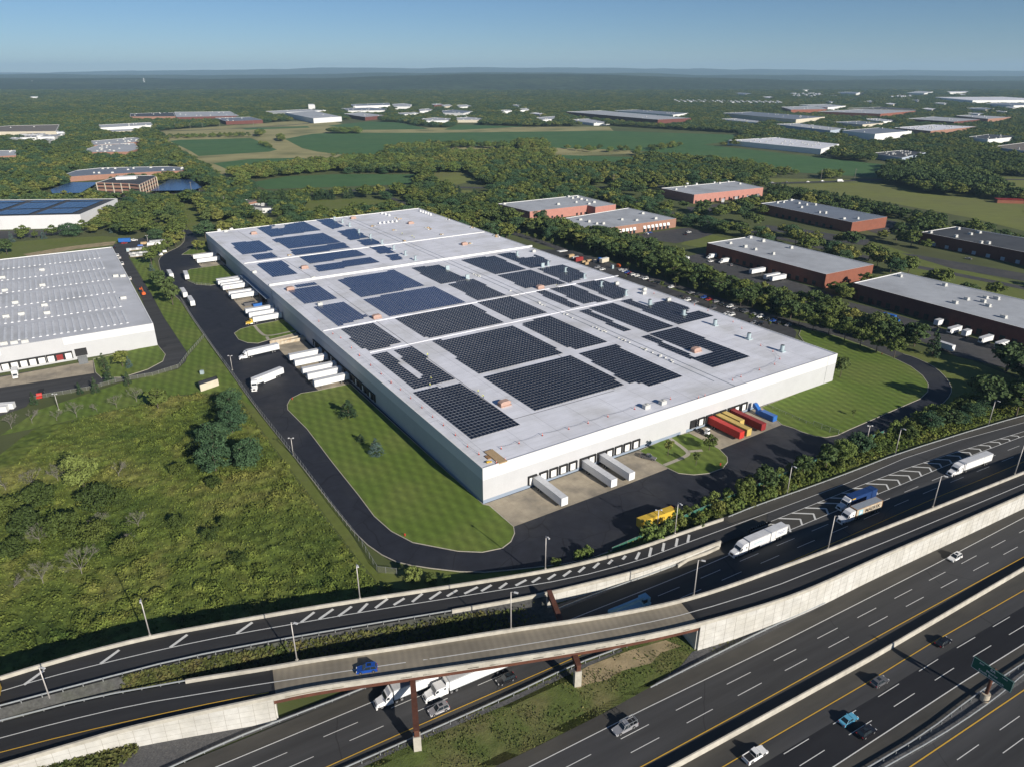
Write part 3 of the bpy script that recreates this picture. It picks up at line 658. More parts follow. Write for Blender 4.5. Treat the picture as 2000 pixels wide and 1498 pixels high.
for (s0, s1, zt_) in (((816, 1462), None, 4.4), ((1127, 1337), (1073, 1196), 5.0)):
    S0 = G(*s0, 0)
    if s1: S1 = G(*s1, 0)
    else:
        dirv = (G(805, 1330, 5.5) - G(813, 1440, 5.5)).normalized(); S1 = S0 + Vector((dirv.x, dirv.y, 0)) * 21
    dv = (S1 - S0); rzv = math.atan2(dv.y, dv.x)
    for S in (S0, S1):
        col_("column", S, zt_ - .3, rzv, 1.4, 1.6)
        b = MB(); b.box((S.x, S.y, zt_ - .1), (1.0, 1.1, .5), rzv); b.build("bearing", M["rust"], brg)
    b = MB(); c = (S0 + S1) / 2; b.box((c.x, c.y, zt_ + .15 + .8), (dv.length + 1.6, .95, 1.6), rzv); b.box((c.x, c.y, zt_ + .15 + 1.62), (dv.length + 1.7, 1.25, .06), rzv); b.build("cross_beam", M["rust"], brg)
for ii, sg in ((i0, -1), (i1, 1)):
    p, q = fnr[ii], fsr[ii]; c = (p + q) / 2; dv = q - p; zt_ = p.z - 2.1; d2 = Vector((-dv.y, dv.x, 0)).normalized() * .8 * -1 * sg
    b = MB(); b.box((c.x, c.y, zt_ / 2), (dv.length - 1.2, .8, zt_), math.atan2(dv.y, dv.x)); b.build("abutment", M["wall_panel"], brg)
# earth-retained approaches
iL = near_i(fs, fsr[i0]); iR = near_i(fs, fsr[i1]); jL = near_i(fn, fnr[i0]); jR = near_i(fn, fnr[i1])
parapet(fs[2:iL + 1], "flyover_wall", "white panelled retaining wall below the left end of the flyover", down=-.1, face_out=-1, cat="retaining wall")
parapet(fs[iR:], "flyover_wall", "long white panelled retaining wall rising right of the flyover bridge", down=0, face_out=-1, cat="retaining wall")
k0 = near_i(fn, G(367, 1324, fz(367) + 1))
parapet(fn[k0:jL + 1], "flyover_barrier", "short cream concrete barrier left of the flyover bridge joint", face_out=1, cat="barrier")
parapet(fn[jR:], "flyover_barrier", "cream concrete barrier along the truck lanes right of the flyover bridge", down=0, face_out=1, cat="barrier")
# end wall faces for the fill
for ii in (i0, i1):
    p, q = fnr[ii], fsr[ii]; b = MB(); b.add([(p.x, p.y, 0), (q.x, q.y, 0), (q.x, q.y, q.z), (p.x, p.y, p.z)], [(0, 1, 2, 3)]); b.build("end_wall", M["wall_panel"], brg)
# planted slope between ramp and flyover
SU = [0, 130, 260, 367, 450, 525, 610, 700, 800, 883, 960, 1040]
TOPZ = []
rsx = lift(rs, -.7) + lift(rs2, -1.0)[1:]
def rows(f_, zf):
    out = []
    for i, s_ in enumerate(range(31)):
        pass
top = resample([p for p in rsx if px(p.x, p.y, p.z)[0] < 1075], 40); n_top = len(top)
botXY = resample([p for p in lift(fn, -1.0) if px(p.x, p.y, p.z)[0] < 1130], 40)
SLZ = [(-300, 5.0), (0, 3.2), (245, 3.6), (367, 3.2), (525, 1.4), (700, .5), (900, .1), (1200, .0)]
slope = MB(); nrow = 10; verts = []
for r_ in range(nrow + 1):
    for i in range(41):
        f_ = r_ / nrow; a = top[i]; c = botXY[i]; u = px(c.x, c.y, c.z)[0]; zb = min(tab(SLZ, u), c.z - .3)
        zt_ = a.z - .08
        ff = min(1, f_ * 1.35); z = zt_ * (1 - ff) + zb * ff
        p = a * (1 - f_) + c * f_
        verts.append((p.x, p.y, z - .02 + (0.12 * mnoise.noise(Vector((p.x * .5, p.y * .5, 0))) if 0 < r_ < nrow else 0)))
slope.add(verts, [(r_ * 41 + i, r_ * 41 + i + 1, (r_ + 1) * 41 + i + 1, (r_ + 1) * 41 + i) for r_ in range(nrow) for i in range(40)])
tag(slope.build("embankment", M["slope"] if "slope" in M else mat("slope", (.075, .075, .073), .95, .35, 1.2, (.060, .070, .035), .10, .6, coord='Pos')), kind='structure')
# gravel and grass beside the flyover
psheet("gravel_verge", [(-60, 1540), (58, 1495), (245, 1448), (548, 1400), (700, 1340), (870, 1270), (1010, 1212), (1110, 1172), (1240, 1125), (1330, 1098), (1332, 1104), (1200, 1150), (1012, 1224), (860, 1286), (700, 1352), (546, 1412), (451, 1449), (329, 1500), (200, 1560), (-60, 1620)], "gravel", .02)
isl = [(640, 1540), (700, 1495), (824, 1437), (990, 1362), (1120, 1300), (1214, 1266), (1330, 1215), (1420, 1190), (1620, 1172), (1500, 1226), (1390, 1282), (1271, 1341), (1180, 1392), (1040, 1462), (960, 1500), (880, 1560)]
psheet("median_grass", isl, "grass_rough" if "grass_rough" in M else (mat("grass_rough", (.095, .125, .030), .95, .25, .5, (.18, .155, .07), .12, .7, coord='Pos', bump=.15, bscale=2.5).name), .10)
psheet("bare_soil", [(1120, 1318), (1150, 1300), (1230, 1270), (1300, 1250), (1330, 1262), (1290, 1275), (1272, 1295), (1215, 1310), (1185, 1328), (1150, 1335), (1128, 1345)], "dirt", .13)
psheet("gravel_verge", [(1352, 1273), (1470, 1228), (1600, 1182), (1612, 1181), (1500, 1236), (1390, 1288), (1290, 1335), (1275, 1338), (1330, 1300)], "gravel", .14)
psheet("gravel_verge", [(985, 1368), (1120, 1304), (1214, 1268), (1216, 1272), (1125, 1311), (990, 1376), (826, 1444), (700, 1502), (690, 1500), (824, 1435)], "gravel", .135)
# ------------------------------------------------------------------ guard rails, median wall, fences, lamps, sign
def linked(name, src, parent, loc, rz=0):
    o = bpy.data.objects.new(name, src.data); COL.objects.link(o); o.parent = parent; o.location = loc; o.rotation_euler.z = rz; return o
def guardrail(pts, label, step=3.8, side=1, top=.78):
    """pts: ground line of the rail"""
    t = empty("guard_rail", pts[0]); tag(t, label, "guard rail", "steel guard rails along the roads")
    base_ = [p - pts[0] for p in pts]
    b = MB(); a = lift(base_, top); c = offset(a, .10)
    b.ribbon(a, c); b.ribbon(lift(a, -.36), a); b.ribbon(c, lift(c, -.36)); b.build("rail", M["galv"], t)
    L = length(base_); n = min(99, int(L / step)); pm = MB(); pm.box((0, 0, .36), (.16, .22, .72)); first = None
    for i in range(n):
        p, d_ = at_len(base_, (i + .5) * L / n); rzv = math.atan2(d_.y, d_.x); q = p + Vector((-d_.y, d_.x, 0)) * (.2 * side)
        if first is None: first = pm.build("post", M["galv_post"], t, q, rzv)
        else: linked("post", first, t, q, rzv)
    return t
def GR(px_, zf, label, side=1, dz=-.7, sm=1):
    pts = [G(u, v, (zf(u) if callable(zf) else zf) + .7) for u, v in px_]
    return guardrail(smooth(lift(pts, -.7), sm), label, side=side)
guardrail(lift(rs, -.7), "steel guard rail along the inner edge of the striped ramp beside planted slope", side=-1)
GR([(-60, 1421), (0, 1406), (175, 1361), (367, 1327)], fz, "steel guard rail between gravel and the left end of the flyover road", side=1)
GR([(-60, 1508), (0, 1492), (60, 1474)], fz, "short steel guard rail at the bottom left end of the white panelled wall")
GR([(300, 1512), (451, 1443), (546, 1406), (700, 1347), (860, 1281), (1012, 1220)], .1, "long steel guard rail beside the gravel below the left retaining wall")
GR([(1012, 1220), (1100, 1183), (1200, 1145), (1325, 1100)], .1, "steel guard rail in front of the concrete wall north of the truck lanes")
GR([(650, 1509), (675, 1497), (824, 1432), (990, 1359), (1120, 1297), (1214, 1263), (1310, 1222)], .1, "steel guard rail on the grass median beside the bridge columns", side=-1)
GR([(1271, 1341), (1390, 1281), (1500, 1226), (1612, 1176)], .1, "steel guard rail below the long right retaining wall", side=1)
GR([(1423, 1008), (1480, 985), (1582, 950), (1675, 916), (1750, 886), (1930, 830), (2060, 794)], .1, "steel guard rail between the shrubs and the merging ramp lane", side=1)
GR([(1660, 1518), (1695, 1498), (1806, 1432), (1905, 1356), (2000, 1293), (2080, 1240)], .12, "upper steel guard rail of the pair around the green sign", side=-1)
GR([(1690, 1520), (1727, 1498), (1835, 1437), (1914, 1385), (1965, 1346), (2000, 1315), (2080, 1258)], .12, "lower steel guard rail of the pair around the green sign", side=1)
# concrete walls south of the flyover and in the highway median
bz = parapet(resample(PL([(1612, 1171), (1700, 1124), (1800, 1076), (1900, 1031), (2000, 986), (2120, 932)], 1.2), 40), "roadside_barrier", "pale concrete barrier in front of the right retaining wall ledge", face_out=-1, h=1.1, cat="barrier")
ledge = MB(); lg = PL([(1612, 1171), (1700, 1124), (1800, 1076), (1900, 1031), (2000, 986), (2120, 932)], .9); ledge.ribbon(offset(lg, .3), offset(lg, 2.6)); tag(ledge.build("ledge", M["deck_concrete"]), kind='structure')
b = MB(); mw_ = lift(br, 1.32); a1 = offset(mw_, -.0); a2 = offset(mw_, .28)
b.ribbon(a1, a2); b.ribbon([p + Vector((0, 0, -1.32)) for p in offset(a1, -.2)], a1); b.ribbon(a2, [p + Vector((0, 0, -1.32)) for p in offset(a2, .2)])
tag(b.build("median_barrier", M["parapet"]), "tall concrete barrier dividing the two carriageways of the highway", "barrier")
def fence(pts, label, h=1.8, m="chainlink", step=3.0, post="galv_post", cat="fence"):
    t = empty("chain_fence" if m == "chainlink" else "screen_fence", pts[0]); tag(t, label, cat, "fences around the warehouse yards")
    q = [p - pts[0] for p in pts]
    b = MB(); b.ribbon(q, lift(q, h)); b.build("mesh_panel", M[m], t)
    b = MB(); a = lift(q, h); b.ribbon(offset(a, -.04), offset(a, .04)); b.ribbon(lift(a, -.08), a); b.build("top_rail", M[post], t)
    L = length(q); n = min(99, int(L / step)); pm = MB(); pm.tube((0, 0, 0), (0, 0, h + .1), .06, 5); first = None
    for i in range(n + 1):
        p, d_ = at_len(q, i * L / n)
        if first is None: first = pm.build("post", M[post], t, p)
        else: linked("post", first, t, p)
    return t
def transp(name, col, fac):
    m = bpy.data.materials.new(name); m.use_nodes = True; nt = m.node_tree; nt.nodes.clear()
    o = node(nt, "ShaderNodeOutputMaterial"); a = node(nt, "ShaderNodeBsdfTransparent"); b = node(nt, "ShaderNodeBsdfDiffuse"); b.inputs[0].default_value = (*col, 1)
    mx = node(nt, "ShaderNodeMixShader"); mx.inputs[0].default_value = fac
    nt.links.new(a.outputs[0], mx.inputs[1]); nt.links.new(b.outputs[0], mx.inputs[2]); nt.links.new(mx.outputs[0], o.inputs[0]); M[name] = m
transp("chainlink", (.26, .27, .20), .26)
fence(PL([(354, 587), (379, 627), (420, 686), (455, 732), (500, 796), (575, 891), (650, 992), (704, 1060), (738, 1117), (775, 1121)]), "long chain link fence along the left side of the warehouse drive", h=2.1)
fence(PL([(398, 660), (367, 695), (350, 718), (300, 734), (230, 746), (174, 762), (90, 776), (60, 783)]), "curved chain link fence around the left warehouse's lower drive", h=1.8)
fence(PL([(1195, 1078), (1245, 1056), (1360, 1003), (1432, 973), (1542, 926), (1640, 883), (1725, 848)]), "green screened fence between warehouse yard and roadside shrubs", h=1.8, m="fence_green", post="galv_post")
fence(PL([(1588, 832), (1612, 841), (1637, 850)]), "short free standing fence panel on the right lawn corner", h=2.4)
fence(PL([(1497, 793), (1540, 812), (1588, 832)]), "low faint fence crossing the right lawn from the wall", h=1.2)
fence(PL([(367, 550), (383, 557), (411, 559)]), "short chain link fence edging the lawn by docked trailers", h=1.6)
# lamp posts
def lamp_proto(h, head='road'):
    t = empty("lamp_post", (0, 0, 0)); b = MB(); b.tube((0, 0, 0), (0, 0, h), .17, 10, r2=.10); b.build("pole", M["pole"], t, sm=True)
    b = MB(); b.box((0, 0, .12), (.5, .5, .24)); b.build("base_plate", M["parapet"], t)
    if head == 'road':
        b = MB(); b.tube((0, 0, h), (.9, 0, h + .15), .06, 6); b.build("arm", M["pole"], t)
        b = MB(); b.box((1.25, 0, h + .15), (1.0, .42, .2)); b.build("lamp_head", M["lamp_head"], t)
    else:
        b = MB(); b.tube((-.8, 0, h), (.8, 0, h), .05, 6); b.build("cross_arm", M["pole"], t)
        for s in (-1, 1):
            b = MB(); b.box((s * .8, 0, h + .1), (.5, .45, .3)); b.build("lamp_head", M["lamp_head"], t)
    return t
LP = [((102, 1376), fz, 0, "grey lamp post on the flyover guard rail near the left edge of the photo"), ((293, 1240), rz, 1, "grey lamp post rising from the ramp barrier against the wild field's shadow"),
      ((580, 1288), fz, 1, "grey lamp post on the flyover barrier just right of the left bridge joint"), ((703, 1168), rz, 1, "grey lamp post on the ramp barrier below the end of the yard fence"),
      ((998, 1227), fz, 1, "grey lamp post on the middle of the flyover bridge"), ((1065, 1110), rz, 1, "grey lamp post on the ramp barrier below the curved yard lawn"),
      ((1355, 1162), fz, 1, "grey lamp post just right of the flyover's right bridge joint"), ((1318, 1041), rz, 1, "grey lamp post beside the bright green bush and yellow container"),
      ((1617, 1071), fz, 1, "grey lamp post on the flyover barrier in front of the lettered container truck"), ((1537, 964), 0.1, 0, "grey lamp post among shrubs left of the chevron gore trucks"),
      ((1822, 989), fz, 1, "grey lamp post on the flyover barrier below the rightmost white truck"), ((1748, 887), .1, 0, "grey lamp post among roadside shrubs below the right lawn"),
      ((1982, 925), fz, 1, "grey lamp post on the flyover barrier at the right edge of the photo"), ((1930, 830), .1, 0, "grey lamp post at the far right end of the roadside shrubs")]
lp0 = None
for (u, v), zf, on_bar, lab in LP:
    z = (zf(u) if callable(zf) else zf); zb = z + (1.0 if on_bar else 0)
    p = G(u, v, zb)
    o = lamp_proto(10.9) if lp0 is None else copy_tree(lp0)
    if lp0 is None: lp0 = o
    o.location = p; o.rotation_euler.z = R(-62) if zf is rz or zf == .1 else R(118)
    if zf is fz: o.rotation_euler.z = R(-20)
    tag(o, lab, "lamp post", "tall lamp posts along the highway ramps")
yl0 = None
for (u, v), lab in [((573, 889), "yard lamp post on the fence beside the lower lawn"), ((454, 723), "yard lamp post on the fence beside two moving white trucks"), ((1692, 864), "yard lamp post beside the right bend of the drive"), ((1283, 1034), "yard lamp post standing in front of the yellow container"), ((115, 800), "yard lamp post beside the flatbed at left warehouse"), ((290, 478), "lamp post above the pale covered pallets")]:
    o = lamp_proto(7.2, 'yard') if yl0 is None else copy_tree(yl0)
    if yl0 is None: yl0 = o
    o.location = G(u, v); tag(o, lab, "lamp post", "short lamp posts in the warehouse yards")
# green gantry sign
def text_mesh(txt, size, name, m, parent, loc, rot, thick=.01, align='CENTER', shear=0, bold=0.0, sx=1.0):
    c = bpy.data.curves.new("txt", 'FONT'); c.body = txt; c.size = size; c.align_x = align; c.align_y = 'CENTER'; c.extrude = thick; c.shear = shear; c.offset = bold; c.resolution_u = 2
    to = bpy.data.objects.new("txt", c); COL.objects.link(to); dg = bpy.context.evaluated_depsgraph_get(); me = bpy.data.meshes.new_from_object(to.evaluated_get(dg))
    bpy.data.objects.remove(to); me.materials.clear(); me.materials.append(M[m])
    o = bpy.data.objects.new(name, me); COL.objects.link(o); o.parent = parent; o.location = loc; o.rotation_euler = rot; o.scale = (sx, 1, 1); return o
sp = G(1922, 1366, .12); sgn = empty("highway_sign", sp); tag(sgn, "large green exit sign on a rusty post between two guard rails", "road sign")
rd = (G(2000, 1257, .1) - G(1885, 1328.5, .1)).normalized(); raz = math.atan2(rd.y, rd.x)
b = MB(); b.tube((0, 0, 0), (0, 0, 2.0), .9, 18); b.build("footing", M["beige"], sgn)
b = MB(); b.tube((0, 0, 1.9), (0, 0, 9.2), .38, 12); b.build("post", M["rust"], sgn, sm=True)
sw, sh = 8.6, 3.0; fr = empty("sign_panel_mount", (0, 0, 0)); bpy.data.objects.remove(fr)
srot = raz - math.pi / 2            # panel's x axis across the road
bx = MB(); bx.box((0, 0, 0), (sw, .16, sh)); pan = bx.build("sign_panel", M["sign_green"], sgn, (-math.cos(raz) * .55, -math.sin(raz) * .55, 8.0), srot)
b = MB()
for (cx, cz, lx, lz) in ((0, sh / 2 - .07, sw - .1, .07), (0, -sh / 2 + .07, sw - .1, .07), (-sw / 2 + .07, 0, .07, sh - .1), (sw / 2 - .07, 0, .07, sh - .1)): b.box((cx, -.09, cz), (lx, .03, lz))
b.build("border", M["sign_letter"], pan)
for tx, s_, x, z in (("EXIT", .5, -2.4, .85), ("8A", .95, 0, .85), ("1 MILE", .42, 2.5, .85), ("Monroe", .75, 0, -.02), ("South Brunswick", .8, 0, -.88)):
    text_mesh(tx, s_, "lettering", "sign_letter", pan, (x, -.1, z), (math.pi / 2, 0, 0), bold=.008)
# ------------------------------------------------------------------ buildings
FOOT = []         # footprints for the forest to keep clear of
def building(name, label, cat, roof, zr, wm, rm, coping="white", units=0, group=None, wall_ms=None, doors=None, seed=1, base_strip=None, upx=None, cop=.45, margin=6):
    """roof: pixel corners of the roof edge, seen at height zr"""
    P_ = [G(u, v, zr) if not isinstance(u, Vector) else u for u, v in roof] if not isinstance(roof[0], Vector) else roof
    c = sum(P_, Vector()) / len(P_); c.z = 0
    t = empty(name, c); tag(t, label, cat, group)
    q = [Vector(a) for a in ccw([(p.x - c.x, p.y - c.y, 0) for p in P_])]
    q = [Vector((a[0], a[1], 0)) for a in q]
    FOOT.append(([(a.x + c.x, a.y + c.y) for a in q], margin))
    b = MB(); b.walls(q, 0, zr, 0); b.build("wall", M[wm], t)
    b = MB(); b.add([(a.x, a.y, zr - .35) for a in q], [tuple(range(len(q)))]); rf = b.build("roof", M[rm], t)
    b = MB(); ring = q + [q[0]]; ins = offset(ring, cop)
    # proper inset for polygons
    n = len(q); inn = []
    for i in range(n):
        a0 = (q[i] - q[i - 1]).normalized(); a1 = (q[(i + 1) % n] - q[i]).normalized()
        n0 = Vector((-a0.y, a0.x, 0)); n1 = Vector((-a1.y, a1.x, 0)); m_ = (n0 + n1); m_ = m_.normalized() if m_.length > .01 else n0
        inn.append(q[i] + m_ * (cop / max(.35, m_.dot(n0))))
    inn.append(inn[0]); outn = ring
    b.ribbon(lift(outn, zr + .004), lift(inn, zr + .004)); b.ribbon(lift(inn, zr), lift(inn, zr - .5)); b.build("coping", M[coping], t)
    rnd = random.Random(seed); us = []
    if upx:
        for u, v in upx: p = G(u, v, zr); us.append((p.x - c.x, p.y - c.y))
    xs = [a.x for a in q]; ys = [a.y for a in q]; k = 0
    while k < units:
        x, y = rnd.uniform(min(xs), max(xs)), rnd.uniform(min(ys), max(ys))
        if inpoly(x, y, q) and dist_poly(x, y, q) > 4: us.append((x, y)); k += 1
    d0 = (q[1] - q[0]); rzv = math.atan2(d0.y, d0.x)
    for x, y in us:
        sx, sy, sz = rnd.uniform(2, 3.2), rnd.uniform(1.6, 2.2), rnd.uniform(1.2, 1.7)
        b = MB(); b.box((0, 0, sz / 2 + .25), (sx, sy, sz)); b.box((0, 0, .12), (sx + .6, sy + .6, .25)); b.tube((sx * .2, 0, sz + .25), (sx * .2, 0, sz + .4), .5, 8)
        b.build("rooftop_unit", M["hvac"], t, (x, y, zr - .35), rzv)
    # doors: list of (edge start px, edge end px, n, z0, z1, width, mat)
    for dd in (doors or []):
        a, e, n, z0, z1, wd_, dm = dd[:7]; A = G(*a, 0) - c; E = G(*e, 0) - c
        # snap on nearest wall edge
        for i in range(n):
            p = A + (E - A) * ((i + .5) / n); best = None
            for j in range(len(q)):
                s0, s1 = q[j], q[(j + 1) % len(q)]; ed_ = s1 - s0; f_ = max(0, min(1, (p - s0).dot(ed_) / ed_.length_squared)); w_ = s0 + ed_ * f_; dist = (w_ - p).length
                if best is None or dist < best[0]: best = (dist, w_, ed_.normalized())
            _, w_, ed_ = best; no = Vector((ed_.y, -ed_.x, 0)); cc = w_ + no * .04
            b = MB(); b.box((0, 0, 0), (wd_, .1, z1 - z0)); b.build(dd[7] if len(dd) > 7 else "dock_door", M[dm], t, (cc.x, cc.y, (z0 + z1) / 2), math.atan2(ed_.y, ed_.x))
    return t, c, q
# ---- the big warehouse -------------------------------------------------
bw, bc, bq = building("warehouse", "huge white distribution warehouse with solar arrays covering its roof", "warehouse", [WA, WB, WE, WC], 13.4, "wall_light", "roof_white", cop=.35)
def along(A, B, u, z=1.5):
    lo, hi = -.1, 1.1
    f0 = px(*(A + (B - A) * lo).xy, z)[0]
    for _ in range(40):
        m_ = (lo + hi) / 2; p = A + (B - A) * m_
        if (px(p.x, p.y, z)[0] < u) == (px(A.x, A.y, z)[0] < px(B.x, B.y, z)[0]): lo = m_
        else: hi = m_
    return A + (B - A) * lo
fa, fb, fc_ = base(WA), base(WB), base(WC); fn_ = Vector((fx.y, -fx.x, 0)); ln_ = Vector((-ly.y, ly.x, 0))
faz = math.atan2(fx.y, fx.x); laz = math.atan2(ly.y, ly.x)
def band(A, B, no, z0, z1, m, name, dd=.03, ext=.0):
    b = MB(); a = A + no * dd - bc; e = B + no * dd - bc
    b.add([(a.x, a.y, z0), (e.x, e.y, z0), (e.x, e.y, z1), (a.x, a.y, z1)], [(0, 1, 2, 3)])
    b.add([(a.x, a.y, z1), (e.x, e.y, z1), (e.x - no.x * dd, e.y - no.y * dd, z1), (a.x - no.x * dd, a.y - no.y * dd, z1)], [(0, 1, 2, 3)])
    return b.build(name, M[m], bw)
for A, B, no in ((fa, fb, fn_), (fa, fc_, ln_), (fb, base(WE), en)):
    band(A, B, no, 8.9, 13.37, "wall_white", "upper_band"); 
band(fa, fa + fx * 90, fn_, 0, 1.35, "wall_base", "base_strip"); band(fa, fc_, ln_, 0, .9, "wall_base", "base_strip")
band(fa + fx * (along(fa, fb, 1340, .7) - fa).length, fa + fx * (along(fa, fb, 1480, .7) - fa).length, fn_, 0, 1.35, "wall_base", "base_strip")
for s_ in (length([fa, fb]) - 6.5,):
    b = MB(); p = fa + fx * s_ + fn_ * .04 - bc; b.box((p.x, p.y, 6.7), (.12, .06, 13.3), faz); b.build("downpipe", M["galv_post"], bw)
def dock(A, B, no, az_, u, open_=False, closed="white", z0=1.25):
    p = along(A, B, u) + no * .05 - bc
    d_ = MB(); d_.box((0, 0, z0 + 1.35), (2.5, .08, 2.7)); o = d_.build("dock_door", M["dark" if open_ else closed], bw, (p.x, p.y, 0), az_)
    s = MB()
    for x in (-1.55, 1.55): s.box((x, -.22, z0 + 1.45), (.5, .5, 2.9))
    s.box((0, -.25, z0 + 3.15), (3.6, .6, .55)); s.build("dock_seal", M["dark"], o)
    s = MB(); s.box((0, -.2, z0 - .1), (2.2, .35, .25)); s.build("dock_bumper", M["galv_post"], o)
for u in (1061, 1080.6, 1099.5, 1118, 1155, 1189.5, 1207, 1224, 1241, 1039, 1139, 1173): dock(fa, fb, fn_, faz, u)
for u in (1353,): dock(fa, fb, fn_, faz, u, True)
for u in (1368, 1383, 1397.5, 1410, 1425, 1438, 1451.5): dock(fa, fb, fn_, faz, u)
for i in range(20): 
    s_ = 92 + i * 4.1; p = fa + ly * s_; dock(fa, fc_, ln_, laz + math.pi, px(p.x, p.y, 1.5)[0], open_=(i % 2 == 0))
for i in range(14):
    s_ = 262 + i * 4.6; p = fa + ly * s_; dock(fa, fc_, ln_, laz + math.pi, px(p.x, p.y, 1.5)[0], open_=True)
for i in range(6):
    s_ = 372 + i * 4.6; p = fa + ly * s_; dock(fa, fc_, ln_, laz + math.pi, px(p.x, p.y, 1.5)[0], open_=True)
b = MB(); p = fa + ly * 285 + ln_ * 1.2 - bc; b.box((p.x, p.y, 5.6), (64, 2.4, .3), laz); b.build("canopy", M["wall_base"], bw)
b = MB(); p = fa + ly * 245 + ln_ * .3 - bc
for i in range(28): b.box((p.x, p.y, .5 + i * .47), (.7, .06, .06), laz)
for s_ in (-.35, .35): b.box((p.x + ly.x * s_, p.y + ly.y * s_, 6.9), (.06, .06, 13.6), laz)
b.build("ladder", M["galv_post"], bw)
ZR = 13.05
def rbar(u0, v0, u1, v1, wd, h, m="white", name="roof_curb"):
    p = G(u0, v0, ZR); q = G(u1, v1, ZR); d_ = q - p; c = (p + q) / 2 - bc
    b = MB(); b.box((c.x, c.y, ZR + h / 2 + .002), (d_.length, wd, h), math.atan2(d_.y, d_.x)); return b.build(name, M[m], bw)
rbar(477, 515.5, 946, 454, 1.0, .4); rbar(526, 559, 1038.6, 482.5, 1.4, 1.1); rbar(631, 647, 1207, 539.5, .8, .35, "roof_white"); rbar(722, 689.5, 1214, 585, .5, .25, "roof_white")
for a in ((676, 422, 881, 510), (881, 510, 1436, 754.5), (668, 424, 870, 512), (870, 512, 1395, 745)): rbar(*a, .22, .18, "galv", "roof_pipe")
for a in ((706, 866, 706.1, 866.1),): pass
for a in ((640, 560, 1001, 819), (1001, 819, 1200, 763), (832, 742, 1003, 819), (464, 452, 612, 544), (1001, 640, 1200, 760)): rbar(*a, .16, .10, "grey_paint", "conduit")
rj = random.Random(5)
for i in range(46):
    u = rj.choice((925, 990, 1060, 1110, 1170, 1220, 1265, 1300)) + rj.uniform(-14, 14); v = 514 + (u - 881) * (754.5 - 510) / (1436 - 881) + rj.uniform(1, 4)
    p = G(u, v, ZR) - bc; b = MB(); b.box((p.x, p.y, ZR + .25), (rj.uniform(.6, 1.6), .6, .5), faz); b.build("pipe_box", M["hvac"], bw)
def vent_round(u, v, r=.95, h=3.1):
    p = G(u, v, ZR) - bc; b = MB(); b.tube((0, 0, .5), (0, 0, h), r, 18); b.box((0, 0, .25), (2.6, 2.6, .5)); o = b.build("roof_vent", M["vent"], bw, (p.x, p.y, ZR), faz)
    b = MB(); b.tube((0, 0, h), (0, 0, h + .05), r * .85, 18); b.build("vent_opening", M["dark"], o)
for u, v in ((1396, 636), (1462, 663), (1527, 687), (1269, 596), (1335, 616)): vent_round(u, v)
for u, v in ((1174, 560), (1222, 577), (1141, 544), (1104, 532), (1070, 519), (1010, 500), (769, 488), (791.6, 499), (811, 509), (746, 477), (723.6, 466), (701, 456), (653, 431), (669, 436), (683, 443)):
    p = G(u, v, ZR) - bc; b = MB(); b.tube((0, 0, .4), (0, 0, 2.7), .65, 12); b.box((0, 0, .2), (2.2, 2.2, .4)); b.box((.35, 0, 2.85), (1.9, 1.3, .35)); b.build("roof_vent", M["vent"], bw, (p.x, p.y, ZR), faz)
for u, v in ((874, 527), (913, 545), (1060, 522)):
    p = G(u, v, ZR) - bc; b = MB(); b.box((0, 0, 1.3), (2.4, .8, 2.6)); b.box((0, 0, .2), (2.8, 1.6, .4)); b.build("roof_vent", M["vent"], bw, (p.x, p.y, ZR), faz)
for u, v in ((1359, 687), (985, 791), (802, 438), (907, 479), (1055, 564), (496, 458), (595, 525), (567, 567), (736, 622), (690, 428)):
    p = G(u, v, ZR) - bc; b = MB(); b.extr([(-2.1, .4), (2.1, .4), (2.3, 1.5), (1.4, 2.0), (-1.4, 2.0), (-2.3, 1.5)], -1.2, 1.2); b.box((0, 0, .2), (4.8, 3.2, .4)); b.build("rooftop_unit", M["salmon"], bw, (p.x, p.y, ZR), faz)
for u, v in ((1204, 556), (1258, 568), (1257, 575), (1305, 588), (1262, 797), (1294, 789), (612, 546), (625, 597), (497, 534), (428, 452), (441, 454), (452, 450), (1042, 493)):
    p = G(u, v, ZR) - bc; b = MB(); b.box((0, 0, .85), (2.6, 1.8, 1.5)); b.tube((.5, 0, 1.6), (.5, 0, 1.85), .6, 10); b.build("rooftop_unit", M["hvac"], bw, (p.x, p.y, ZR), faz)
for row in ([(742 + 8 * i, 438 - 1.0 * i) for i in range(5)], [(746 + 7 * i, 418.5 + 2 * i) for i in range(3)], [(821 + 5 * i, 414 + 1.8 * i) for i in range(5)]):
    for u, v in row:
        p = G(u, v, ZR) - bc; b = MB(); b.box((0, 0, .9), (1.3, 1.3, 1.5)); b.box((0, 0, .15), (1.9, 1.9, .3)); b.build("skylight_unit", M["white"], bw, (p.x, p.y, ZR), faz)
for u, v, s_ in ((590, 562, 1), (700, 690, 1), (803, 790, .8), (1376, 681, .6)): pass
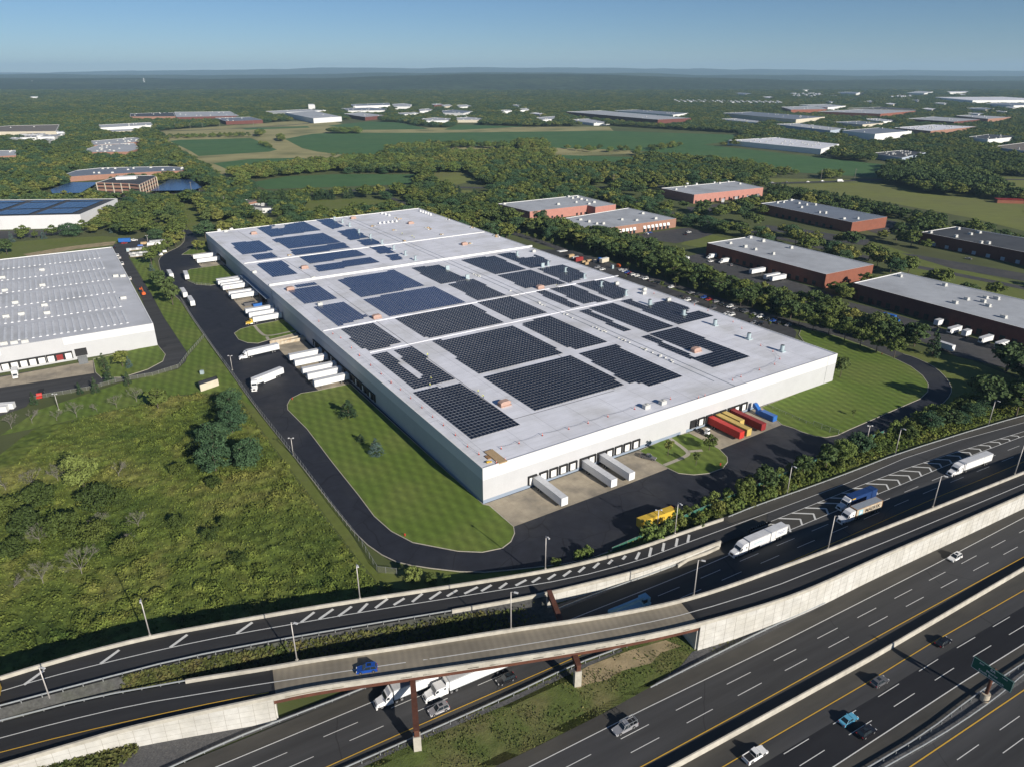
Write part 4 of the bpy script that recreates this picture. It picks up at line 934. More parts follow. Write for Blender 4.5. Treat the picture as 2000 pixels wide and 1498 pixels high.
# ---- solar arrays ------------------------------------------------------
ARR = [
 [(501, 446), (538, 440), (537, 444.5), (592, 433), (627.5, 450.5), (531.5, 464)], [(614.5, 430), (645, 428), (673, 443), (650, 449)],
 [(530, 468.5), (632, 455.5), (666.5, 474), (566, 487)], [(449, 476), (507, 470.5), (535.5, 490), (474, 498.5)], [(565, 489), (671, 475), (684, 485), (577, 500)],
 [(490, 499.5), (530, 494.5), (542, 504), (503.5, 509)], [(658, 452), (692.5, 448), (720, 465), (684.5, 470.5)], [(696.5, 471), (728, 467), (745, 477), (713.5, 481.5)],
 [(586, 503), (694, 489), (716, 499.5), (605, 516.5)], [(722, 483.5), (749.5, 481), (774, 494.5), (743, 497.5)], [(611, 520), (725, 503.5), (742, 513), (623.5, 532)],
 [(752.5, 500), (775.5, 497), (788.5, 507.5), (767, 510.5)], [(501.5, 516), (548, 509.5), (583.5, 535.5), (532.5, 542.5)], [(574, 558.5), (616, 552), (621, 557), (582, 563)],
 [(562.5, 568), (624, 558), (657, 584), (595, 595)], [(658.5, 547.5), (772, 528), (830.5, 559.5), (705.5, 582)], [(802.5, 525), (855, 518), (913, 546.5), (861.5, 556)],
 [(708, 585.5), (850, 560.5), (909.5, 592), (761, 619)], [(874.5, 555.5), (925, 546.5), (988, 577.5), (933, 588)], [(612, 601), (670, 590.5), (718.5, 620), (661.5, 638.5)],
 [(770.5, 623), (920, 595), (985, 631), (835.5, 662)], [(933, 592), (996, 579.5), (1067, 612), (1001, 626)], [(665, 643), (728, 631), (785, 671), (720, 687), (700, 677)],
 [(847, 668), (1000, 637), (1101, 690), (938, 731), (921, 722)], [(944, 736), (1110, 694.5), (1222, 752), (1045, 803)], [(1015, 632), (1076, 619), (1187, 669), (1122, 684), (1088, 670)],
 [(1129, 691), (1198.5, 673), (1334, 736), (1272, 754.5), (1243, 747), (1228, 749)], [(724, 694.5), (803, 677.5), (890, 741), (810, 761)], [(811, 768), (900, 747), (957, 787), (987, 812), (1017, 830), (920, 858)],
 [(900, 509), (964, 500.6), (1028, 527), (969, 537)], [(973, 498), (1030, 490.5), (1040, 497), (1075, 510), (1068, 520), (1037, 525)], [(973, 539), (1037.5, 528), (1104, 555), (1025, 564)],
 [(1048, 526), (1099, 518), (1146, 536), (1139, 544.5), (1111, 554)], [(1044.5, 571), (1065, 567), (1134, 599), (1114, 602)], [(1071, 564), (1118, 558), (1188, 588), (1141, 595)],
 [(1123, 554), (1174, 547), (1226, 567), (1218, 581), (1200, 586)], [(1130, 607.5), (1146, 604.5), (1232, 646), (1219, 649)], [(1149, 603), (1195, 593), (1314, 637), (1267, 650.5)],
 [(1212, 590), (1233, 586), (1262, 599), (1285, 592), (1305, 587), (1348, 603), (1340, 613), (1365, 609), (1394, 618), (1326, 635)], [(1252, 659.5), (1268, 656), (1356, 698), (1349, 703)],
 [(1270, 654), (1326, 641), (1462, 698), (1393, 719), (1352, 701), (1391, 688), (1366, 679), (1338, 684)]]
HOLES = [[(757, 689), (769, 686), (828, 739), (818, 742)], [(530, 444), (556, 440), (556, 446), (532, 448)], [(1006, 494), (1040, 490), (1045, 503), (1012, 505)]]
hol = [[(p.x, p.y) for p in PL(h_, ZR)] for h_ in HOLES]
PWX, PWY = 1.58, 2.13
mat("panel_frame", (.34, .35, .37), .4, .1, 2, metal=.4)
fxn = fx; lyn = Vector((-fx.y, fx.x, 0))
def loc2(p): r_ = p - WA; return r_.dot(fxn), r_.dot(lyn)
cent = []
for a in ARR:
    c = sum((G(u, v, ZR) for u, v in a), Vector()) / len(a); s_, t_ = loc2(c); cent.append((s_, t_))
order = sorted(range(len(ARR)), key=lambda i: cent[i][1])
def ordn(n):
    return {1: "first", 2: "second", 3: "third", 4: "fourth", 5: "fifth", 6: "sixth", 7: "seventh", 8: "eighth", 9: "ninth", 10: "tenth", 11: "eleventh", 12: "twelfth", 13: "thirteenth", 14: "fourteenth", 15: "fifteenth", 16: "sixteenth", 17: "seventeenth", 18: "eighteenth", 19: "nineteenth", 20: "twentieth"}.get(n, "%d%s" % (n, "th" if n % 100 in (11, 12, 13) else {1: "st", 2: "nd", 3: "rd"}.get(n % 10, "th")))
bands = {}
for rk, i in enumerate(order): bands.setdefault(0 if cent[i][0] < 50 else 1 if cent[i][0] < 90 else 2 if cent[i][0] < 118 else 3 if cent[i][0] < 150 else 4, []).append(i)
BN = ["left wall", "left conduit", "left side of the pipes", "right side of the pipes", "right wall"]
alab = {}
for bn, lst in bands.items():
    for k_, i in enumerate(lst): alab[i] = "%s solar array from the front, in the column by the %s" % (ordn(k_ + 1), BN[bn])
for i, a in enumerate(ARR):
    poly = [(p.x, p.y) for p in PL(a, ZR)]; pp = [loc2(Vector((x, y, 0))) for x, y in poly]
    s0, s1 = min(p[0] for p in pp), max(p[0] for p in pp); t0, t1 = min(p[1] for p in pp), max(p[1] for p in pp)
    blue = cent[i][1] > 255 or (cent[i][1] > 170 and cent[i][0] < 75)  # distant arrays take the bluer colour that holds the sky's reflection
    b = MB(); fr = MB(); o0 = WA.copy(); o0.z = ZR
    org = WA + fxn * cent[i][0] + lyn * cent[i][1]; org.z = ZR
    t = empty("solar_array", org); tag(t, alab[i], "solar array", "solar arrays on the big warehouse roof")
    ni = int((s1 - s0) / PWX) + 1; nj = int((t1 - t0) / PWY) + 1; rows_ = []
    for jj in range(nj + 1):
        for ii in range(ni + 1):
            s_ = s0 + (ii + .5) * PWX; tt = t0 + (jj + .5) * PWY
            wpt = WA + fxn * s_ + lyn * tt
            if not inpoly(wpt.x, wpt.y, poly) or any(inpoly(wpt.x, wpt.y, h_) for h_ in hol): continue
            c = wpt - Vector((org.x, org.y, 0)); hw, hh = PWX / 2 - .19, PWY / 2 - .17
            e1 = fxn * hw; e2 = lyn * hh; zl, zh = .22, .34
            vs = [(c.x - e1.x - e2.x, c.y - e1.y - e2.y, zl), (c.x + e1.x - e2.x, c.y + e1.y - e2.y, zh), (c.x + e1.x + e2.x, c.y + e1.y + e2.y, zh), (c.x - e1.x + e2.x, c.y - e1.y + e2.y, zl)]
            b.add(vs, [(0, 1, 2, 3)])
            fr.add([(x, y, 0.0) for x, y, z in vs] + [(x, y, z - .03) for x, y, z in vs], [(1, 2, 6, 5), (0, 4, 7, 3)])
    b.build("panels", M["panel_sky_tint" if blue else "panel"], t); fr.build("mounting", M["panel_frame"], t)
# cones, ropes and workers on the roof
def cone():
    t = empty("safety_cone", (0, 0, 0)); b = MB(); b.tube((0, 0, .06), (0, 0, 1.15), .17, 10, r2=.04); b.build("cone_body", M["cone_red"], t); b = MB(); b.box((0, 0, .03), (.55, .55, .06)); b.build("base", M["dark"], t)
    b = MB(); b.tube((0, 0, .62), (0, 0, .8), .115, 10, r2=.09, caps=False); b.build("band", M["white"], t); return t
CN = [(650 + 325 * 0 + x * .325, 680 + y * .325) for x, y in ((160, 48), (228, 106), (291, 158), (350, 210), (407, 250), (468, 302), (536, 358), (600, 414), (665, 464), (737, 522), (810, 592), (878, 638), (1036, 672), (983, 690), (1012, 604), (1119, 572), (1260, 524), (1418, 486), (1534, 450), (1653, 412), (1814, 366))]
CN += [(950 + x * .35, 450 + y * .35) for x, y in ((1027, 942), (1183, 935), (1219, 924), (1373, 838), (1420, 820), (1523, 780), (1608, 750), (1637, 720), (1598, 678), (1530, 645), (1425, 550), (1376, 514), (1236, 450), (1160, 420), (935, 355))]
CN += [(400 + x * .325, 380 + y * .325) for x, y in ((1237, 1225), (1177, 1175), (1120, 1130), (1060, 1080), (996, 1028), (930, 968), (882, 925), (818, 865), (770, 840), (686, 765))][2:]
c0 = None
for i, (u, v) in enumerate(CN):
    o = cone() if c0 is None else copy_tree(c0); c0 = c0 or o
    o.location = G(u, v, ZR) + Vector((0, 0, .0)); tag(o, "%s orange safety cone along the warehouse roof edge line" % ordn(i + 1) if i < 20 else "%s orange safety cone of the roof edge line, counted from the left wall" % ordn(i + 1), "safety cone", "orange cones along the warehouse roof edge")
k = MB()
for seq in (range(0, 12), [14, 15, 16, 17, 18, 19, 20, 21], [24, 25, 26, 27, 28, 29, 30]):
    sq = list(seq)
    for a, c in zip(sq, sq[1:]):
        p, q = G(*CN[a], ZR), G(*CN[c], ZR)
        for n_ in range(6):
            f0, f1 = n_ / 6, (n_ + 1) / 6; sg = lambda f_: .95 - 1.5 * (f_ - f_ * f_)
            k.tube(p * (1 - f0) + q * f0 + Vector((0, 0, max(.08, sg(f0)))), p * (1 - f1) + q * f1 + Vector((0, 0, max(.08, sg(f1)))), .035, 4, caps=False)
tag(k.build("warning_rope", M["grey_paint"]), "thin sagging warning rope strung between the orange roof cones", "rope")
# timber pallet pile at near corner and material piles
def pile(name, label, cat, cpx, z, items, group=None):
    p = G(*cpx, z); t = empty(name, p); tag(t, label, cat, group)
    for nm, m_, bxs in items:
        b = MB()
        for (x, y, zz, sx, sy, sz) in bxs: b.box((x, y, zz), (sx, sy, sz), faz)
        b.build(nm, M[m_], t)
    return t
pile("board_stack", "flat brown stack of insulation boards at the roof's near corner", "board stack", (968, 892), ZR, [("boards", "wood", [(0, 0, .2, 3.2, 9.5, .4), (-1.8, 2.6, .15, 1.6, 3.0, .3)]), ("offcuts", "rust_edge", [(-2.6, -.5, .2, 1.2, 2.2, .35), (-2.4, -3.6, .1, 1.4, 1.0, .2)])])
pile("tool_bundle", "small yellow tool bundle beside the brown board stack", "tools", (953, 903), ZR, [("bag", "yellow", [(0, 0, .3, 1.2, .6, .5), (.9, .3, .2, .6, .5, .4)]), ("handles", "dark", [(-.9, .2, .15, .9, .15, .15)])])
RM = [((1357 - 520, 444), 0)]
rr = random.Random(11)
for n_, (u, v) in enumerate([(773, 427), (780, 429), (838, 449), (834, 446), (863, 459), (805, 437), (791, 472), (875, 430), (922, 446), (968, 461), (971, 464), (917, 477), (770, 451), (728, 443), (566, 500)]):
    pile("material_pile", ["mixed", "low", "loose"][n_ % 3] + " pile of roofing materials, %s on the far part of the warehouse roof" % ordn(n_ + 1), "materials", (u, v), ZR,
         [("boards", "wood", [(rr.uniform(-1, 1), rr.uniform(-1, 1), .4, rr.uniform(.8, 1.8), rr.uniform(.6, 1.4), .7) for _ in range(2)]), ("wraps", "hvac", [(rr.uniform(-2, 2), rr.uniform(-1, 1), .35, rr.uniform(.6, 1.4), .8, .6) for _ in range(2)]), ("bins", "dark", [(rr.uniform(-2, 2), rr.uniform(-1, 1), .3, .8, .6, .6)])], "roofing materials on the warehouse roof")
# small roof workers: one continuous skinned body each
def worker_mesh(stoop):
    me = bpy.data.meshes.new("person"); s_ = stoop
    V = [(0, 0, .92), (0, 0, 1.15), (0 + s_ * .2, 0, 1.40), (s_ * .26, 0, 1.52), (s_ * .3, 0, 1.66), (0, .17, .88), (.03, .18, .48), (0, .18, .05), (.14, .18, .02), (0, -.17, .88), (-.03, -.18, .48), (-.02, -.18, .05), (.12, -.18, .02), (s_ * .2, .21, 1.38), (s_ * .3 + .05, .26, 1.12), (s_ * .5 + .16, .24, .92), (s_ * .2, -.21, 1.38), (s_ * .3 + .05, -.26, 1.12), (s_ * .5 + .16, -.24, .92)]
    E = [(0, 1), (1, 2), (2, 3), (3, 4), (0, 5), (5, 6), (6, 7), (7, 8), (0, 9), (9, 10), (10, 11), (11, 12), (2, 13), (13, 14), (14, 15), (2, 16), (16, 17), (17, 18)]
    Rr = [.15, .16, .17, .07, .11, .10, .075, .055, .05, .10, .075, .055, .05, .075, .055, .045, .075, .055, .045]
    me.from_pydata(V, E, []); o = bpy.data.objects.new("tmp", me); COL.objects.link(o)
    md = o.modifiers.new("s", 'SKIN'); sv = me.skin_vertices[0].data
    for i, r_ in enumerate(Rr): sv[i].radius = (r_, r_)
    sv[0].use_root = True; o.modifiers.new("d", 'SUBSURF').levels = 1
    dg = bpy.context.evaluated_depsgraph_get(); m2 = bpy.data.meshes.new_from_object(o.evaluated_get(dg)); bpy.data.objects.remove(o)
    m2.materials.clear(); m2.materials.append(M["jeans"]); m2.materials.append(M["hi_vis"]); m2.materials.append(M["skin"])
    for p in m2.polygons: z = p.center.z; p.material_index = 0 if z < .95 else 1 if z < 1.47 else 2
    return m2
wm0, wm1 = worker_mesh(0), worker_mesh(1.2)
for n_, (u, v, lab) in enumerate([(842, 743, "worker in a hi vis vest standing on the split solar array"), (840, 756, "worker in yellow vest at the near edge of the split solar array"), (934, 768, "worker in pale yellow top beside the cable run"), (944, 777, "worker bending on the roof beside a small box"), (835, 697, "worker in hi vis vest by the conduit left of the large array"), (1087, 561, "worker standing near the salmon unit on the roof curb"), (805, 464, "worker in an orange vest on the far roof beside pipes"), (786, 459, "worker crouched far away on the roof's open white part"), (809, 467, "worker at the curb end beside roofing materials")]):
    o = bpy.data.objects.new("person", (wm1 if n_ in (3, 7) else wm0)); COL.objects.link(o); o.location = G(u, v, ZR); o.rotation_euler.z = n_ * 1.3; tag(o, lab, "person")
    h = MB(); h.tube((.3 * (1.2 if n_ in (3, 7) else 0) , 0, 1.68), (.3 * (1.2 if n_ in (3, 7) else 0), 0, 1.82), .15, 10, r2=.10); h.build("hard_hat", M["white"], o)
# ------------------------------------------------------------------ other buildings
# left warehouse with skylight strips
lw, lc, lq = building("warehouse", "white warehouse on the left with a pale ribbed skylight roof and dock doors", "warehouse", [(299, 632), (219, 482.5), (0, 507), (-160, 525), (-420, 560), (-260, 716), (0, 680)][:3] + [(-300, 540), (-300, 722), (0, 680)], 12.0, "wall_light", "roof_metal", cop=.5, seed=3)
LN = (G(299, 632, 12) - G(0, 680, 12)).normalized(); LB2 = (G(219, 482.5, 12) - G(299, 632, 12)).normalized(); lnn = Vector((LN.y, -LN.x, 0)); laz2 = math.atan2(LN.y, LN.x)
b = MB(); A = base(G(299, 632, 12)) + lnn * .04 - lc; E_ = base(G(-300, 722 + 6, 12)) + lnn * .04 - lc
b.add([(E_.x, E_.y, 8.3), (A.x, A.y, 8.3), (A.x, A.y, 11.97), (E_.x, E_.y, 11.97)], [(0, 1, 2, 3)]); b.build("upper_band", M["wall_white"], lw)
def strips(u0v0, cols, rows, dx, dy, name, m, wd, ln):
    pass
O_ = base(G(299, 632, 12)); nstrip = 0
for blk in range(2):
    for r_ in range(7):
        for i in range(26 if blk == 0 else 22):
            s_ = 11 + blk * 100 + i * 2.95; t_ = 8 + r_ * 33
            p = O_ - LN * s_ + LB2 * (t_ + 13) ; q = px(p.x, p.y, 12)
            if q[0] < -60: continue
            if not all(inpoly(*(p - lc + LB2 * k2 - LN * 0).xy, lq) for k2 in (-13, 14)): continue
            b = MB(); cc = p - lc; b.box((cc.x, cc.y, 11.85), (1.3, 25, .42), laz2, top=(.6, 1)); b.build("skylight", M["skylight"], lw); nstrip += 1
for i in range(24):
    p = O_ - LN * 92 + LB2 * (6 + i * 5.6) - lc; b = MB(); b.box((p.x, p.y, 12.1), (1.6, 1.6, .9), laz2); b.build("rooftop_unit", M["white"], lw)
for u, v in ((82, 528), (83, 558), (87, 597), (92, 612), (5, 543), (10, 568), (226, 540), (241, 583), (240, 540), (8, 672), (28, 670), (49, 668), (30, 592), (42, 614), (12, 619)):
    p = G(u, v, 12) - lc; b = MB(); b.box((p.x, p.y, 12.4), (3.0, 2.0, 1.5), laz2); b.build("rooftop_unit", M["hvac"], lw)
gate = lambda: None
def ldock(u, open_=False, col="white"):
    A_ = base(G(299, 632, 12)); E2 = base(G(-300, 728, 12)); p = along(E2, A_, u) + lnn * .08 - lc
    d_ = MB(); d_.box((0, 0, 2.6), (2.7, .1, 2.9)); o = d_.build("dock_door", M[col], lw, (p.x, p.y, 0), laz2)
    s = MB(); s.box((-1.6, -.2, 2.7), (.45, .5, 3.2)); s.box((1.6, -.2, 2.7), (.45, .5, 3.2)); s.box((0, -.25, 4.5), (3.7, .7, .7)); s.build("dock_seal", M["dark"], o)
for u, c_ in ((12, "white"), (30, "white"), (48, "white"), (65.5, "white"), (83, "white"), (101, "white"), (118, "dark_red"), (135, "white")): ldock(u, col=c_)
p = along(base(G(-300, 728, 12)), base(G(299, 632, 12)), 160) + lnn * .08 - lc
b = MB(); b.box((0, 0, 3.4), (5.2, .1, 3.8)); b.build("ramp_door", M["dark"], lw, (p.x, p.y, 0), laz2)
b = MB(); b.extr([(-8.5, 0), (0, 0), (0, 1.4)], -2.0, 2.0); o = b.build("loading_ramp", M["galv_post"], lw, (p.x, p.y, 0), laz2 + math.pi / 2)
for s_ in (-1.9, 1.9):
    b = MB(); b.box((-4, s_, 1.3), (8, .08, .08)); b.build("ramp_rail", M["galv"], o)

def bld(name, label, roof, zr, wm, rm, units=4, cat="warehouse", group=None, **k): return building(name, label, cat, roof, zr, wm, rm, units=units, group=group, seed=hash(label) % 997 if False else sum(map(ord, label)) % 997, **k)
# blue solar warehouse upper left
t, c, q = bld("warehouse", "white warehouse at left with blue solar roof and blue awnings", [(156, 419.5), (229, 388.5), (0, 391), (-260, 394), (-260, 427), (0, 423)], 12, "wall_white", "roof_dark", 0, cop=.6)
BK = {}; e1 = (G(156, 419.5, 12) - G(0, 423, 12)).normalized(); e2 = (G(229, 388.5, 12) - G(156, 419.5, 12)).normalized(); o0 = G(156, 419.5, 12)
poly = [(p.x, p.y) for p in PL([(150, 418), (217, 392), (-200, 395), (-200, 424)], 12)]
for i in range(-34, 2):
    for j in range(-1, 36):
        cc = o0 + e1 * (i * 6.2) + e2 * (j * 4.3)
        if not inpoly(cc.x, cc.y, poly) or i % 6 == 5 or j % 9 == 8: continue
        a1 = e1 * 2.95; a2 = e2 * 2.05; z = 12.3
        BK.setdefault((i // 6, j // 9), MB()).add([tuple((cc - a1 - a2).xy) + (z,), tuple((cc + a1 - a2).xy) + (z,), tuple((cc + a1 + a2).xy) + (z,), tuple((cc - a1 + a2).xy) + (z,)], [(0, 1, 2, 3)])
sa = tag(empty("solar_array", (0, 0, 0)), "blue solar array covering the roof of the white warehouse with awnings", "solar array")
for bk in BK.values(): bk.build("panel_block", M["panel_sky_tint"], sa)
for (u0, v0, u1, v1) in ((164, 436, 178, 429), (215, 413, 234, 402)):
    a, e = G(u0, v0, 3.2) - c, G(u1, v1, 3.2) - c; b = MB(); d_ = (e - a); n_ = Vector((d_.y, -d_.x, 0)).normalized()
    b.add([a, e, e + n_ * 1.5 - Vector((0, 0, 1.2)), a + n_ * 1.5 - Vector((0, 0, 1.2))], [(0, 1, 2, 3)]); b.build("awning", M["awning_blue"], t)
for u in (-8, 5, 20, 30, 55, 66): 
    a = G(u, 447, 0) - c; b = MB(); b.box((0, 0, 0), (3.2, .12, 3.2)); pq = G(u, 445.5 - (u - 0) * 0.02, 0) - c; b.build("dock_door", M["dark"], t, (pq.x, pq.y, 2.2), math.atan2(e1.y, e1.x))
# brick buildings to the right
WN = ("white", .6)
t1, c1, q1 = bld("brick_building", "pink and red brick building with pale roof, farther half of the stepped pair", [(972, 398.5), (1129.5, 382), (1203, 400), (1163, 405), (1147, 401.5), (1035, 414)], 9, "brick_pink", "roof_grey", upx=[(985, 399), (1110, 385), (1118, 388), (1128, 386), (1135, 390), (1090, 400), (1145, 392), (1160, 396), (1150, 399), (1125, 396)], units=0, cat="building", doors=[((1060, 428), (1100, 424), 4, .2, 2.6, 2.2, "dark"), ((1118, 421), (1150, 417), 4, .2, 2.6, 2.2, "dark")])
t2, c2, q2 = bld("brick_building", "red brick building with white awnings facing the small car park", [(1079, 430.5), (1227.5, 406.5), (1321, 427.5), (1150, 451)], 8, "brick_orange", "roof_grey", upx=[(1120, 438), (1133, 430), (1150, 434), (1165, 438), (1178, 438), (1214, 430), (1243, 431), (1280, 428), (1255, 418)], units=0, cat="building")
A2_, B2_ = base(G(1150, 451, 8)), base(G(1321, 427.5, 8)); d2_ = (B2_ - A2_).normalized(); n2_ = Vector((d2_.y, -d2_.x, 0))
for f_ in [.10, .16, .22, .26] + [.335 + .042 * i for i in range(5)] + [.62 + .047 * i for i in range(7)]:
    p = A2_ + (B2_ - A2_) * f_ + n2_ * .1 - c2
    b = MB(); b.box((0, 0, 1.4), (2.6, .1, 2.6)); o = b.build("window", M["glass"], t2, (p.x, p.y, 0), math.atan2(d2_.y, d2_.x))
    b = MB(); b.add([(-1.5, -.05, 5.4), (1.5, -.05, 5.4), (1.5, -1.0, 3.0), (-1.5, -1.0, 3.0)], [(0, 1, 2, 3)]); b.build("awning", M["white"], o)
bld("brick_building", "pink walled building with grey roof and trailers at its docks", [(1291, 368), (1436, 354.5), (1491, 367), (1356, 381)], 9.5, "brick_pink", "roof_grey", upx=[(1320, 371), (1338, 366), (1342, 360), (1360, 361), (1395, 358), (1405, 359), (1445, 360), (1422, 356)], units=0, cat="building", doors=[((1365, 401), (1490, 386), 14, .2, 3.2, 2.4, "dark")])
bld("brick_building", "brick building with blue grey roof and orange end wall facing the meadow", [(1485.5, 398), (1552, 390), (1733, 424.5), (1665, 435)], 9.5, "brick_red", "roof_blue", upx=[(1518, 397), (1530, 396), (1545, 392), (1560, 398), (1575, 401), (1592, 401), (1600, 416), (1612, 417), (1648, 428), (1675, 428), (1565, 406)], units=0, cat="building", doors=[((1500, 424), (1640, 448), 9, .4, 3.2, 3, "dark")])
bld("brick_building", "brick building with pale roof, three docked trailers and two box trucks", [(1381, 475), (1470, 461.5), (1706.5, 517.5), (1614, 536.5)], 9.5, "brick_red", "roof_grey", upx=[(1426, 476), (1455, 483), (1475, 488), (1465, 465), (1490, 472), (1545, 485), (1510, 497)], units=0, cat="building", doors=[((1392, 498), (1605, 559), 15, .6, 3.4, 2.8, "dark")])
bld("brick_building", "long maroon brick building with pale roof cut by the right edge", [(1667, 553), (1760, 532), (2000, 586), (2200, 632), (2120, 678), (2000, 642)], 10, "brick_maroon", "roof_grey", upx=[(1757, 540), (1845, 558), (1888, 585), (1865, 592), (1925, 582), (1946, 584), (1920, 590), (1930, 598), (1960, 620)], units=0, cat="building", doors=[((1672, 587), (2000, 690), 17, .4, 3.4, 2.8, "dark")])
bld("brick_building", "dark roofed maroon building in shade at the right edge above the trees", [(1799, 454), (1867, 443), (2000, 465), (2200, 500), (2150, 530), (2000, 493)], 9.5, "brick_maroon", "roof_dark", upx=[(1817, 455), (1867, 463), (1895, 458), (1871, 448), (1912, 455), (1916, 475), (1930, 476)], units=0, cat="building", doors=[((1810, 480), (2000, 520), 7, .4, 3, 3, "bluewall")])
# left office park
t, c, q = bld("office_building", "three storey brick office building with flat dark roof and white penthouse", [(188, 357), (233, 344), (298, 343), (305, 346), (272, 361), (252, 359)], 12.5, "brick_orange", "roof_dark", 0, cat="office")
for z0 in (1.0, 5.2, 9.3):
    b = MB(); rr_ = [a + (a.normalized() * .12) for a in q]; b.walls(rr_, z0 + .4, z0 + 1.9, 0); b.build("window_band", M["glass"], t)
for j in range(len(q)):
    a, e = q[j], q[(j + 1) % len(q)]; n = max(1, int((e - a).length / 9)); ed_ = (e - a).normalized(); no = Vector((ed_.y, -ed_.x, 0))
    for i in range(n + 1):
        p = a + (e - a) * (i / n) + no * .2; b = MB(); b.box((p.x, p.y, 6.2), (1.0, .6, 12.4), math.atan2(ed_.y, ed_.x)); b.build("pillar", M["cream"], t)
p = G(248, 350, 12.5) - c; b = MB(); b.box((p.x, p.y, 14), (22, 12, 3), .3); b.build("penthouse", M["white"], t)
for k_, (lab, poly) in enumerate([("solar carport canopy left of the three storey office", [(98, 371), (136, 357), (192, 356.5), (158, 377), (102, 378)]), ("solar carport canopy right of the three storey office", [(294, 373), (332, 351), (374, 351.5), (394, 366), (378, 372)])]):
    P_ = [G(u, v, 4.5) for u, v in poly]; cc = sum(P_, Vector()) / len(P_); cc.z = 0; tt = empty("carport", cc); tag(tt, lab, "carport", "solar carports at the office park"); qq = [(p.x - cc.x, p.y - cc.y) for p in P_]
    b = MB(); b.prism(qq, 4.3, 4.5, 0, 0, True); b.build("panels", M["panel_sky_tint"], tt); FOOT.append(([(p.x, p.y) for p in P_], 8))
    for p in P_:
        r_ = (p - cc) * .85; b = MB(); b.tube((r_.x, r_.y, 0), (r_.x, r_.y, 4.3), .3, 6); b.build("column", M["galv_post"], tt)
t, c, q = bld("office_building", "long low zigzag office with white edged roof behind the three storey office", [(129, 340), (150, 333), (200, 328), (330, 325.5), (370, 328.5), (355, 334), (300, 336), (190, 342), (132, 346)], 6.5, "brick_orange", "roof_blue", 14, cat="office")
for i, (lab, r_) in enumerate([("low brick office wing with cluttered grey roof, left of the green hedge line", [(178, 276), (262, 269), (278, 271), (272, 277), (220, 283), (180, 284)]), ("low brick office with grey roof in front of its twin wing", [(168, 292), (195, 283), (262, 280), (272, 291), (250, 297), (170, 298)])]):
    bld("office_building", lab, r_, 7, "brick_orange", "roof_grey", 14, cat="office")
bld("office_building", "white roofed brick office at the left edge of the photo", [(-60, 296), (31, 294), (31, 304), (-60, 309)], 8, "brick_orange", "roof_grey", 5, cat="office")
t, c, q = bld("small_building", "small white flat roofed building among trees behind the warehouse", [(476, 402), (505, 397.5), (532, 398), (537, 407), (512, 407)], 5, "white", "roof_dark", 4, cat="building", doors=[((512, 417), (536, 417), 3, 1, 2.4, 1.6, "glass", "window")], margin=14)
bld("small_building", "low brown roofed building just behind the small white one", [(461, 393), (500, 388), (515, 391), (480, 398)], 4, "brick_orange", "roof_brown", 0, cat="building", margin=8)
# shed in the mown field
sp_ = [G(387, 745, 3.2), G(423, 734, 3.2), G(425.5, 740, 3.2), G(390, 752, 3.2)]
t, c, q = building("shed", "small flat roofed grey shed standing alone on the mown grass", "shed", sp_, 3.2, "cream", "roof_dark", cop=.15, coping="dark")
b = MB(); b.box((1, 0, 1), (1.5, 1.2, 1.8)); o = b.build("utility_cabinet", M["vent"], None, G(391, 731)); tag(o, "small green utility cabinet just behind the grey shed", "cabinet")
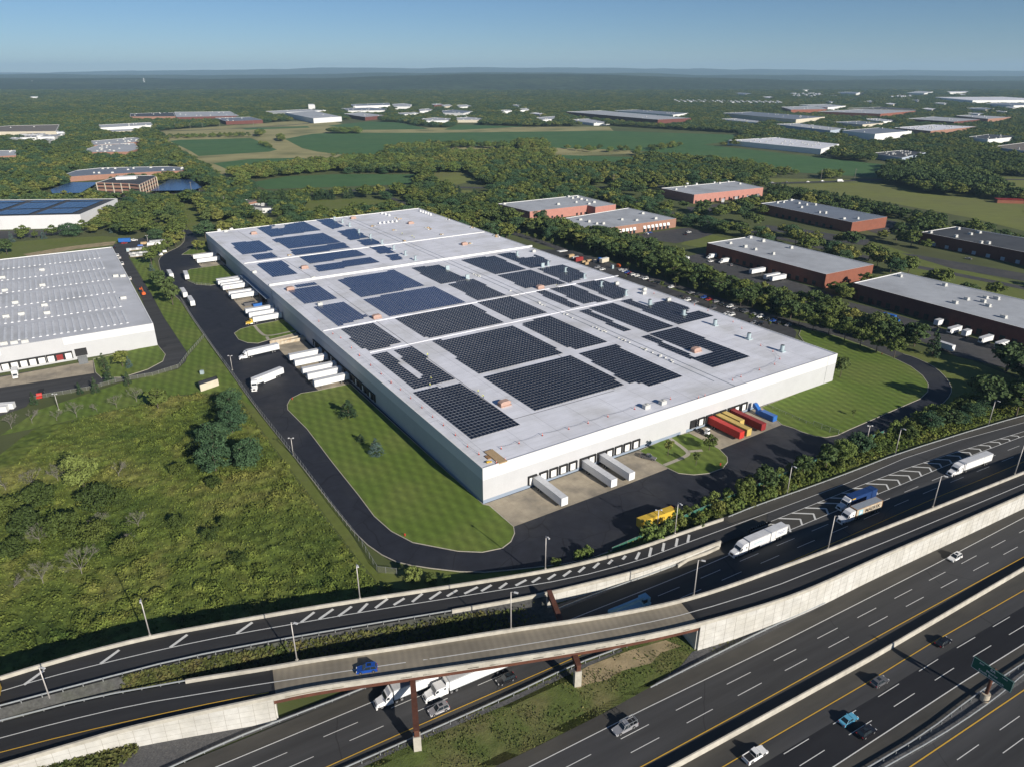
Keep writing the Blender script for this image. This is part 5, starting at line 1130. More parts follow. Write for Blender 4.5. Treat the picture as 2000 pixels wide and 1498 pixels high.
# far buildings: (label, roof px, height, wall, roof, units)
FAR = [
 ("long tan walled warehouse with brown roof at the far left", [(-120, 262), (-60, 252), (22, 246), (116, 244), (109, 257), (0, 258)], 10, "cream", "roof_brown", 4),
 ("pale roofed long building left of the power poles", [(193, 244.5), (296, 239.5), (298, 245), (194, 250.5)], 8, "white", "roof_grey", 6),
 ("small pale flat building in front of the long pale one", [(213, 254), (266, 252), (266, 255.5), (216, 258)], 5, "cream", "roof_grey", 0),
 ("brick warehouse with dark solar roof, left half of the far pair", [(254, 222.5), (338, 220), (343, 228), (254, 228.5)], 9, "brick_orange", "roof_dark", 6),
 ("grey roofed warehouse, right half of the far pair", [(340, 219.5), (450, 218.5), (467, 227), (345, 229.5)], 10, "brick_maroon", "roof_grey", 10),
 ("low dark roofed warehouse nearer the field than the far pair", [(420, 231), (490, 229), (513, 235), (441, 237.5)], 9, "brick_maroon", "roof_blue", 8),
 ("big white warehouse with ribbed side beyond the straw field", [(556.5, 221), (612, 217), (667, 228.5), (612, 232)], 13, "wall_white", "roof_grey", 2),
 ("long white warehouse roof behind the ribbed white warehouse", [(518, 218), (600, 214), (640, 216), (560, 220)], 9, "white", "roof_grey", 3),
 ("tall windowless white block rising above the far trees", [(602, 204), (613, 204), (615, 205.5), (602, 205.5)], 22, "white", "white", 0),
 ("long white warehouse with pale blue roof in the far centre", [(685, 204.5), (760, 202), (762, 206), (690, 208)], 11, "white", "roof_blue", 4),
 ("white warehouse continuing right of the pale blue roofed one", [(766, 204), (790, 202.5), (804, 204.5), (800, 209), (770, 209)], 11, "white", "roof_grey", 3),
 ("low building with blue and white roof in the far centre", [(666, 212.5), (720, 210.5), (755, 213), (750, 216.5), (680, 217)], 8, "white", "roof_blue", 12),
 ("pale roofed warehouse with dark brown side wall in the far centre", [(671, 223), (706, 220), (750, 226), (713, 229.5)], 10, "brick_maroon", "roof_grey", 4),
 ("long maroon warehouse with pale roof and orange brick end", [(1106, 219), (1175, 216.5), (1350, 231.5), (1285, 234.5)], 13, "brick_maroon", "roof_grey", 2),
 ("low pale solar roofed building behind the long maroon warehouse", [(1199.5, 216.5), (1245, 215), (1346, 221.5), (1315, 225)], 10, "white", "roof_blue", 10),
 ("pale green roofed low building left of the maroon warehouse", [(1044, 230.5), (1084, 227.5), (1084, 233), (1060, 235)], 6, "white", "roof_grey", 3),
 ("pale green roofed long low building in front of the maroon warehouse", [(1108, 234.5), (1150, 232.5), (1192, 241), (1160, 241.5)], 6, "white", "roof_grey", 3),
 ("long cream walled warehouse with blue white roof", [(1412, 221.5), (1468, 219), (1611, 229), (1555, 234)], 12, "cream", "roof_blue", 12),
 ("low grey building left of the cream walled warehouse", [(1400, 233), (1440, 232), (1492, 238), (1478, 240)], 6, "white", "roof_grey", 6),
 ("long cream building with a blue wall and many white roof units", [(1515, 243), (1559, 241.5), (1652, 252), (1622, 255.5)], 9, "bluewall", "roof_grey", 14),
 ("white warehouse with blue grey side wall and dark roof", [(1646, 255.5), (1716, 250), (1781, 256.5), (1709.5, 262.5)], 14, "white", "roof_blue", 3),
 ("broad white roofed warehouse at the edge of the long green crop field", [(1422, 274.5), (1517, 269), (1639, 282), (1604, 292)], 9, "white", "roof_white", 22),
 ("dark roofed low warehouse dotted with white skylights", [(1702, 299.5), (1762, 294), (1809, 298.5), (1762, 309)], 8, "bluewall", "roof_dark", 20),
 ("dark ribbed roof building with white wall near the right edge", [(1891, 268), (1930, 263), (1993, 267.5), (1930, 273)], 9, "white", "roof_dark", 8),
 ("white roofed warehouse with many skylights and brick dock side", [(1746, 250), (1825, 244), (1909, 248), (1818, 256.5)], 9, "brick_orange", "roof_white", 26),
 ("brown walled warehouse with pale roof on the right", [(1771, 232.5), (1825, 228.5), (1914, 234), (1863.5, 238.5)], 9, "brick_maroon", "roof_grey", 5),
 ("orange tan walled warehouse with grey roof on the far right", [(1867, 226.5), (1895, 225), (1975, 229.5), (1930, 233)], 12, "brick_orange", "roof_grey", 4),
 ("maroon walled warehouse with dark grey roof in the right distance", [(1526, 209.5), (1597, 207.5), (1615, 214), (1545, 215)], 12, "brick_red", "roof_grey", 3),
 ("long dark roofed warehouse with red brick centre in the right distance", [(1597, 218.5), (1685, 214), (1788, 217.5), (1720, 223)], 11, "brick_red", "roof_grey", 10),
 ("white warehouse with roof block behind the maroon walled one", [(1561, 205.5), (1615, 204), (1652, 207.5), (1617, 210.5)], 12, "white", "roof_grey", 6),
 ("dark flat warehouse behind the long dark roofed one", [(1655, 212), (1720, 209.5), (1780, 213), (1790, 216)], 10, "cream", "roof_dark", 6),
 ("very long white warehouse on the far right skyline side", [(1827, 190.5), (1965, 190), (2060, 196), (1900, 197)], 13, "white", "roof_white", 4),
 ("white walled warehouse cut by the right edge in the distance", [(1925, 203), (1975, 201), (2060, 205), (1980, 207)], 12, "white", "roof_blue", 4),
 ("grey blue warehouse cut by the right edge nearer the dark trees", [(1937, 287), (2000, 279), (2060, 282), (2060, 299), (2000, 295)], 8, "bluewall", "roof_brown", 2),
 ("grey building with a cream end wall in front of the brick row", [(1625, 239), (1680, 237), (1725, 241), (1685, 244)], 9, "cream", "roof_blue", 6),
 ("low pale building with white units between warehouses on the right", [(1680, 233), (1715, 232), (1755, 236), (1725, 238)], 6, "white", "roof_grey", 8),
 ("small white warehouse near the far highway on the right", [(1772, 182), (1795, 178.5), (1822, 180), (1805, 183)], 13, "white", "roof_grey", 0),
 ("thin white warehouse line right of the far highway", [(1850, 179.5), (1890, 179), (1896, 181), (1855, 181.5)], 10, "white", "roof_white", 0),
 ("white and blue warehouse left of the far highway", [(1630, 181), (1660, 180), (1680, 181), (1672, 183.5)], 12, "white", "roof_blue", 0),
 ("low cream building at the very right edge of the distance", [(1880, 212), (1920, 210.5), (1942, 213), (1925, 215)], 9, "cream", "roof_blue", 4),
 ("small white roofed building in the middle of the far forest at left", [(59, 189), (74, 189), (75, 190.5), (59, 190.5)], 8, "white", "white", 0),
 ("small pale building beside a lone pole on the far left ridge", [(48, 159.5), (64, 159.5), (66, 161), (48, 161)], 16, "cream", "white", 0),
 ("thin white building in the far left forest", [(118, 163.5), (130, 163), (130, 164.5), (118, 165)], 12, "white", "white", 0),
 ("low white building below the pylons in the left distance", [(296, 161), (330, 160.5), (332, 162), (296, 162.5)], 12, "cream", "white", 0),
 ("beige low complex on the far hillside left of centre", [(677, 156), (712, 155.5), (713, 157.5), (677, 158)], 14, "cream", "cream", 0),
 ("distant white shed right of the water tower", [(1280, 168), (1300, 167.5), (1302, 169), (1281, 169.5)], 10, "white", "white", 0),
 ("tiny white building far beyond the residential rows", [(1568, 176), (1579, 175.5), (1580, 177), (1568, 177.5)], 10, "white", "white", 0),
 ("grey roofed block on the left edge of the far centre offices", [(842, 204), (860, 203), (866, 205), (848, 206)], 9, "brick_maroon", "roof_grey", 2),
 ("white topped office in the far centre with dark base", [(862, 206), (878, 204.5), (884, 207), (868, 209)], 9, "cream", "roof_grey", 3),
 ("white office right of the far centre offices", [(890, 206), (912, 205), (922, 208), (897, 210)], 9, "white", "roof_grey", 4),
 ("blue windowed white office in the far centre", [(862, 217), (885, 215), (923, 218), (905, 222), (866, 221)], 10, "white", "roof_blue", 5),
 ("low white office with plant on its roof near the field trees", [(823, 233), (850, 230), (880, 232), (876, 236), (830, 237)], 7, "white", "roof_grey", 8),
 ("low white office right of the one with roof plant", [(888, 231), (915, 229), (943, 232), (935, 235), (893, 235)], 7, "cream", "roof_grey", 6),
 ("pale office strip hidden among far centre trees", [(765, 222), (810, 219.5), (823, 222), (790, 224)], 6, "white", "roof_grey", 5),
 ("small white office in trees left of the far centre offices", [(818, 214), (842, 212), (845, 216), (820, 218)], 8, "white", "roof_grey", 3),
 ("small white office in trees far right of the centre offices", [(978, 216), (996, 214.5), (1000, 217), (980, 218)], 8, "white", "roof_grey", 2),
 ("white building partly hidden by trees near the long poles", [(1013, 213), (1030, 212), (1034, 215), (1016, 216)], 8, "white", "roof_grey", 2),
]
fr_ = random.Random(77)
for i_ in range(18):
    u_ = [1700, 1740, 1790, 1840, 1880, 1930, 1975, 1815, 1955, 1905, 1500, 1450, 30, 60, 95, 1010, 1050, 1620][i_]; v_ = [198, 203, 196, 202, 185, 193, 210, 213, 218, 222, 190, 183, 270, 264, 272, 206, 222, 199][i_]; w_ = 8 + (i_ * 7) % 13
    FAR.append(("small %s building %s in the distance among trees, %s from the left" % (("pale", "cream", "white")[i_ % 3], "standing alone" if i_ % 2 else "with a flat roof", ordn(i_ + 1)), [(u_ - w_, v_), (u_ - w_ * .2, v_ - 1.5), (u_ + w_, v_ + .3), (u_ + w_ * .3, v_ + 2)], 8, ("white", "cream", "white")[i_ % 3], ("roof_grey", "roof_white", "roof_blue")[i_ % 3], 2))
for lab, r_, zr_, wm_, rm_, un in FAR:
    bld("warehouse" if "office" not in lab else "office_building", lab, r_, zr_, wm_, rm_, un, cat="office" if "office" in lab else "warehouse", cop=.9)
# white estate houses
hr = random.Random(9); n_h = 0; h0 = None
def house():
    t = empty("house", (0, 0, 0)); b = MB(); b.box((0, 0, 3), (11, 8, 6)); b.build("wall", M["white"], t)
    b = MB(); b.extr([(-6, 6), (6, 6), (0, 9.2)], -4.4, 4.4); o = b.build("roof", M["roof_grey"], t); b = MB(); b.box((2, 1, 8.6), (.9, .9, 2.2)); b.build("chimney", M["brick_red"], o)
    b = MB()
    for x in (-3.4, 0, 3.4):
        for z in (1.6, 4.4): b.box((x, -4.05, z), (1.2, .1, 1.3)); 
    b.build("windows", M["glass"], t); return t
HS = [(1318 + i * 3.9 + hr.uniform(-1, 1), 200.5 + (i % 3) * 1.3 + i * .05 + hr.uniform(-.4, .4), 0) for i in range(54)] + [(1546 + hr.uniform(0, 60), 186.5 + hr.uniform(0, 6), 1) for i in range(26)] + [(1740 + hr.uniform(0, 40), 191 + hr.uniform(0, 3), 2) for _ in range(9)]
for u, v, gk in HS:
    o = house() if h0 is None else copy_tree(h0); h0 = h0 or o
    o.location = G(u, v); s_ = 1.3 if gk == 0 else 1.6; o.scale = (s_, s_, s_); o.rotation_euler.z = hr.choice([.3, 1.87, .3, 2.2]) + hr.uniform(-.2, .2)
    lab, gr = [("white house with grey gabled roof in the long estate row before the forest", "white houses in the long estate row"), ("white gabled house in the small distant cluster left of the far highway", "white houses in the distant cluster"), ("white gabled house in the small group right of the far highway", "white houses right of the far highway")][gk]
    tag(o, lab, "house", gr); FOOT.append(([(o.location.x - 8, o.location.y - 8), (o.location.x + 8, o.location.y - 8), (o.location.x + 8, o.location.y + 8), (o.location.x - 8, o.location.y + 8)], 5))
b = MB(); t = empty("house", G(1811, 367)); tag(t, "white two storey farmhouse half hidden by big dark trees", "house")
b.box((0, 0, 3.5), (12, 9, 7), .5); b.build("wall", M["white"], t); b = MB(); b.extr([(-7, 7), (7, 7), (0, 11)], -5, 5); b.build("roof", M["roof_grey"], t, (0, 0, 0), .5)
t = empty("barn", G(1970, 397)); tag(t, "long low red barn beyond the meadow at right", "barn"); b = MB(); b.box((0, 0, 2), (26, 8, 4), -.2); b.build("wall", M["brick_red"], t); b = MB(); b.extr([(-13.5, 4), (13.5, 4), (13.5, 4.2), (0, 4.25), (-13.5, 4.2)], -5, 5); b.build("roof", M["dark_red"], t, (0, 0, 0), -.2)
t0_ = None
for i in range(46):
    u = fr_.choice((fr_.uniform(1380, 2010), fr_.uniform(1560, 2010), fr_.uniform(980, 1300), fr_.uniform(5, 120))); v = fr_.uniform(158, 205) if u > 1300 else fr_.uniform(150, 172) if u > 900 else fr_.uniform(262, 276)
    if t0_ is None:
        t0_ = empty("small_building", (0, 0, 0)); b = MB(); b.box((0, 0, 3.5), (40, 18, 7)); b.build("wall", M["white"], t0_); b = MB(); b.box((0, 0, 7.2), (40.4, 18.4, .4)); b.box((6, 2, 8), (3, 3, 1.4)); b.build("roof", M["roof_grey"], t0_); o = t0_
    else: o = copy_tree(t0_)
    o.location = G(u, v); s_ = fr_.uniform(.6, 1.5); o.scale = (s_, s_, 1); o.rotation_euler.z = fr_.choice((.3, .5, 1.9)); tag(o, "small pale flat roofed building far away among the distant trees", "building", "small pale buildings far away")
    FOOT.append(([(o.location.x - 22 * s_, o.location.y - 14 * s_), (o.location.x + 22 * s_, o.location.y - 14 * s_), (o.location.x + 22 * s_, o.location.y + 14 * s_), (o.location.x - 22 * s_, o.location.y + 14 * s_)], 5))
# water tower and pylons
t = empty("water_tower", G(887, 147.3, 0)); tag(t, "white water tower standing above the far forest", "water tower")
b = MB(); b.tube((0, 0, 0), (0, 0, 95), 9, 10, r2=5); b.build("stem", M["white"], t); b = MB(); b.tube((0, 0, 95), (0, 0, 150), 26, 16, r2=26); b.tube((0, 0, 150), (0, 0, 162), 26, 16, r2=8); b.build("tank", M["white"], t)
def pylon(h=52):
    t = empty("pylon", (0, 0, 0)); b = MB()
    for x, y in ((-1, -1), (1, -1), (1, 1), (-1, 1)): b.tube((x * 4.5, y * 4.5, 0), (x * .8, y * .8, h), .6, 4)
    for i in range(6):
        z = i * h / 6; r0 = 4.5 - 3.7 * z / h; z1 = z + h / 6; r1 = 4.5 - 3.7 * z1 / h
        for (ax, ay), (bx_, by_) in (((-1, -1), (1, -1)), ((1, -1), (1, 1)), ((1, 1), (-1, 1)), ((-1, 1), (-1, -1))): b.tube((ax * r0, ay * r0, z), (bx_ * r1, by_ * r1, z1), .2, 3)
    b.build("lattice", M["galv"], t); b = MB()
    for z in (h * .72, h * .84, h * .96): b.tube((-9, 0, z), (9, 0, z), .35, 4)
    b.build("cross_arms", M["galv"], t); return t
p0 = None
for i, (u, v, s_) in enumerate([(66, 173, 1.2), (129, 172, 1.1), (206.5, 171.5, 1.1), (284, 173, 1.6), (341, 168, 1), (346, 168, 1.3), (429, 166, 1), (515, 167, 1), (601, 165, 1), (684.5, 166, 1), (769.5, 165, 1.4), (844, 163, 1), (902.5, 163, 1), (963, 162.5, .9), (1018, 163, 1.3), (1091, 162, 1), (1170, 163, 1), (1250, 163.5, 1.2), (1318.5, 163.5, 1), (1386, 164, 1), (1461, 164, 1), (1523, 168, 1.2), (1587, 166, 1), (1663, 166, 1), (1734, 166, 1), (1773, 165, 1), (1868, 168, 1.1), (1936, 168, 1.1), (1065, 176, .9), (1155, 158, 1)]):
    o = pylon() if p0 is None else copy_tree(p0); p0 = p0 or o
    o.location = G(u, v); o.scale = (s_, s_, s_); o.rotation_euler.z = .4; tag(o, "grey lattice pylon above the far forest, %s from the left" % ordn(i + 1), "pylon", "pylons above the far forest")
u0 = None
for i, (u, v, h) in enumerate([(306, 254, 14), (343, 252, 14), (372, 252, 13), (396, 251, 13), (430, 251, 13), (496, 249, 13), (1097, 361, 12), (1125, 361, 12), (1198, 363, 12), (1387, 357, 12), (1461, 354, 12), (1603, 352, 12), (1669, 350, 12), (962, 290, 13), (440, 409, 10), (375, 378, 10), (1140, 240, 14), (1105, 220, 14)]):
    t = empty("utility_pole", G(u, v)) if u0 is None else copy_tree(u0)
    if u0 is None:
        b = MB(); b.tube((0, 0, 0), (0, 0, 13), .28, 6); b.build("pole", M["bark_pale"], t); b = MB(); b.box((0, 0, 12), (2.6, .2, .25)); b.build("cross_arm", M["bark_pale"], t); u0 = t
    t.location = G(u, v); tag(t, "wooden utility pole beside the distant roads, %s of those in view" % ordn(i + 1), "utility pole", "utility poles along the distant roads")
# hills on the horizon
def hill(name, dist, prof, depth, m):
    n = 220; vs = []; half = dist * 1.0
    for j in range(5):
        for i in range(n + 1):
            x = -half + 2 * half * i / n; u = CU + F * x / (dist * math.cos(TH) + 0) * math.cos(TH) ; zt_ = tab(prof, u)
            hgt = (H + (HV - zt_) / F * dist * 1.0) + 14 * mnoise.noise(Vector((x / 900, dist, 0))) * dist / 12000 + 5 * mnoise.noise(Vector((x / 150, dist, 3)))
            k_ = [0, .55, .9, 1, .4][j]; vs.append((x, dist + (j - 3) * depth / 3, max(-5, hgt * k_)))
    b = MB(); b.add(vs, [(j * (n + 1) + i, j * (n + 1) + i + 1, (j + 1) * (n + 1) + i + 1, (j + 1) * (n + 1) + i) for j in range(4) for i in range(n)])
    return tag(b.build(name, M[m], sm=True), kind='structure')
mat("hill_wood", (.022, .042, .018), .95, .75, .018, (.050, .072, .03), .0012, .8, coord='Pos', bump=30, bscale=.012)
hill("hills", 8200, [(-400, 150), (0, 151), (400, 152), (700, 151), (760, 148), (900, 145.5), (1060, 144), (1180, 146), (1300, 150), (1500, 154), (2000, 156), (2400, 156)], 2600, "hill_wood")
hill("hills", 13000, [(-400, 144), (0, 144), (300, 146), (450, 146.5), (640, 145), (750, 143), (1000, 142), (1200, 143), (1350, 146), (1600, 147), (2000, 149)], 2600, "hill_wood")
hill("hills", 24000, [(-800, 143), (0, 143), (60, 141.5), (200, 143), (320, 139), (420, 138.5), (550, 137.5), (640, 135), (700, 134), (850, 135.5), (930, 133), (1000, 134.5), (1100, 134), (1300, 136), (1500, 137.5), (1700, 138.5), (2000, 140), (2600, 140)], 5000, "hill_wood")
# ------------------------------------------------------------------ vehicles
def wheel(parent, x, y, r=.52, wd=.3, dual=False):
    b = MB(); s = 1 if y > 0 else -1; w_ = wd * (2.0 if dual else 1)
    b.tube((0, -s * w_, 0), (0, 0, 0), r, 16); o = b.build("wheel", M["tyre"], parent, (x, y, r)); b = MB(); b.tube((0, 0, 0), (0, s * .02, 0), r * .6, 12); b.build("rim", M["rim"], o); return o
def trailer_parts(t, L=16.15, x0=0.0, body="trailer_white", roofm="trailer_roof", gear=True, skirt=False, reefer=False, hgt=2.85, z0=1.15, ribs=False, W=2.6, tandem=2.6):
    """box from x0-L to x0 (front at x0)"""
    b = MB(); b.box((x0 - L / 2, 0, z0 + hgt / 2), (L, W, hgt))
    if ribs:
        n = int(L / .55)
        for i in range(n):
            for s in (-1, 1): b.box((x0 - L + (i + .5) * L / n, s * (W / 2 + .02), z0 + hgt / 2), (.25, .05, hgt - .3))
    bo = b.build("trailer_box", M[body], t)
    b = MB(); b.box((x0 - L / 2, 0, z0 + hgt + .02), (L - .1, W - .1, .05))
    for i in range(int(L / 1.2)): b.box((x0 - L + .6 + i * 1.2, 0, z0 + hgt + .055), (.05, W - .2, .02))
    b.build("trailer_roof", M[roofm], bo)
    b = MB()
    for s in (-1, 1): b.box((x0 - L / 2, s * (W / 2 + .015), z0 + .08), (L, .03, .16)); b.box((x0 - L / 2, s * (W / 2 + .015), z0 + hgt - .06), (L, .03, .12))
    b.build("edge_rail", M["galv" if body in ("trailer_white", "truck_white") else body], bo)
    b = MB(); b.box((x0 - L - .02, -.66, z0 + hgt / 2), (.05, 1.22, hgt - .25)); b.box((x0 - L - .02, .66, z0 + hgt / 2), (.05, 1.22, hgt - .25)); b.build("rear_door", M[body], t)
    b = MB(); b.box((x0 - L / 2, -.5, z0 - .18), (L - .4, .14, .34)); b.box((x0 - L / 2, .5, z0 - .18), (L - .4, .14, .34)); b.box((x0 - L + .1, 0, .55), (.12, 2.3, .14)); b.box((x0 - L + .1, -.8, .85), (.1, .12, .6)); b.box((x0 - L + .1, .8, .85), (.1, .12, .6)); b.build("chassis", M["trailer_frame"], t)
    for dx in (tandem - .1, tandem + 1.15):
        for s in (-1, 1): wheel(t, x0 - L + dx, s * 1.28, .5, .28, True)
    if gear:
        b = MB()
        for s in (-1, 1): b.box((x0 - 2.8, s * .75, .6), (.16, .16, 1.15)); b.box((x0 - 2.8, s * .75, .06), (.35, .3, .08))
        b.build("landing_gear", M["trailer_frame"], t)
    if skirt:
        b = MB()
        for s in (-1, 1): b.box((x0 - L * .5, s * 1.25, z0 - .4), (L * .42, .04, .75))
        b.build("side_skirt", M[body], t)
    if reefer:
        b = MB(); b.box((x0 + .35, 0, z0 + hgt - 1.1), (.7, 2.0, 1.9)); b.build("cooling_unit", M["white"], t); b = MB(); b.box((x0 + .71, 0, z0 + hgt - 1.2), (.02, 1.5, 1.1)); b.build("grille", M["dark"], t)
    return bo
def tractor_parts(t, x0, col="truck_white", sleeper=True, fairing=True):
    """nose at x0, cab body behind, pointing +x"""
    L = 6.6 if sleeper else 5.2; cabx0 = x0 - 2.15; cabx1 = cabx0 - (3.3 if sleeper else 1.7)
    b = MB()                              # hood tapers to the nose
    hood = [(x0, .62, .95, .85), (x0 - .35, .60, 1.45, 1.0), (x0 - 2.2, .60, 1.95, 1.15)]
    vs = []
    for x, z0, z1, hw in hood: vs += [(x, -hw, z0), (x, hw, z0), (x, hw * .92, z1), (x, -hw * .92, z1)]
    b.add(vs, [(0, 1, 2, 3)] + [(i * 4 + j, i * 4 + (j + 1) % 4, (i + 1) * 4 + (j + 1) % 4, (i + 1) * 4 + j) for i in range(2) for j in range(4)])
    top = 3.75 if fairing else 2.9
    prof = [(cabx0 + .35, .6), (cabx0 + .05, 2.05), (cabx0 - .45, 2.85)] + ([(cabx0 - 1.2, 3.6), (cabx0 - 1.8, top)] if fairing and sleeper else [(cabx0 - .7, 2.95)] + ([(cabx0 - 1.3, 3.7)] if fairing else [])) + [(cabx1, top), (cabx1, .6)]
    vs = []; n = len(prof); cz = 1.8
    for y, kk in ((-1.22, .0), (-1.25, 0)):
        pass
    b.extr(prof, -1.22, 1.22)
    cab = b.build("cab", M[col], t)
    b = MB(); b.add([(cabx0 + .08, -1.12, 2.07), (cabx0 + .08, 1.12, 2.07), (cabx0 - .40, 1.02, 2.82), (cabx0 - .40, -1.02, 2.82)], [(0, 1, 2, 3)]); b.build("windshield", M["glass"], cab)
    b = MB()
    for s in (-1, 1): b.add([(cabx0 - .1, s * 1.235, 1.95), (cabx0 - .95, s * 1.235, 1.95), (cabx0 - .95, s * 1.235, 2.65), (cabx0 - .42, s * 1.235, 2.65)], [(0, 1, 2, 3)])
    b.build("side_window", M["glass"], cab)
    if sleeper:
        b = MB()
        for s in (-1, 1): b.box((cabx1 + .8, s * 1.23, 2.35), (.5, .03, .45))
        b.build("sleeper_window", M["glass"], cab)
    b = MB(); b.box((x0 + .02, 0, 1.02), (.08, 1.15, .65)); b.build("grille", M["dark"], cab)
    b = MB(); b.box((x0 - .05, 0, .45), (.35, 2.35, .35)); b.build("bumper", M["chrome" if col == "yellow" else col], cab)
    for s in (-1, 1):
        b = MB(); b.box((x0 - .2, s * .88, .98), (.3, .28, .28)); b.build("headlight", M["lens"], cab)
        b = MB(); b.box((cabx0 + .1, s * 1.5, 2.15), (.12, .25, .55)); b.box((cabx0 + .05, s * 1.36, 2.2), (.05, .35, .05)); b.build("mirror", M["dark"], cab)
        b = MB(); b.tube((cabx0 - .3, s * 1.0, .62), (cabx0 - 1.8, s * 1.0, .62), .32, 10); b.build("fuel_tank", M["galv"], t)
        b = MB(); b.box((x0 - 1.25, s * 1.12, 1.05), (1.5, .4, .35), top=(.7, 1)); b.build("fender", M[col], cab)
    b = MB(); b.box((x0 - L / 2 - 1.3, 0, .85), (L + .4, .9, .25)); b.build("frame", M["trailer_frame"], t)
    for s in (-1, 1): wheel(t, x0 - 1.25, s * 1.22, .52, .3)
    rx = cabx1 - .75
    for dx in (0, 1.3):
        for s in (-1, 1): wheel(t, rx - dx, s * 1.25, .52, .28, True)
    return rx - .65
def semi(name, label, nose, tail, z=0.12, col="truck_white", sleeper=True, fairing=True, L=16.15, group="semi trucks", fold=0.0, **kw):
    a = G(*nose, z) if not isinstance(nose, Vector) else nose; e = G(*tail, z) if not isinstance(tail, Vector) else tail; dv = a - e; az = math.atan2(dv.y, dv.x)
    t = empty(name, a, az); tag(t, label, "semi truck", group); t.location.z = a.z
    k = tractor_parts(t, 0, col, sleeper, fairing)
    if fold:
        tt = bpy.data.objects.new("trailer", None); COL.objects.link(tt); tt.parent = t; tt.location = (k + .1, 0, 0); tt.rotation_euler.z = fold
        bo = trailer_parts(tt, L, 1.0, gear=True, **kw)
    else: bo = trailer_parts(t, L, k + 1.1, gear=True, **kw)
    return t, bo, k + 1.1
def side_text(parent, txt, size, m, x, z, side, W=1.3, **k):
    """lettering on trailer side; side=+1 is the +y side"""
    rot = (math.pi / 2, 0, math.pi) if side > 0 else (math.pi / 2, 0, 0)
    return text_mesh(txt, size, "lettering", m, parent, (x, side * (W + .045), z), rot, thick=.004, **k)
# highway trucks head down-left, so the camera sees their +y (left hand) side
t, bo, xb = semi("semi_truck", "white sleeper semi truck with blue and grey lettering beside the gore nose", (1428, 1087), (1548, 1035), skirt=True)
vis = 1
side_text(bo, "CADENCE", 1.15, "pale_blue", xb - 3.6, 2.55, vis); side_text(bo, "MAKING THINGS", .5, "logo_blue", xb - 13.6, 2.9, vis); side_text(bo, "HAPPEN", .5, "logo_blue", xb - 13.6, 2.3, vis)
b = MB(); b.box((xb - 7.4, 1.325, 2.55), (.12, .02, 2.5)); b.build("stripe", M["pale_blue"], bo); b = MB(); b.box((xb - 11.0, 1.325, 2.55), (.1, .02, 2.7)); b.build("seam", M["grey_paint"], bo)
t, bo, xb = semi("semi_truck", "white day cab truck hauling a rust edged beige container lettered MAERSK", (1638, 1022), (1719, 991), sleeper=True, fairing=True, L=12.2, body="beige", roofm="galv", ribs=False, tandem=1.6)
side_text(bo, "MAERSK", 1.75, "logo_black", xb - 7.6, 2.55, vis, bold=.02, sx=1.1)
b = MB(); b.box((xb - 2.1, 1.325, 2.6), (1.9, .02, 1.9)); o = b.build("emblem", M["pale_blue"], bo)
b = MB(); pts = []
for i in range(14):
    r_ = .75 if i % 2 == 0 else .28; an = math.pi * i / 7 + math.pi / 2; pts.append((xb - 2.1 + r_ * math.cos(an), 1.345, 2.6 + r_ * math.sin(an)))
b.add(pts + [(xb - 2.1, 1.345, 2.6)], [(i, (i + 1) % 14, 14) for i in range(14)]); b.build("emblem_star", M["white"], bo)
b = MB()
for x in (xb - .08, xb - 12.12): b.box((x, 0, 2.58), (.2, 2.68, 2.95))
for s in (-1, 1): b.box((xb - 6.1, s * 1.33, 1.22), (12.2, .05, .18)); b.box((xb - 6.1, s * 1.33, 3.95), (12.2, .05, .14))
b.build("corner_frame", M["rust_edge"], bo)
t, bo, xb = semi("semi_truck", "white truck hauling a dark blue container, half behind the beige one", (1637, 996), (1721, 964), sleeper=False, fairing=True, L=12.2, body="navy", roofm="navy", tandem=1.6)
b = MB(); b.box((xb - .9, 1.325, 3.5), (1.6, .02, .45)); b.build("marking", M["yellow"], bo)
t, bo, xb = semi("semi_truck", "white sleeper semi truck, rightmost of those on the highway", (1853, 929), (1943, 896), skirt=False)
side_text(bo, "A", .9, "vent", xb - 2.4, 2.6, vis)
b = MB(); b.box((xb - 11.2, 1.325, 2.55), (.08, .02, 2.7)); b.build("seam", M["grey_paint"], bo)
semi("semi_truck", "white day cab truck emerging from under the flyover beside the rusty bent", (733, 1381), (850, 1333), sleeper=False, fairing=True)
semi("semi_truck", "white sleeper semi with cooling unit emerging from under the flyover", (829, 1368), (990, 1300), sleeper=True, fairing=False, reefer=True)
# yard trucks
t, bo, xb = semi("semi_truck", "white day cab truck driving across the left yard toward the fence", (467, 703), (549, 684), z=0, sleeper=False)
side_text(bo, "UNLIP", .6, "logo_black", xb - 3, 2.5, 1)
nose = G(497, 765); rdv = G(503, 735) - nose
t, bo, xb = semi("semi_truck", "white truck turning in the left yard with its trailer folded sideways", nose, nose + rdv, z=0, sleeper=True, fold=-R(48), skirt=True)
side_text(bo, "GAINEY", .75, "yellow", -2.2, 2.7, 1)
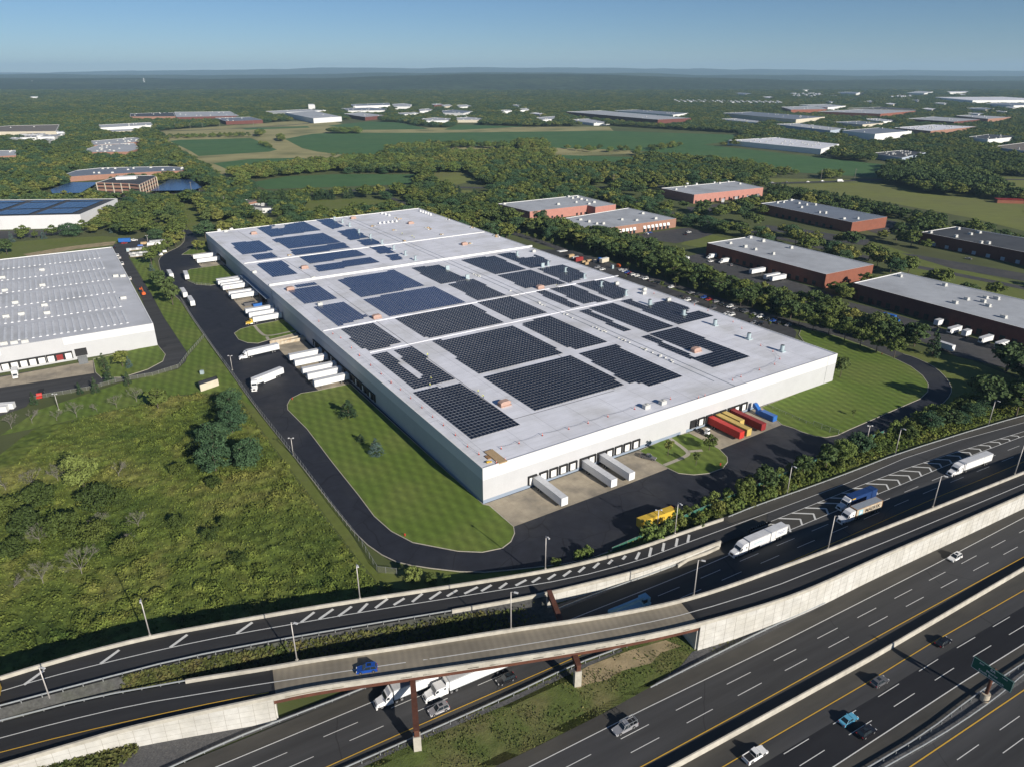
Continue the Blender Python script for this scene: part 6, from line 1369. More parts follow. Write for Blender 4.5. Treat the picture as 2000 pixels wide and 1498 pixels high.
# docked trailers ------------------------------------------------------------
def strailer(label, p, az, group, L=16.15, letter=None, **k):
    t = empty("semi_trailer", p, az); tag(t, label, "trailer", group); bo = trailer_parts(t, L, 0, **k)
    if letter:
        for tx, s_, m_, x, z, sd_ in letter: side_text(bo, tx, s_, m_, x, z, sd_)
    return t
def docked_front(u, label, **k):
    L = k.get("L", 16.15); p = along(fa, fb, u, 2.5) + fn_ * (L + .5); return strailer(label, Vector((p.x, p.y, .03)), faz - math.pi / 2, "trailers docked at the front wall", **k)
docked_front(1046, "leftmost white trailer docked at the sunlit front wall")
docked_front(1140, "middle white trailer docked at the sunlit front wall")
docked_front(1174, "right hand white trailer docked at the sunlit front wall")
docked_front(1385, "bright red container trailer docked at the front wall", body="red", roofm="red", ribs=True)
docked_front(1399, "long yellow container trailer docked beside the bright red one", body="ochre", roofm="ochre", ribs=True)
docked_front(1411, "short yellow container trailer between a long yellow and a dark red one", body="ochre", roofm="ochre", ribs=True, L=9.5)
t = docked_front(1427, "dark red container trailer docked right of the yellow ones", body="dark_red", roofm="dark_red", ribs=True)
def nosed(u, v, label, L=16.15, **k):
    p = G(u, v, .03)
    # push back so that the rear stays just outside the left wall
    r_ = (p - fa).dot(ln_); L2 = L
    q = p + ln_ * (L + .6 - r_) if True else p
    return strailer(label, q, laz + math.pi / 2, "trailers docked along the shaded left wall", L=L2, **k)
nosed(384, 508, "farthest white trailer docked at the shaded wall"); nosed(390, 516, "white trailer docked second from the far end of the shaded wall")
nosed(411, 559, "white trailer at the far end of the group beside the striped lawn"); nosed(420, 561, "white trailer second of the group beside the striped lawn"); nosed(430, 566, "white trailer just behind the one lettered FedEx")
t = nosed(435, 570, "white trailer lettered FedEx in purple and orange at the shaded wall", letter=[("Fed", 1.7, "logo_purple", -2.6, 2.6, 1), ("Ex", 1.7, "logo_orange", -5.3, 2.6, 1)])
nosed(443, 583, "white trailer partly hidden, just nearer than the lettered FedEx one"); nosed(448, 588, "white trailer beside the dumpsters on the concrete")
nosed(480, 617, "white trailer farthest of three above the forked path island"); nosed(487, 624, "white trailer in the middle of three above the forked path island")
nosed(564, 708, "white trailer farthest of five nearest the big lawn"); nosed(574, 719, "white trailer with small dark red lettering near its rear", letter=[("XTRA", .8, "logo_red", -13, 3.0, 1)])
nosed(590, 735, "white trailer lettered VELTRI, the farther of two", letter=[("VELTRI", .9, "logo_blue", -12.5, 2.7, 1)]); nosed(601, 745, "white trailer lettered VELTRI, the nearer of two", letter=[("VELTRI", .9, "logo_blue", -12.5, 2.7, 1)])
nosed(612, 759, "white trailer nearest the big lawn at the shaded wall")
# yellow tractor with its docked trailer
L = 16.15; p = G(493, 633, 0); r_ = (p - fa).dot(ln_); p = p + ln_ * (L + .6 - r_)
tn = p + ln_ * 4.3
t, bo, xb = semi("semi_truck", "yellow day cab truck with white trailer backed to the shaded wall", tn, tn - ln_ * 20, z=0, col="yellow", sleeper=False, fairing=False)
# loose trailers by the fence
for (u, v), (u2, v2), lab in [((331, 538), (343, 556), "white trailer parked by the dense bushes at the yard's far edge"), ((363, 540), (371, 559), "white trailer parked beside the curved striped lawn"), ((357, 574), (368, 591), "white roofed trailer parked against the fence, farther of two"), ((371, 590), (385, 612), "white roofed trailer parked against the fence, nearer of two")]:
    a, e = G(u, v), G(u2, v2); dv = a - e; t = strailer(lab, a, math.atan2(dv.y, dv.x), "trailers parked by the yard fence", L=13.5)
# msc container trailer by the ramp
a, e = G(1243, 1040, 0), G(1312, 1012, 0); a = a + Vector((.8, 1.2, 0)); dv = a - e
t = strailer("yellow container trailer with a black letter m behind a bright green bush", a, math.atan2(dv.y, dv.x), None, L=13.7, body="yellow", roofm="yellow", letter=[("m", 2.2, "logo_black", -8.3, 2.7, 1), ("s", 1.3, "logo_black", -5.0, 2.9, 1)])
b = MB(); b.box((-13.75, 0, 2.6), (.1, 2.5, 2.8)); b.build("end_panel", M["red"], t)
b = MB(); b.box((-6.6, 0, 4.06), (.12, 2.62, .06)); b.box((-8.9, 0, 4.06), (.12, 2.62, .06)); b.build("roof_seam", M["dark"], t)
# compactor + container in blue at the front wall
p = along(fa, fb, 1465, 2) + fn_ * 9.5; t = empty("waste_compactor", p, faz - math.pi / 2); tag(t, "blue ribbed waste compactor container at the right end of the front docks", "compactor")
b = MB(); b.box((0, 0, 1.4), (6.6, 2.4, 2.4))
for i in range(10):
    for s in (-1, 1): b.box((-3 + i * .66, s * 1.25, 1.4), (.18, .12, 2.3))
b.build("container", M["blue"], t); b = MB(); b.box((-4.6, 0, 1.2), (2.4, 1.9, 1.8)); b.extr([(-7.6, 2.6), (-5.4, 1.6), (-4.6, 2.4), (-6.8, 4.2), (-7.6, 4.2)], -.9, .9); b.build("chute", M["blue"], t)
# yard tractor at dock
p = along(fa, fb, 1354, 2) + fn_ * 5.6; t = empty("yard_tractor", p + fx * 1.2, faz - math.pi / 2); tag(t, "white yard tractor parked nose out at the open front dock", "yard tractor")
b = MB(); b.box((.4, .35, 1.9), (1.6, 1.5, 1.9), top=(.85, .9)); b.box((.9, -.4, 1.0), (1.8, .8, .8)); cb_ = b.build("cab", M["truck_white"], t); b = MB(); b.box((1.12, .35, 2.15), (.2, 1.3, .8)); b.build("windshield", M["glass"], cb_)
b = MB(); b.box((-1.8, 0, .95), (4.6, .9, .3)); b.box((-2.6, 0, 1.25), (1.4, 1.2, .25)); b.build("frame", M["trailer_frame"], t)
for x, du in ((.9, False), (-2.4, True)):
    for s in (-1, 1): wheel(t, x, s * 1.15, .5, .28, du)
# dumpsters by the shaded wall
for (u, v, lab, m_, sz) in [(488, 597, "grey open dumpster on the concrete by the shaded wall", "grey_paint", (6.5, 2.3, 2.0)), (503, 598, "blue open dumpster on the concrete by the shaded wall", "blue", (5, 2.2, 1.7)), (511, 582, "rust orange compactor hopper against the shaded wall", "rust_edge", (2.0, 2.0, 3.8)), (520, 590, "dark brown compactor box beside the rust orange hopper", "rust", (4.5, 2.4, 2.6))]:
    p = G(u, v); t = empty("dumpster", p, laz + math.pi / 2); tag(t, lab, "dumpster"); b = MB(); hx, hy, hz = sz; b.box((0, 0, hz / 2 + .1), sz, top=(1.05, 1.0))
    for i in range(6): b.box((-hx / 2 + (i + .5) * hx / 6, -hy / 2 - .05, hz / 2 + .1), (.15, .1, hz * .9)); b.box((-hx / 2 + (i + .5) * hx / 6, hy / 2 + .05, hz / 2 + .1), (.15, .1, hz * .9))
    b.build("body", M[m_], t); b = MB(); b.box((0, 0, hz + .11), (hx * .9, hy * .85, .04)); b.build("load", M["dark"], t)
t = empty("concrete_ramp", G(563, 668), laz + math.pi / 2); tag(t, "cream concrete ramp wall running out from the shaded wall", "ramp"); b = MB(); b.extr([(-9, 0), (9, 0), (-9, 1.3)], -1.8, 1.8); b.build("slope", M["apron"], t); b = MB(); b.box((0, -1.95, .8), (18, .3, 1.6)); b.box((0, 1.95, .8), (18, .3, 1.6)); b.build("side_wall", M["beige"], t)
# ------------------------------------------------------------------ cars
def car(kind="sedan", col="white"):
    t = empty("car" if kind != "pickup" else "pickup_truck", (0, 0, 0)); m = M[col]
    L, W, hb, ht = {"sedan": (4.7, 1.82, .82, 1.42), "suv": (4.7, 1.88, .98, 1.72), "pickup": (5.9, 2.0, 1.05, 1.9), "hatch": (4.2, 1.78, .88, 1.52)}[kind]
    h = L / 2
    pf = [(-h, .42), (-h + .05, .30), (h - .1, .28), (h, .45), (h - .02, .62), (h - .25, .76), (h * .36, hb + .03), (-h * .92, hb + .04), (-h, hb - .1)]
    b = MB(); ws = ((-W / 2 + .07, .0), (-W / 2, .12), (W / 2, .12), (W / 2 - .07, 0))
    n = len(pf); vs = []
    for y, s in ((-W / 2 + .1, 0), (-W / 2, .06), (W / 2, .06), (W / 2 - .1, 0)):
        for x, z in pf: vs.append((x * (1 - .0 if s else .985), y, z if s == 0 else z * .97 - .01))
    b.add(vs, [tuple(range(n)), tuple(reversed(range(3 * n, 4 * n)))] + [(k * n + (i + 1) % n, k * n + i, (k + 1) * n + i, (k + 1) * n + (i + 1) % n) for k in range(3) for i in range(n)])
    body = b.build("body", m, t)
    if kind == "sedan": c = (h * .42, h * .08, -h * .38, -h * .72)
    elif kind == "pickup": c = (h * .38, h * .12, -h * .22, -h * .27)
    else: c = (h * .40, h * .06, -h * .78, -h * .93)
    w0, w1 = W / 2 - .07, W / 2 - .26; zb = hb - .02; b = MB()
    b.add([(c[0], -w0, zb), (c[0], w0, zb), (c[3], w0, zb), (c[3], -w0, zb), (c[1], -w1, ht - .05), (c[1], w1, ht - .05), (c[2], w1, ht - .05), (c[2], -w1, ht - .05)], [(0, 1, 5, 4), (1, 2, 6, 5), (2, 3, 7, 6), (3, 0, 4, 7)])
    b.build("windows", M["glass"], body)
    b = MB(); cx = (c[1] + c[2]) / 2; b.box((cx, 0, ht - .03), (c[1] - c[2] + .08, w1 * 2 + .04, .07))
    mid = (c[1] + c[2]) / 2 
    for s in (-1, 1):
        for x0_, x1_ in ((c[0], c[1]), (mid, mid), (c[3], c[2])): b.tube((x0_, s * w0, zb), (x1_, s * w1, ht - .04), .04, 4)
    b.build("roof", m, body)
    if kind == "suv":
        b = MB(); b.box((cx + .3, 0, ht + .015), (.9, .8, .02)); b.build("sunroof", M["glass"], body)
    if kind == "pickup":
        b = MB(); b.box((-h * .64, 0, hb + .05), (h * .62, W - .3, .04)); b.build("bed", M["dark"], body); b = MB()
        for s in (-1, 1): b.box((-h * .64, s * (W / 2 - .08), hb + .1), (h * .68, .12, .22))
        b.box((-h + .06, 0, hb + .1), (.1, W - .1, .22)); b.build("bed_side", m, body)
    for x in (h * .62, -h * .60):
        for s in (-1, 1): wheel(t, x, s * (W / 2 + .01), .34 if kind != "pickup" else .40, .22)
    for s in (-1, 1):
        b = MB(); b.box((h - .08, s * (W / 2 - .28), .66), (.14, .36, .14)); b.build("headlight", M["lens"], body)
        b = MB(); b.box((-h + .03, s * (W / 2 - .18), hb - .16), (.10, .26, .20)); b.build("taillight", M["tail_lens"], body)
        b = MB(); b.box((c[0] - .25, s * (W / 2 + .1), hb + .08), (.14, .2, .13)); b.build("mirror", M[col], body)
    return t
protos = {}
def place_car(kind, col, p, az, label, group=None, cat=None):
    k = (kind, col)
    if k in protos: o = copy_tree(protos[k])
    else: o = car(kind, col); protos[k] = o
    o.location = p; o.rotation_euler.z = az; tag(o, label, cat or ("pickup truck" if kind == "pickup" else "car"), group)
    if not group and "group" in o: del o["group"]
    return o
def az_between(a, b, z=.1): p, q = G(*a, z), G(*b, z); return math.atan2(q.y - p.y, q.x - p.x)
ma = az_between((1765, 944), (1549, 1032)); oa = az_between((1825, 1102), (1500, 1267)); na = az_between((1626, 1498), (1885, 1328.5))
fa_ = az_between((925, 1274), (700, 1306), 8)
place_car("suv", "car_blue", G(717, 1309, fz(717) + .03), fa_, "bright blue SUV driving on the concrete flyover deck")
place_car("suv", "black_paint", G(988, 1329, .12), ma, "dark SUV right of the trucks emerging from under the flyover")
place_car("suv", "silver", G(857, 1388, .12), ma, "silver SUV below the white trucks under the flyover")
o = place_car("pickup", "silver", G(1220, 1423, .12), oa, "silver pickup with a ladder rack beside the grass median")
b = MB()
for s in (-.85, .85): b.box((-.9, s, 2.15), (3.6, .06, .06))
for x in (.8, -.3, -1.5, -2.6): b.box((x, 0, 2.15), (.06, 1.7, .06)); b.box((x, -.85, 1.7), (.05, .05, .9)); b.box((x, .85, 1.7), (.05, .05, .9))
b.build("ladder_rack", M["galv"], o)
place_car("suv", "white", G(1864, 1091, .12), oa, "white SUV alone right of the long retaining wall")
place_car("pickup", "white", G(1474, 1477, .12), na + .03, "white pickup with black bed at the bottom of the highway")
place_car("sedan", "skyblue", G(1656, 1408, .12), na, "light blue sedan beside a black SUV on the highway")
place_car("suv", "black_paint", G(1691, 1432, .12), na, "black SUV beside the light blue sedan")
place_car("suv", "grey_paint", G(1717, 1334, .12), na, "dark grey SUV on the yellow line between light blue sedan and farthest dark car")
place_car("sedan", "black_paint", G(1841, 1256, .12), na, "black car farthest up the lane beside the median barrier")
place_car("pickup", "grey_paint", G(1266, 895, .05), faz - math.pi / 2 + .5, "dark pickup parked on concrete beside the forked path island")
t = empty("school_bus", G(-90, 1381, rz(0)), az_between((87, 1324), (0, 1350), 6)); tag(t, "yellow vehicle just entering at the left edge on the ramp", "bus"); b = MB(); b.box((-4, 0, 1.7), (9, 2.4, 2.4)); b.box((1.0, 0, 1.1), (1.6, 2.0, 1.2)); b.build("body", M["yellow"], t); b = MB(); b.box((.55, 0, 2.2), (.06, 2.1, .9)); b.build("windshield", M["glass"], t)
for x in (.9, -6):
    for s in (-1, 1): wheel(t, x, s * 1.2, .5, .28)
# crane truck in the shade of the flyover
ca_ = az_between((1250, 1178), (1185, 1205), .1); t = empty("crane_truck", G(1224, 1196, .12), ca_ ); tag(t, "pale blue boom crane truck half hidden behind the flyover barrier", "crane truck")
b = MB(); b.box((-2, 0, 1.1), (10, 2.5, .7)); b.box((-5.6, 0, 2.2), (2.4, 2.2, 1.8)); b.build("carrier", M["pale_blue"], t); b = MB(); b.box((.5, .3, 3.2), (11.5, .7, .8)); b.box((4.8, .3, 3.5), (2.5, .5, .5)); b.build("boom", M["pale_blue"], t)
b = MB(); b.box((-5.0, .9, 2.6), (1.2, .9, .9)); b.build("cab_window", M["glass"], t)
for x in (2, .8, -4, -5.2):
    for s in (-1, 1): wheel(t, x, s * 1.25, .55, .3)
# parked cars behind the warehouse
pa = math.atan2(er.y, er.x) + math.pi / 2
cols = ["white", "white", "car_blue", "car_red", "white", "white", "silver", "white", "grey_paint", "black_paint", "black_paint", "white", "silver", "black_paint", "car_blue", "car_red", "silver", "black_paint", "black_paint", "white", "silver", "black_paint", "black_paint", "grey_paint", "silver", "white", "black_paint", "car_blue", "black_paint", "silver"]
P1 = [(1200 + .15 * x, 440 + .15 * y) for x, y in ((90, 592), (130, 610), (160, 625), (205, 640), (240, 655), (290, 672), (350, 692), (400, 708), (470, 730), (540, 755), (590, 768), (735, 818), (1000, 892), (1065, 915), (1160, 952), (1228, 980), (1320, 1008), (1385, 1032), (1440, 1055), (1500, 1073), (1555, 1095), (1620, 1110), (1660, 1122), (1705, 1138), (1820, 1170), (1895, 1203), (1980, 1232), (2060, 1258), (2140, 1285), (2260, 1315))]
cn_ = {"white": "white", "car_blue": "blue", "car_red": "red", "silver": "silver", "grey_paint": "dark grey", "black_paint": "black"}
for i, (u, v) in enumerate(P1):
    c_ = cols[i % len(cols)]; place_car(["sedan", "suv", "hatch"][i % 3], c_, G(u, v), pa + (0 if i % 4 else math.pi), "%s parked car, %s from the far end of the outer row behind the warehouse" % (cn_[c_], ordn(i + 1)), "cars parked behind the warehouse")
for i, (u, v) in enumerate([(1330, 582), (1342, 588), (1357, 592), (1392, 604), (1420, 614), (1428, 617), (1473, 632), (1484, 635), (1176, 528), (1166, 524)]):
    c_ = ["black_paint", "white", "silver", "grey_paint", "white", "white", "silver", "black_paint", "white", "silver"][i]
    place_car(["sedan", "suv"][i % 2], c_, G(u, v), pa, "%s parked car close behind the roof edge, %s of the inner row" % (cn_[c_], ordn(i + 1)), "cars parked close behind the roof edge")
for i, (u, v, c_, lab) in enumerate([(1345, 455, "white", "white car parked on the small lot before the brick building with awnings"), (1339, 459, "black_paint", "black car parked beside a white one on the small brick building lot"), (1262, 458, "white", "white car near the awnings of the brick building"), (1269, 456, "car_blue", "blue car near the awnings of the brick building"), (1245, 461, "black_paint", "black car nearest the left end of the awnings"), (1245, 469, "white", "white van like car below the awnings near the trees"), (1418, 513, "white", "white car in front of the nearer box truck"), (1388, 512, "white", "white car between the two box trucks"), (1428, 519, "silver", "pale car right of the box trucks"), (1891, 507, "silver", "silver car parked in shade by the dark roofed maroon building"), (1508, 358, "silver", "silver car leftmost on the road beside the meadow"), (1537, 357.5, "black_paint", "dark car second from left on the road beside the meadow"), (1578, 356.5, "white", "white car in the middle of the meadow road"), (1606, 355, "white", "white pickup like car on the meadow road"), (292, 449, "white", "small white car"), ][:14]):
    place_car("suv" if "van" in lab else "sedan", c_, G(u, v), .5 + i * .9 if i < 10 else .08, lab)
def box_truck(p, az, label, box="white", cabc="white", L=6.5):
    t = empty("box_truck", p, az); tag(t, label, "truck"); b = MB(); b.box((-L / 2 - .2, 0, 2.1), (L, 2.4, 2.5)); b.build("cargo_box", M[box], t)
    b = MB(); b.extr([(0, .5), (2.2, .5), (2.3, 1.2), (1.3, 1.4), (.8, 2.2), (0, 2.3)], -1.05, 1.05); cb_ = b.build("cab", M[cabc], t); b = MB(); b.add([(1.3, -.9, 1.45), (1.3, .9, 1.45), (.86, .85, 2.15), (.86, -.85, 2.15)], [(0, 1, 2, 3)]); b.build("windshield", M["glass"], cb_)
    for x in (1.5, -L * .7):
        for s in (-1, 1): wheel(t, x, s * 1.1, .45, .26)
    return t
da = az_between((1381, 500), (1350, 495), 0)
D4n = (base(G(1614, 536.5, 9.5)) - base(G(1381, 475, 9.5))).normalized(); d4o = Vector((-D4n.y, D4n.x, 0)); d4o = d4o if d4o.y < 0 else -d4o; d4a = math.atan2(d4o.y, d4o.x)
box_truck(G(1385, 506), d4a, "white box truck at the far end of the brick building docks"); box_truck(G(1409, 515), d4a, "white box truck second from the far end of the brick building docks")
for u, v, lab in ((1465, 538, "white trailer alone at the brick building docks"), (1493, 549, "white trailer, farther of the two side by side at the brick docks"), (1505, 552, "white trailer, nearer of the two side by side at the brick docks")):
    strailer(lab, G(u, v), d4a, "trailers at the brick building docks", L=13.5)
strailer("white trailer parked behind the wood near the brick building", G(1343, 513), az_between((1310, 500), (1343, 513), 0), None, L=15)
D5n = (base(G(2000, 642, 10)) - base(G(1667, 553, 10))).normalized(); d5o = Vector((-D5n.y, D5n.x, 0)); d5o = d5o if d5o.y < 0 else -d5o; d5a = math.atan2(d5o.y, d5o.x)
for u, v, L_, lab, k_ in ((1826, 639, 5, "short white trailer at the maroon building docks", {}), (1852, 655, 9.5, "long white trailer with dark rear vents at the maroon docks", {"reefer": True}), (1880, 660, 5, "small white trailer beside a dark pickup at the maroon docks", {}), (1913, 674, 9.5, "white and blue trailer at the maroon docks", {"reefer": True}), (1945, 684, 8.5, "white trailer nearest the right edge at the maroon docks", {"reefer": True})):
    strailer(lab, G(u, v), d5a, "trailers at the maroon building docks", L=L_, **k_)
strailer("pale blue sided trailer parked beside the pointed conifer", G(1860, 690), az_between((1830, 680), (1860, 690), 0), None, L=9, body="trailer_white")
box_truck(G(1748, 628), d5a + math.pi / 2 + .1, "bright blue refuse truck parked at the maroon building", box="blue", cabc="blue", L=7)
for i, (u, v) in enumerate([(1411, 398), (1437, 394), (1460, 392), (1480, 389)]): strailer("white trailer at the pink building docks, %s from the left" % ordn(i + 1), G(u, v), -1.9, "trailers at the pink building docks", L=9)
# red trailers at the blue solar warehouse
for i, (u, v, m_) in enumerate([(8, 446, "dark_red"), (26, 448, "galv"), (37, 448, "red"), (58, 446, "dark_red"), (72, 446, "dark_red")]):
    strailer("%s trailer at the white warehouse with awnings, %s from the left" % ({"dark_red": "dark red", "galv": "silver", "red": "bright red"}[m_], ordn(i + 1)), G(u, v), math.atan2(-1, -.6), "trailers at the white warehouse with awnings", L=9, body=m_, roofm=m_)
# left yard things
box_truck(G(31, 738), laz2 - math.pi / 2, "white box truck backed to the left warehouse dock")
t = empty("flatbed_truck", G(79, 775), laz2 - math.pi / 2 - .1); tag(t, "black flatbed truck with red cab parked by the left fence", "truck"); b = MB(); b.box((-3, 0, 1.1), (7.5, 2.3, .25))
for i in range(6): b.box((-6 + i * 1.1, 0, 1.3), (.3, 2.2, .12))
b.build("bed", M["dark"], t); b = MB(); b.extr([(.8, .5), (3, .5), (3.1, 1.2), (2.2, 1.5), (1.7, 2.3), (.8, 2.3)], -1.05, 1.05); b.build("cab", M["red"], t)
for x in (2.2, -4.5):
    for s in (-1, 1): wheel(t, x, s * 1.1, .48, .28)
for u, v, lab in ((14, 797, "white flat roofed storage box at the left edge"), (1, 803, "white storage box cut by the left edge below another")):
    t = empty("storage_box", G(u, v)); tag(t, lab, "container"); b = MB(); b.box((0, 0, 1.2), (6, 2.4, 2.4), .2); b.build("body", M["white"], t)
# boom lift
t = empty("boom_lift", G(281, 577), 2.2); tag(t, "orange boom lift parked beside the left warehouse", "boom lift"); b = MB(); b.box((0, 0, 1.0), (2.6, 2.2, 1.1)); b.box((-.8, 0, 1.8), (1.4, 1.6, .8)); b.build("chassis", M["orange"], t)
b = MB(); b.tube((-.8, 0, 2.2), (3.0, 0, 4.6), .22, 6); b.tube((3.0, 0, 4.6), (5.6, .2, 3.2), .16, 6); b.build("boom", M["orange"], t); b = MB(); b.box((5.9, .2, 2.9), (.9, 1.6, .9)); b.build("basket", M["orange"], t)
for x in (-1, 1):
    for s in (-1, 1): wheel(t, x, s * 1.15, .45, .3)
# pallets of wrapped material by the trees
pr = random.Random(4)
for i in range(22):
    u = 254 + (i % 8) * 4.6 + (i // 8) * 2.5; v = 494 - (i % 8) * .5 + (i // 8) * 4.2 - (4 if i < 8 else 0)
    p = G(u, v); t = empty("wrapped_pallet", p); tag(t, "grey wrapped pallet in the storage group beside the trees, %s from the left back" % ordn(i + 1), "pallet", "wrapped pallets near the left trees")
    b = MB(); b.box((0, 0, 1.0), (2.6, 2.2, 1.5), pr.uniform(-.2, .2), top=(.94, .94)); b.build("wrap", M["wrap" if i % 3 else "white"], t); b = MB(); b.box((0, 0, .12), (2.8, 2.4, .18)); b.build("pallet_base", M["wood"], t)
for i, (u, v, s_, lab, m_) in enumerate([(305, 478, (14, 4, 2), "long white wrapped stack farthest from the pallets", "white"), (308, 474, (13, 4, 2), "long grey covered stack behind the long white one", "wrap"), (281, 477, (5, 3.5, 1.6), "stack of orange brown lumber near the pallets", "wood"), (274, 481, (4, 2, 1), "low blue covered stack beside the lumber", "blue"), (250, 492, (2, 2, 2.6), "portable toilet pale green at the pallet storage edge", "vent"), (314, 499, (3, 2, 1.6), "white bagged heap near the drive kerb", "white"), (322, 493, (3, 2, 1.4), "white bagged heap farther along the drive kerb", "white")]):
    t = empty("material_stack", G(u, v)); tag(t, lab, "stack"); b = MB(); b.box((0, 0, s_[2] / 2), s_, .5, top=(.92, .9)); b.build("load", M[m_], t); b = MB(); b.box((0, 0, .06), (s_[0] + .2, s_[1] + .2, .12), .5); b.build("bearer", M["wood"], t)
strailer("blue and white trailer parked at the grass edge by the left warehouse", G(233, 476), .2 + math.pi, None, L=9, body="blue", roofm="blue")
place_car("pickup", "white", G(262, 471), .3, "white pickup parked above the pallet storage"); place_car("sedan", "car_red", G(243, 476.5), .3, "red car in front of the blue trailer"); place_car("sedan", "black_paint", G(223, 485), 1.9, "black car at the far corner of the left warehouse")
for i, (u, v, k_, c_) in enumerate([(230, 500, "suv", "white"), (234, 505, "sedan", "white"), (239, 517, "pickup", "white"), (254, 546, "suv", "white")]): place_car(k_, c_, G(u, v), 2.1, "white vehicle beside the left warehouse's long side, %s from the far end" % ordn(i + 1), "white vehicles beside the left warehouse")
# building-site yard behind the warehouse
for (u, v, s_, lab, m_) in [(1130, 510, (7, 2.6, 2.8), "red storage container in the material yard behind the warehouse", "dark_red"), (1139, 514, (3, 2, 1.6), "tan crate in the material yard, left one", "wood"), (1145, 517, (3, 2, 1.6), "tan crate in the material yard, right one", "wood"), (1150, 511, (4, 2, 1.2), "low heap of boards in the material yard", "wood"), (1162, 513, (2, 2, 2), "pale crate left of the cream trailer", "cream"), (1171, 510, (2.4, 2, 2.4), "blue tank behind the cream trailer", "blue"), (1196, 525, (1.6, 1.6, 2.5), "pale blue portable toilet by the parked cars", "vent"), (1208, 522, (2, 3, 2), "orange lift parked at the end of the car row", "orange"), (1124, 505, (6, 2.4, 1.2), "stack of white pipes in the material yard", "white"), (1115, 503, (5, 2.4, 2.2), "tan covered pile at the left of the material yard", "wood"), (1098, 491, (8, 4, .3), "pale flat slab near the warehouse corner", "white")]:
    t = empty("site_storage", G(u, v), pa); tag(t, lab, "site storage"); b = MB(); b.box((0, 0, s_[2] / 2), s_, 0, top=(.97, .97)); b.box((0, 0, s_[2] + .03), (s_[0] * .9, s_[1] * .9, .06)); b.build("body", M[m_], t)
t = strailer("cream box trailer with red doors in the material yard", G(1173, 517), az_between((1173, 517), (1188, 513), 0) + math.pi, None, L=8, body="cream", roofm="white")
# meadow road truck, hydrants
box_truck(G(1644, 356), .1, "white box truck rightmost on the road beside the meadow")
h0 = None
for i, (u, v, lab) in enumerate([(791, 1046, "red fire hydrant near the lower kerb of the big lawn"), (571, 780, "red fire hydrant at the upper curve of the big lawn"), (1407, 908, "red fire hydrant on the forked path island"), (1722, 693, "red fire hydrant beside the drive behind the right lawn")]):
    t = empty("fire_hydrant", G(u, v, .1)) if h0 is None else copy_tree(h0)
    if h0 is None:
        b = MB(); b.tube((0, 0, 0), (0, 0, .8), .18, 10, r2=.16); b.tube((0, 0, .8), (0, 0, .98), .17, 10, r2=.05); b.tube((-.3, 0, .6), (.3, 0, .6), .09, 8); b.build("body", M["red"], t); h0 = t
    t.location = G(u, v, .1); tag(t, lab, "fire hydrant", "red fire hydrants on the lawns")
# ------------------------------------------------------------------ vegetation
VR = random.Random(21)
def rdir(r_):
    while True:
        v = Vector((r_.uniform(-1, 1), r_.uniform(-1, 1), r_.uniform(-1, 1)))
        if .05 < v.length < 1: return v.normalized()
def leaf_quads(b, c, n, size, r_):
    a = n.orthogonal().normalized(); a = Matrix.Rotation(r_.uniform(0, 6.28), 3, n) @ a; e = n.cross(a)
    s1, s2 = size * r_.uniform(.7, 1.3) / 2, size * r_.uniform(.5, 1.0) / 2
    o = len(b.v); p = a * s1; q = e * s2
    b.v += [tuple(c - p - q * .6), tuple(c + p * .8 - q), tuple(c + p + q * .7), tuple(c - p * .7 + q)]; b.f.append((o, o + 1, o + 2, o + 3)); b.m.append(0)
def crown_mesh(seed, mat_, H_=10.0, rx=3.6, zlo=.22, lobes=30, per=34, leaf=.75, shape='round'):
    r_ = random.Random(seed); b = MB()
    for L_ in range(lobes):
        d_ = rdir(r_); rad = r_.uniform(.35, .86) ** .6
        if shape == 'round':
            zc = H_ * (zlo + 1) / 2; hz = H_ * (1 - zlo) / 2
            c = Vector((d_.x * rx * rad, d_.y * rx * rad, zc + d_.z * hz * rad * .85)); lr = rx * r_.uniform(.24, .42)
        else:
            f_ = r_.uniform(0, 1) ** 1.2; ww = rx * (1 - f_) ** .85 + .15
            a_ = r_.uniform(0, 6.28); c = Vector((math.cos(a_) * ww * .72, math.sin(a_) * ww * .72, H_ * (zlo + (.98 - zlo) * f_))); lr = ww * .34 + .22
        for k in range(per if shape == 'round' else max(8, int(per * (lr / rx) * 3))):
            n_ = rdir(r_)
            if n_.z < -.35: n_.z *= -.5; n_.normalize()
            p = c + Vector((n_.x * lr, n_.y * lr, n_.z * lr * (.75 if shape == 'round' else .5))) * r_.uniform(.75, 1.12)
            nn = (n_ + rdir(r_) * .75).normalized()
            if shape != 'round': nn = (nn + Vector((0, 0, .3))).normalized()
            leaf_quads(b, p, nn, leaf * (1 if shape == 'round' else .8), r_)
    me = bpy.data.meshes.new("crown"); me.from_pydata(b.v, [], b.f); me.materials.append(M[mat_]); me.update(); return me
def trunk_mesh(seed, H_=10.0, r0=.22, mat_="bark", top=.7):
    r_ = random.Random(seed); b = MB(); p = Vector((0, 0, 0)); k = 4
    for i in range(k):
        q = p + Vector((r_.uniform(-.15, .15), r_.uniform(-.15, .15), H_ * top / k)); b.tube(p, q, r0 * (1 - i / k * .7), 7, r2=r0 * (1 - (i + 1) / k * .7)); p = q
        if i >= 1:
            for _ in range(3):
                a_ = r_.uniform(0, 6.28); l_ = H_ * .22; b.tube(p, p + Vector((math.cos(a_) * l_, math.sin(a_) * l_, l_ * .6)), r0 * .35, 5, r2=.04)
    me = bpy.data.meshes.new("trunk"); me.from_pydata(b.v, [], b.f); me.materials.append(M[mat_]); me.update(); return me
KIND = {}
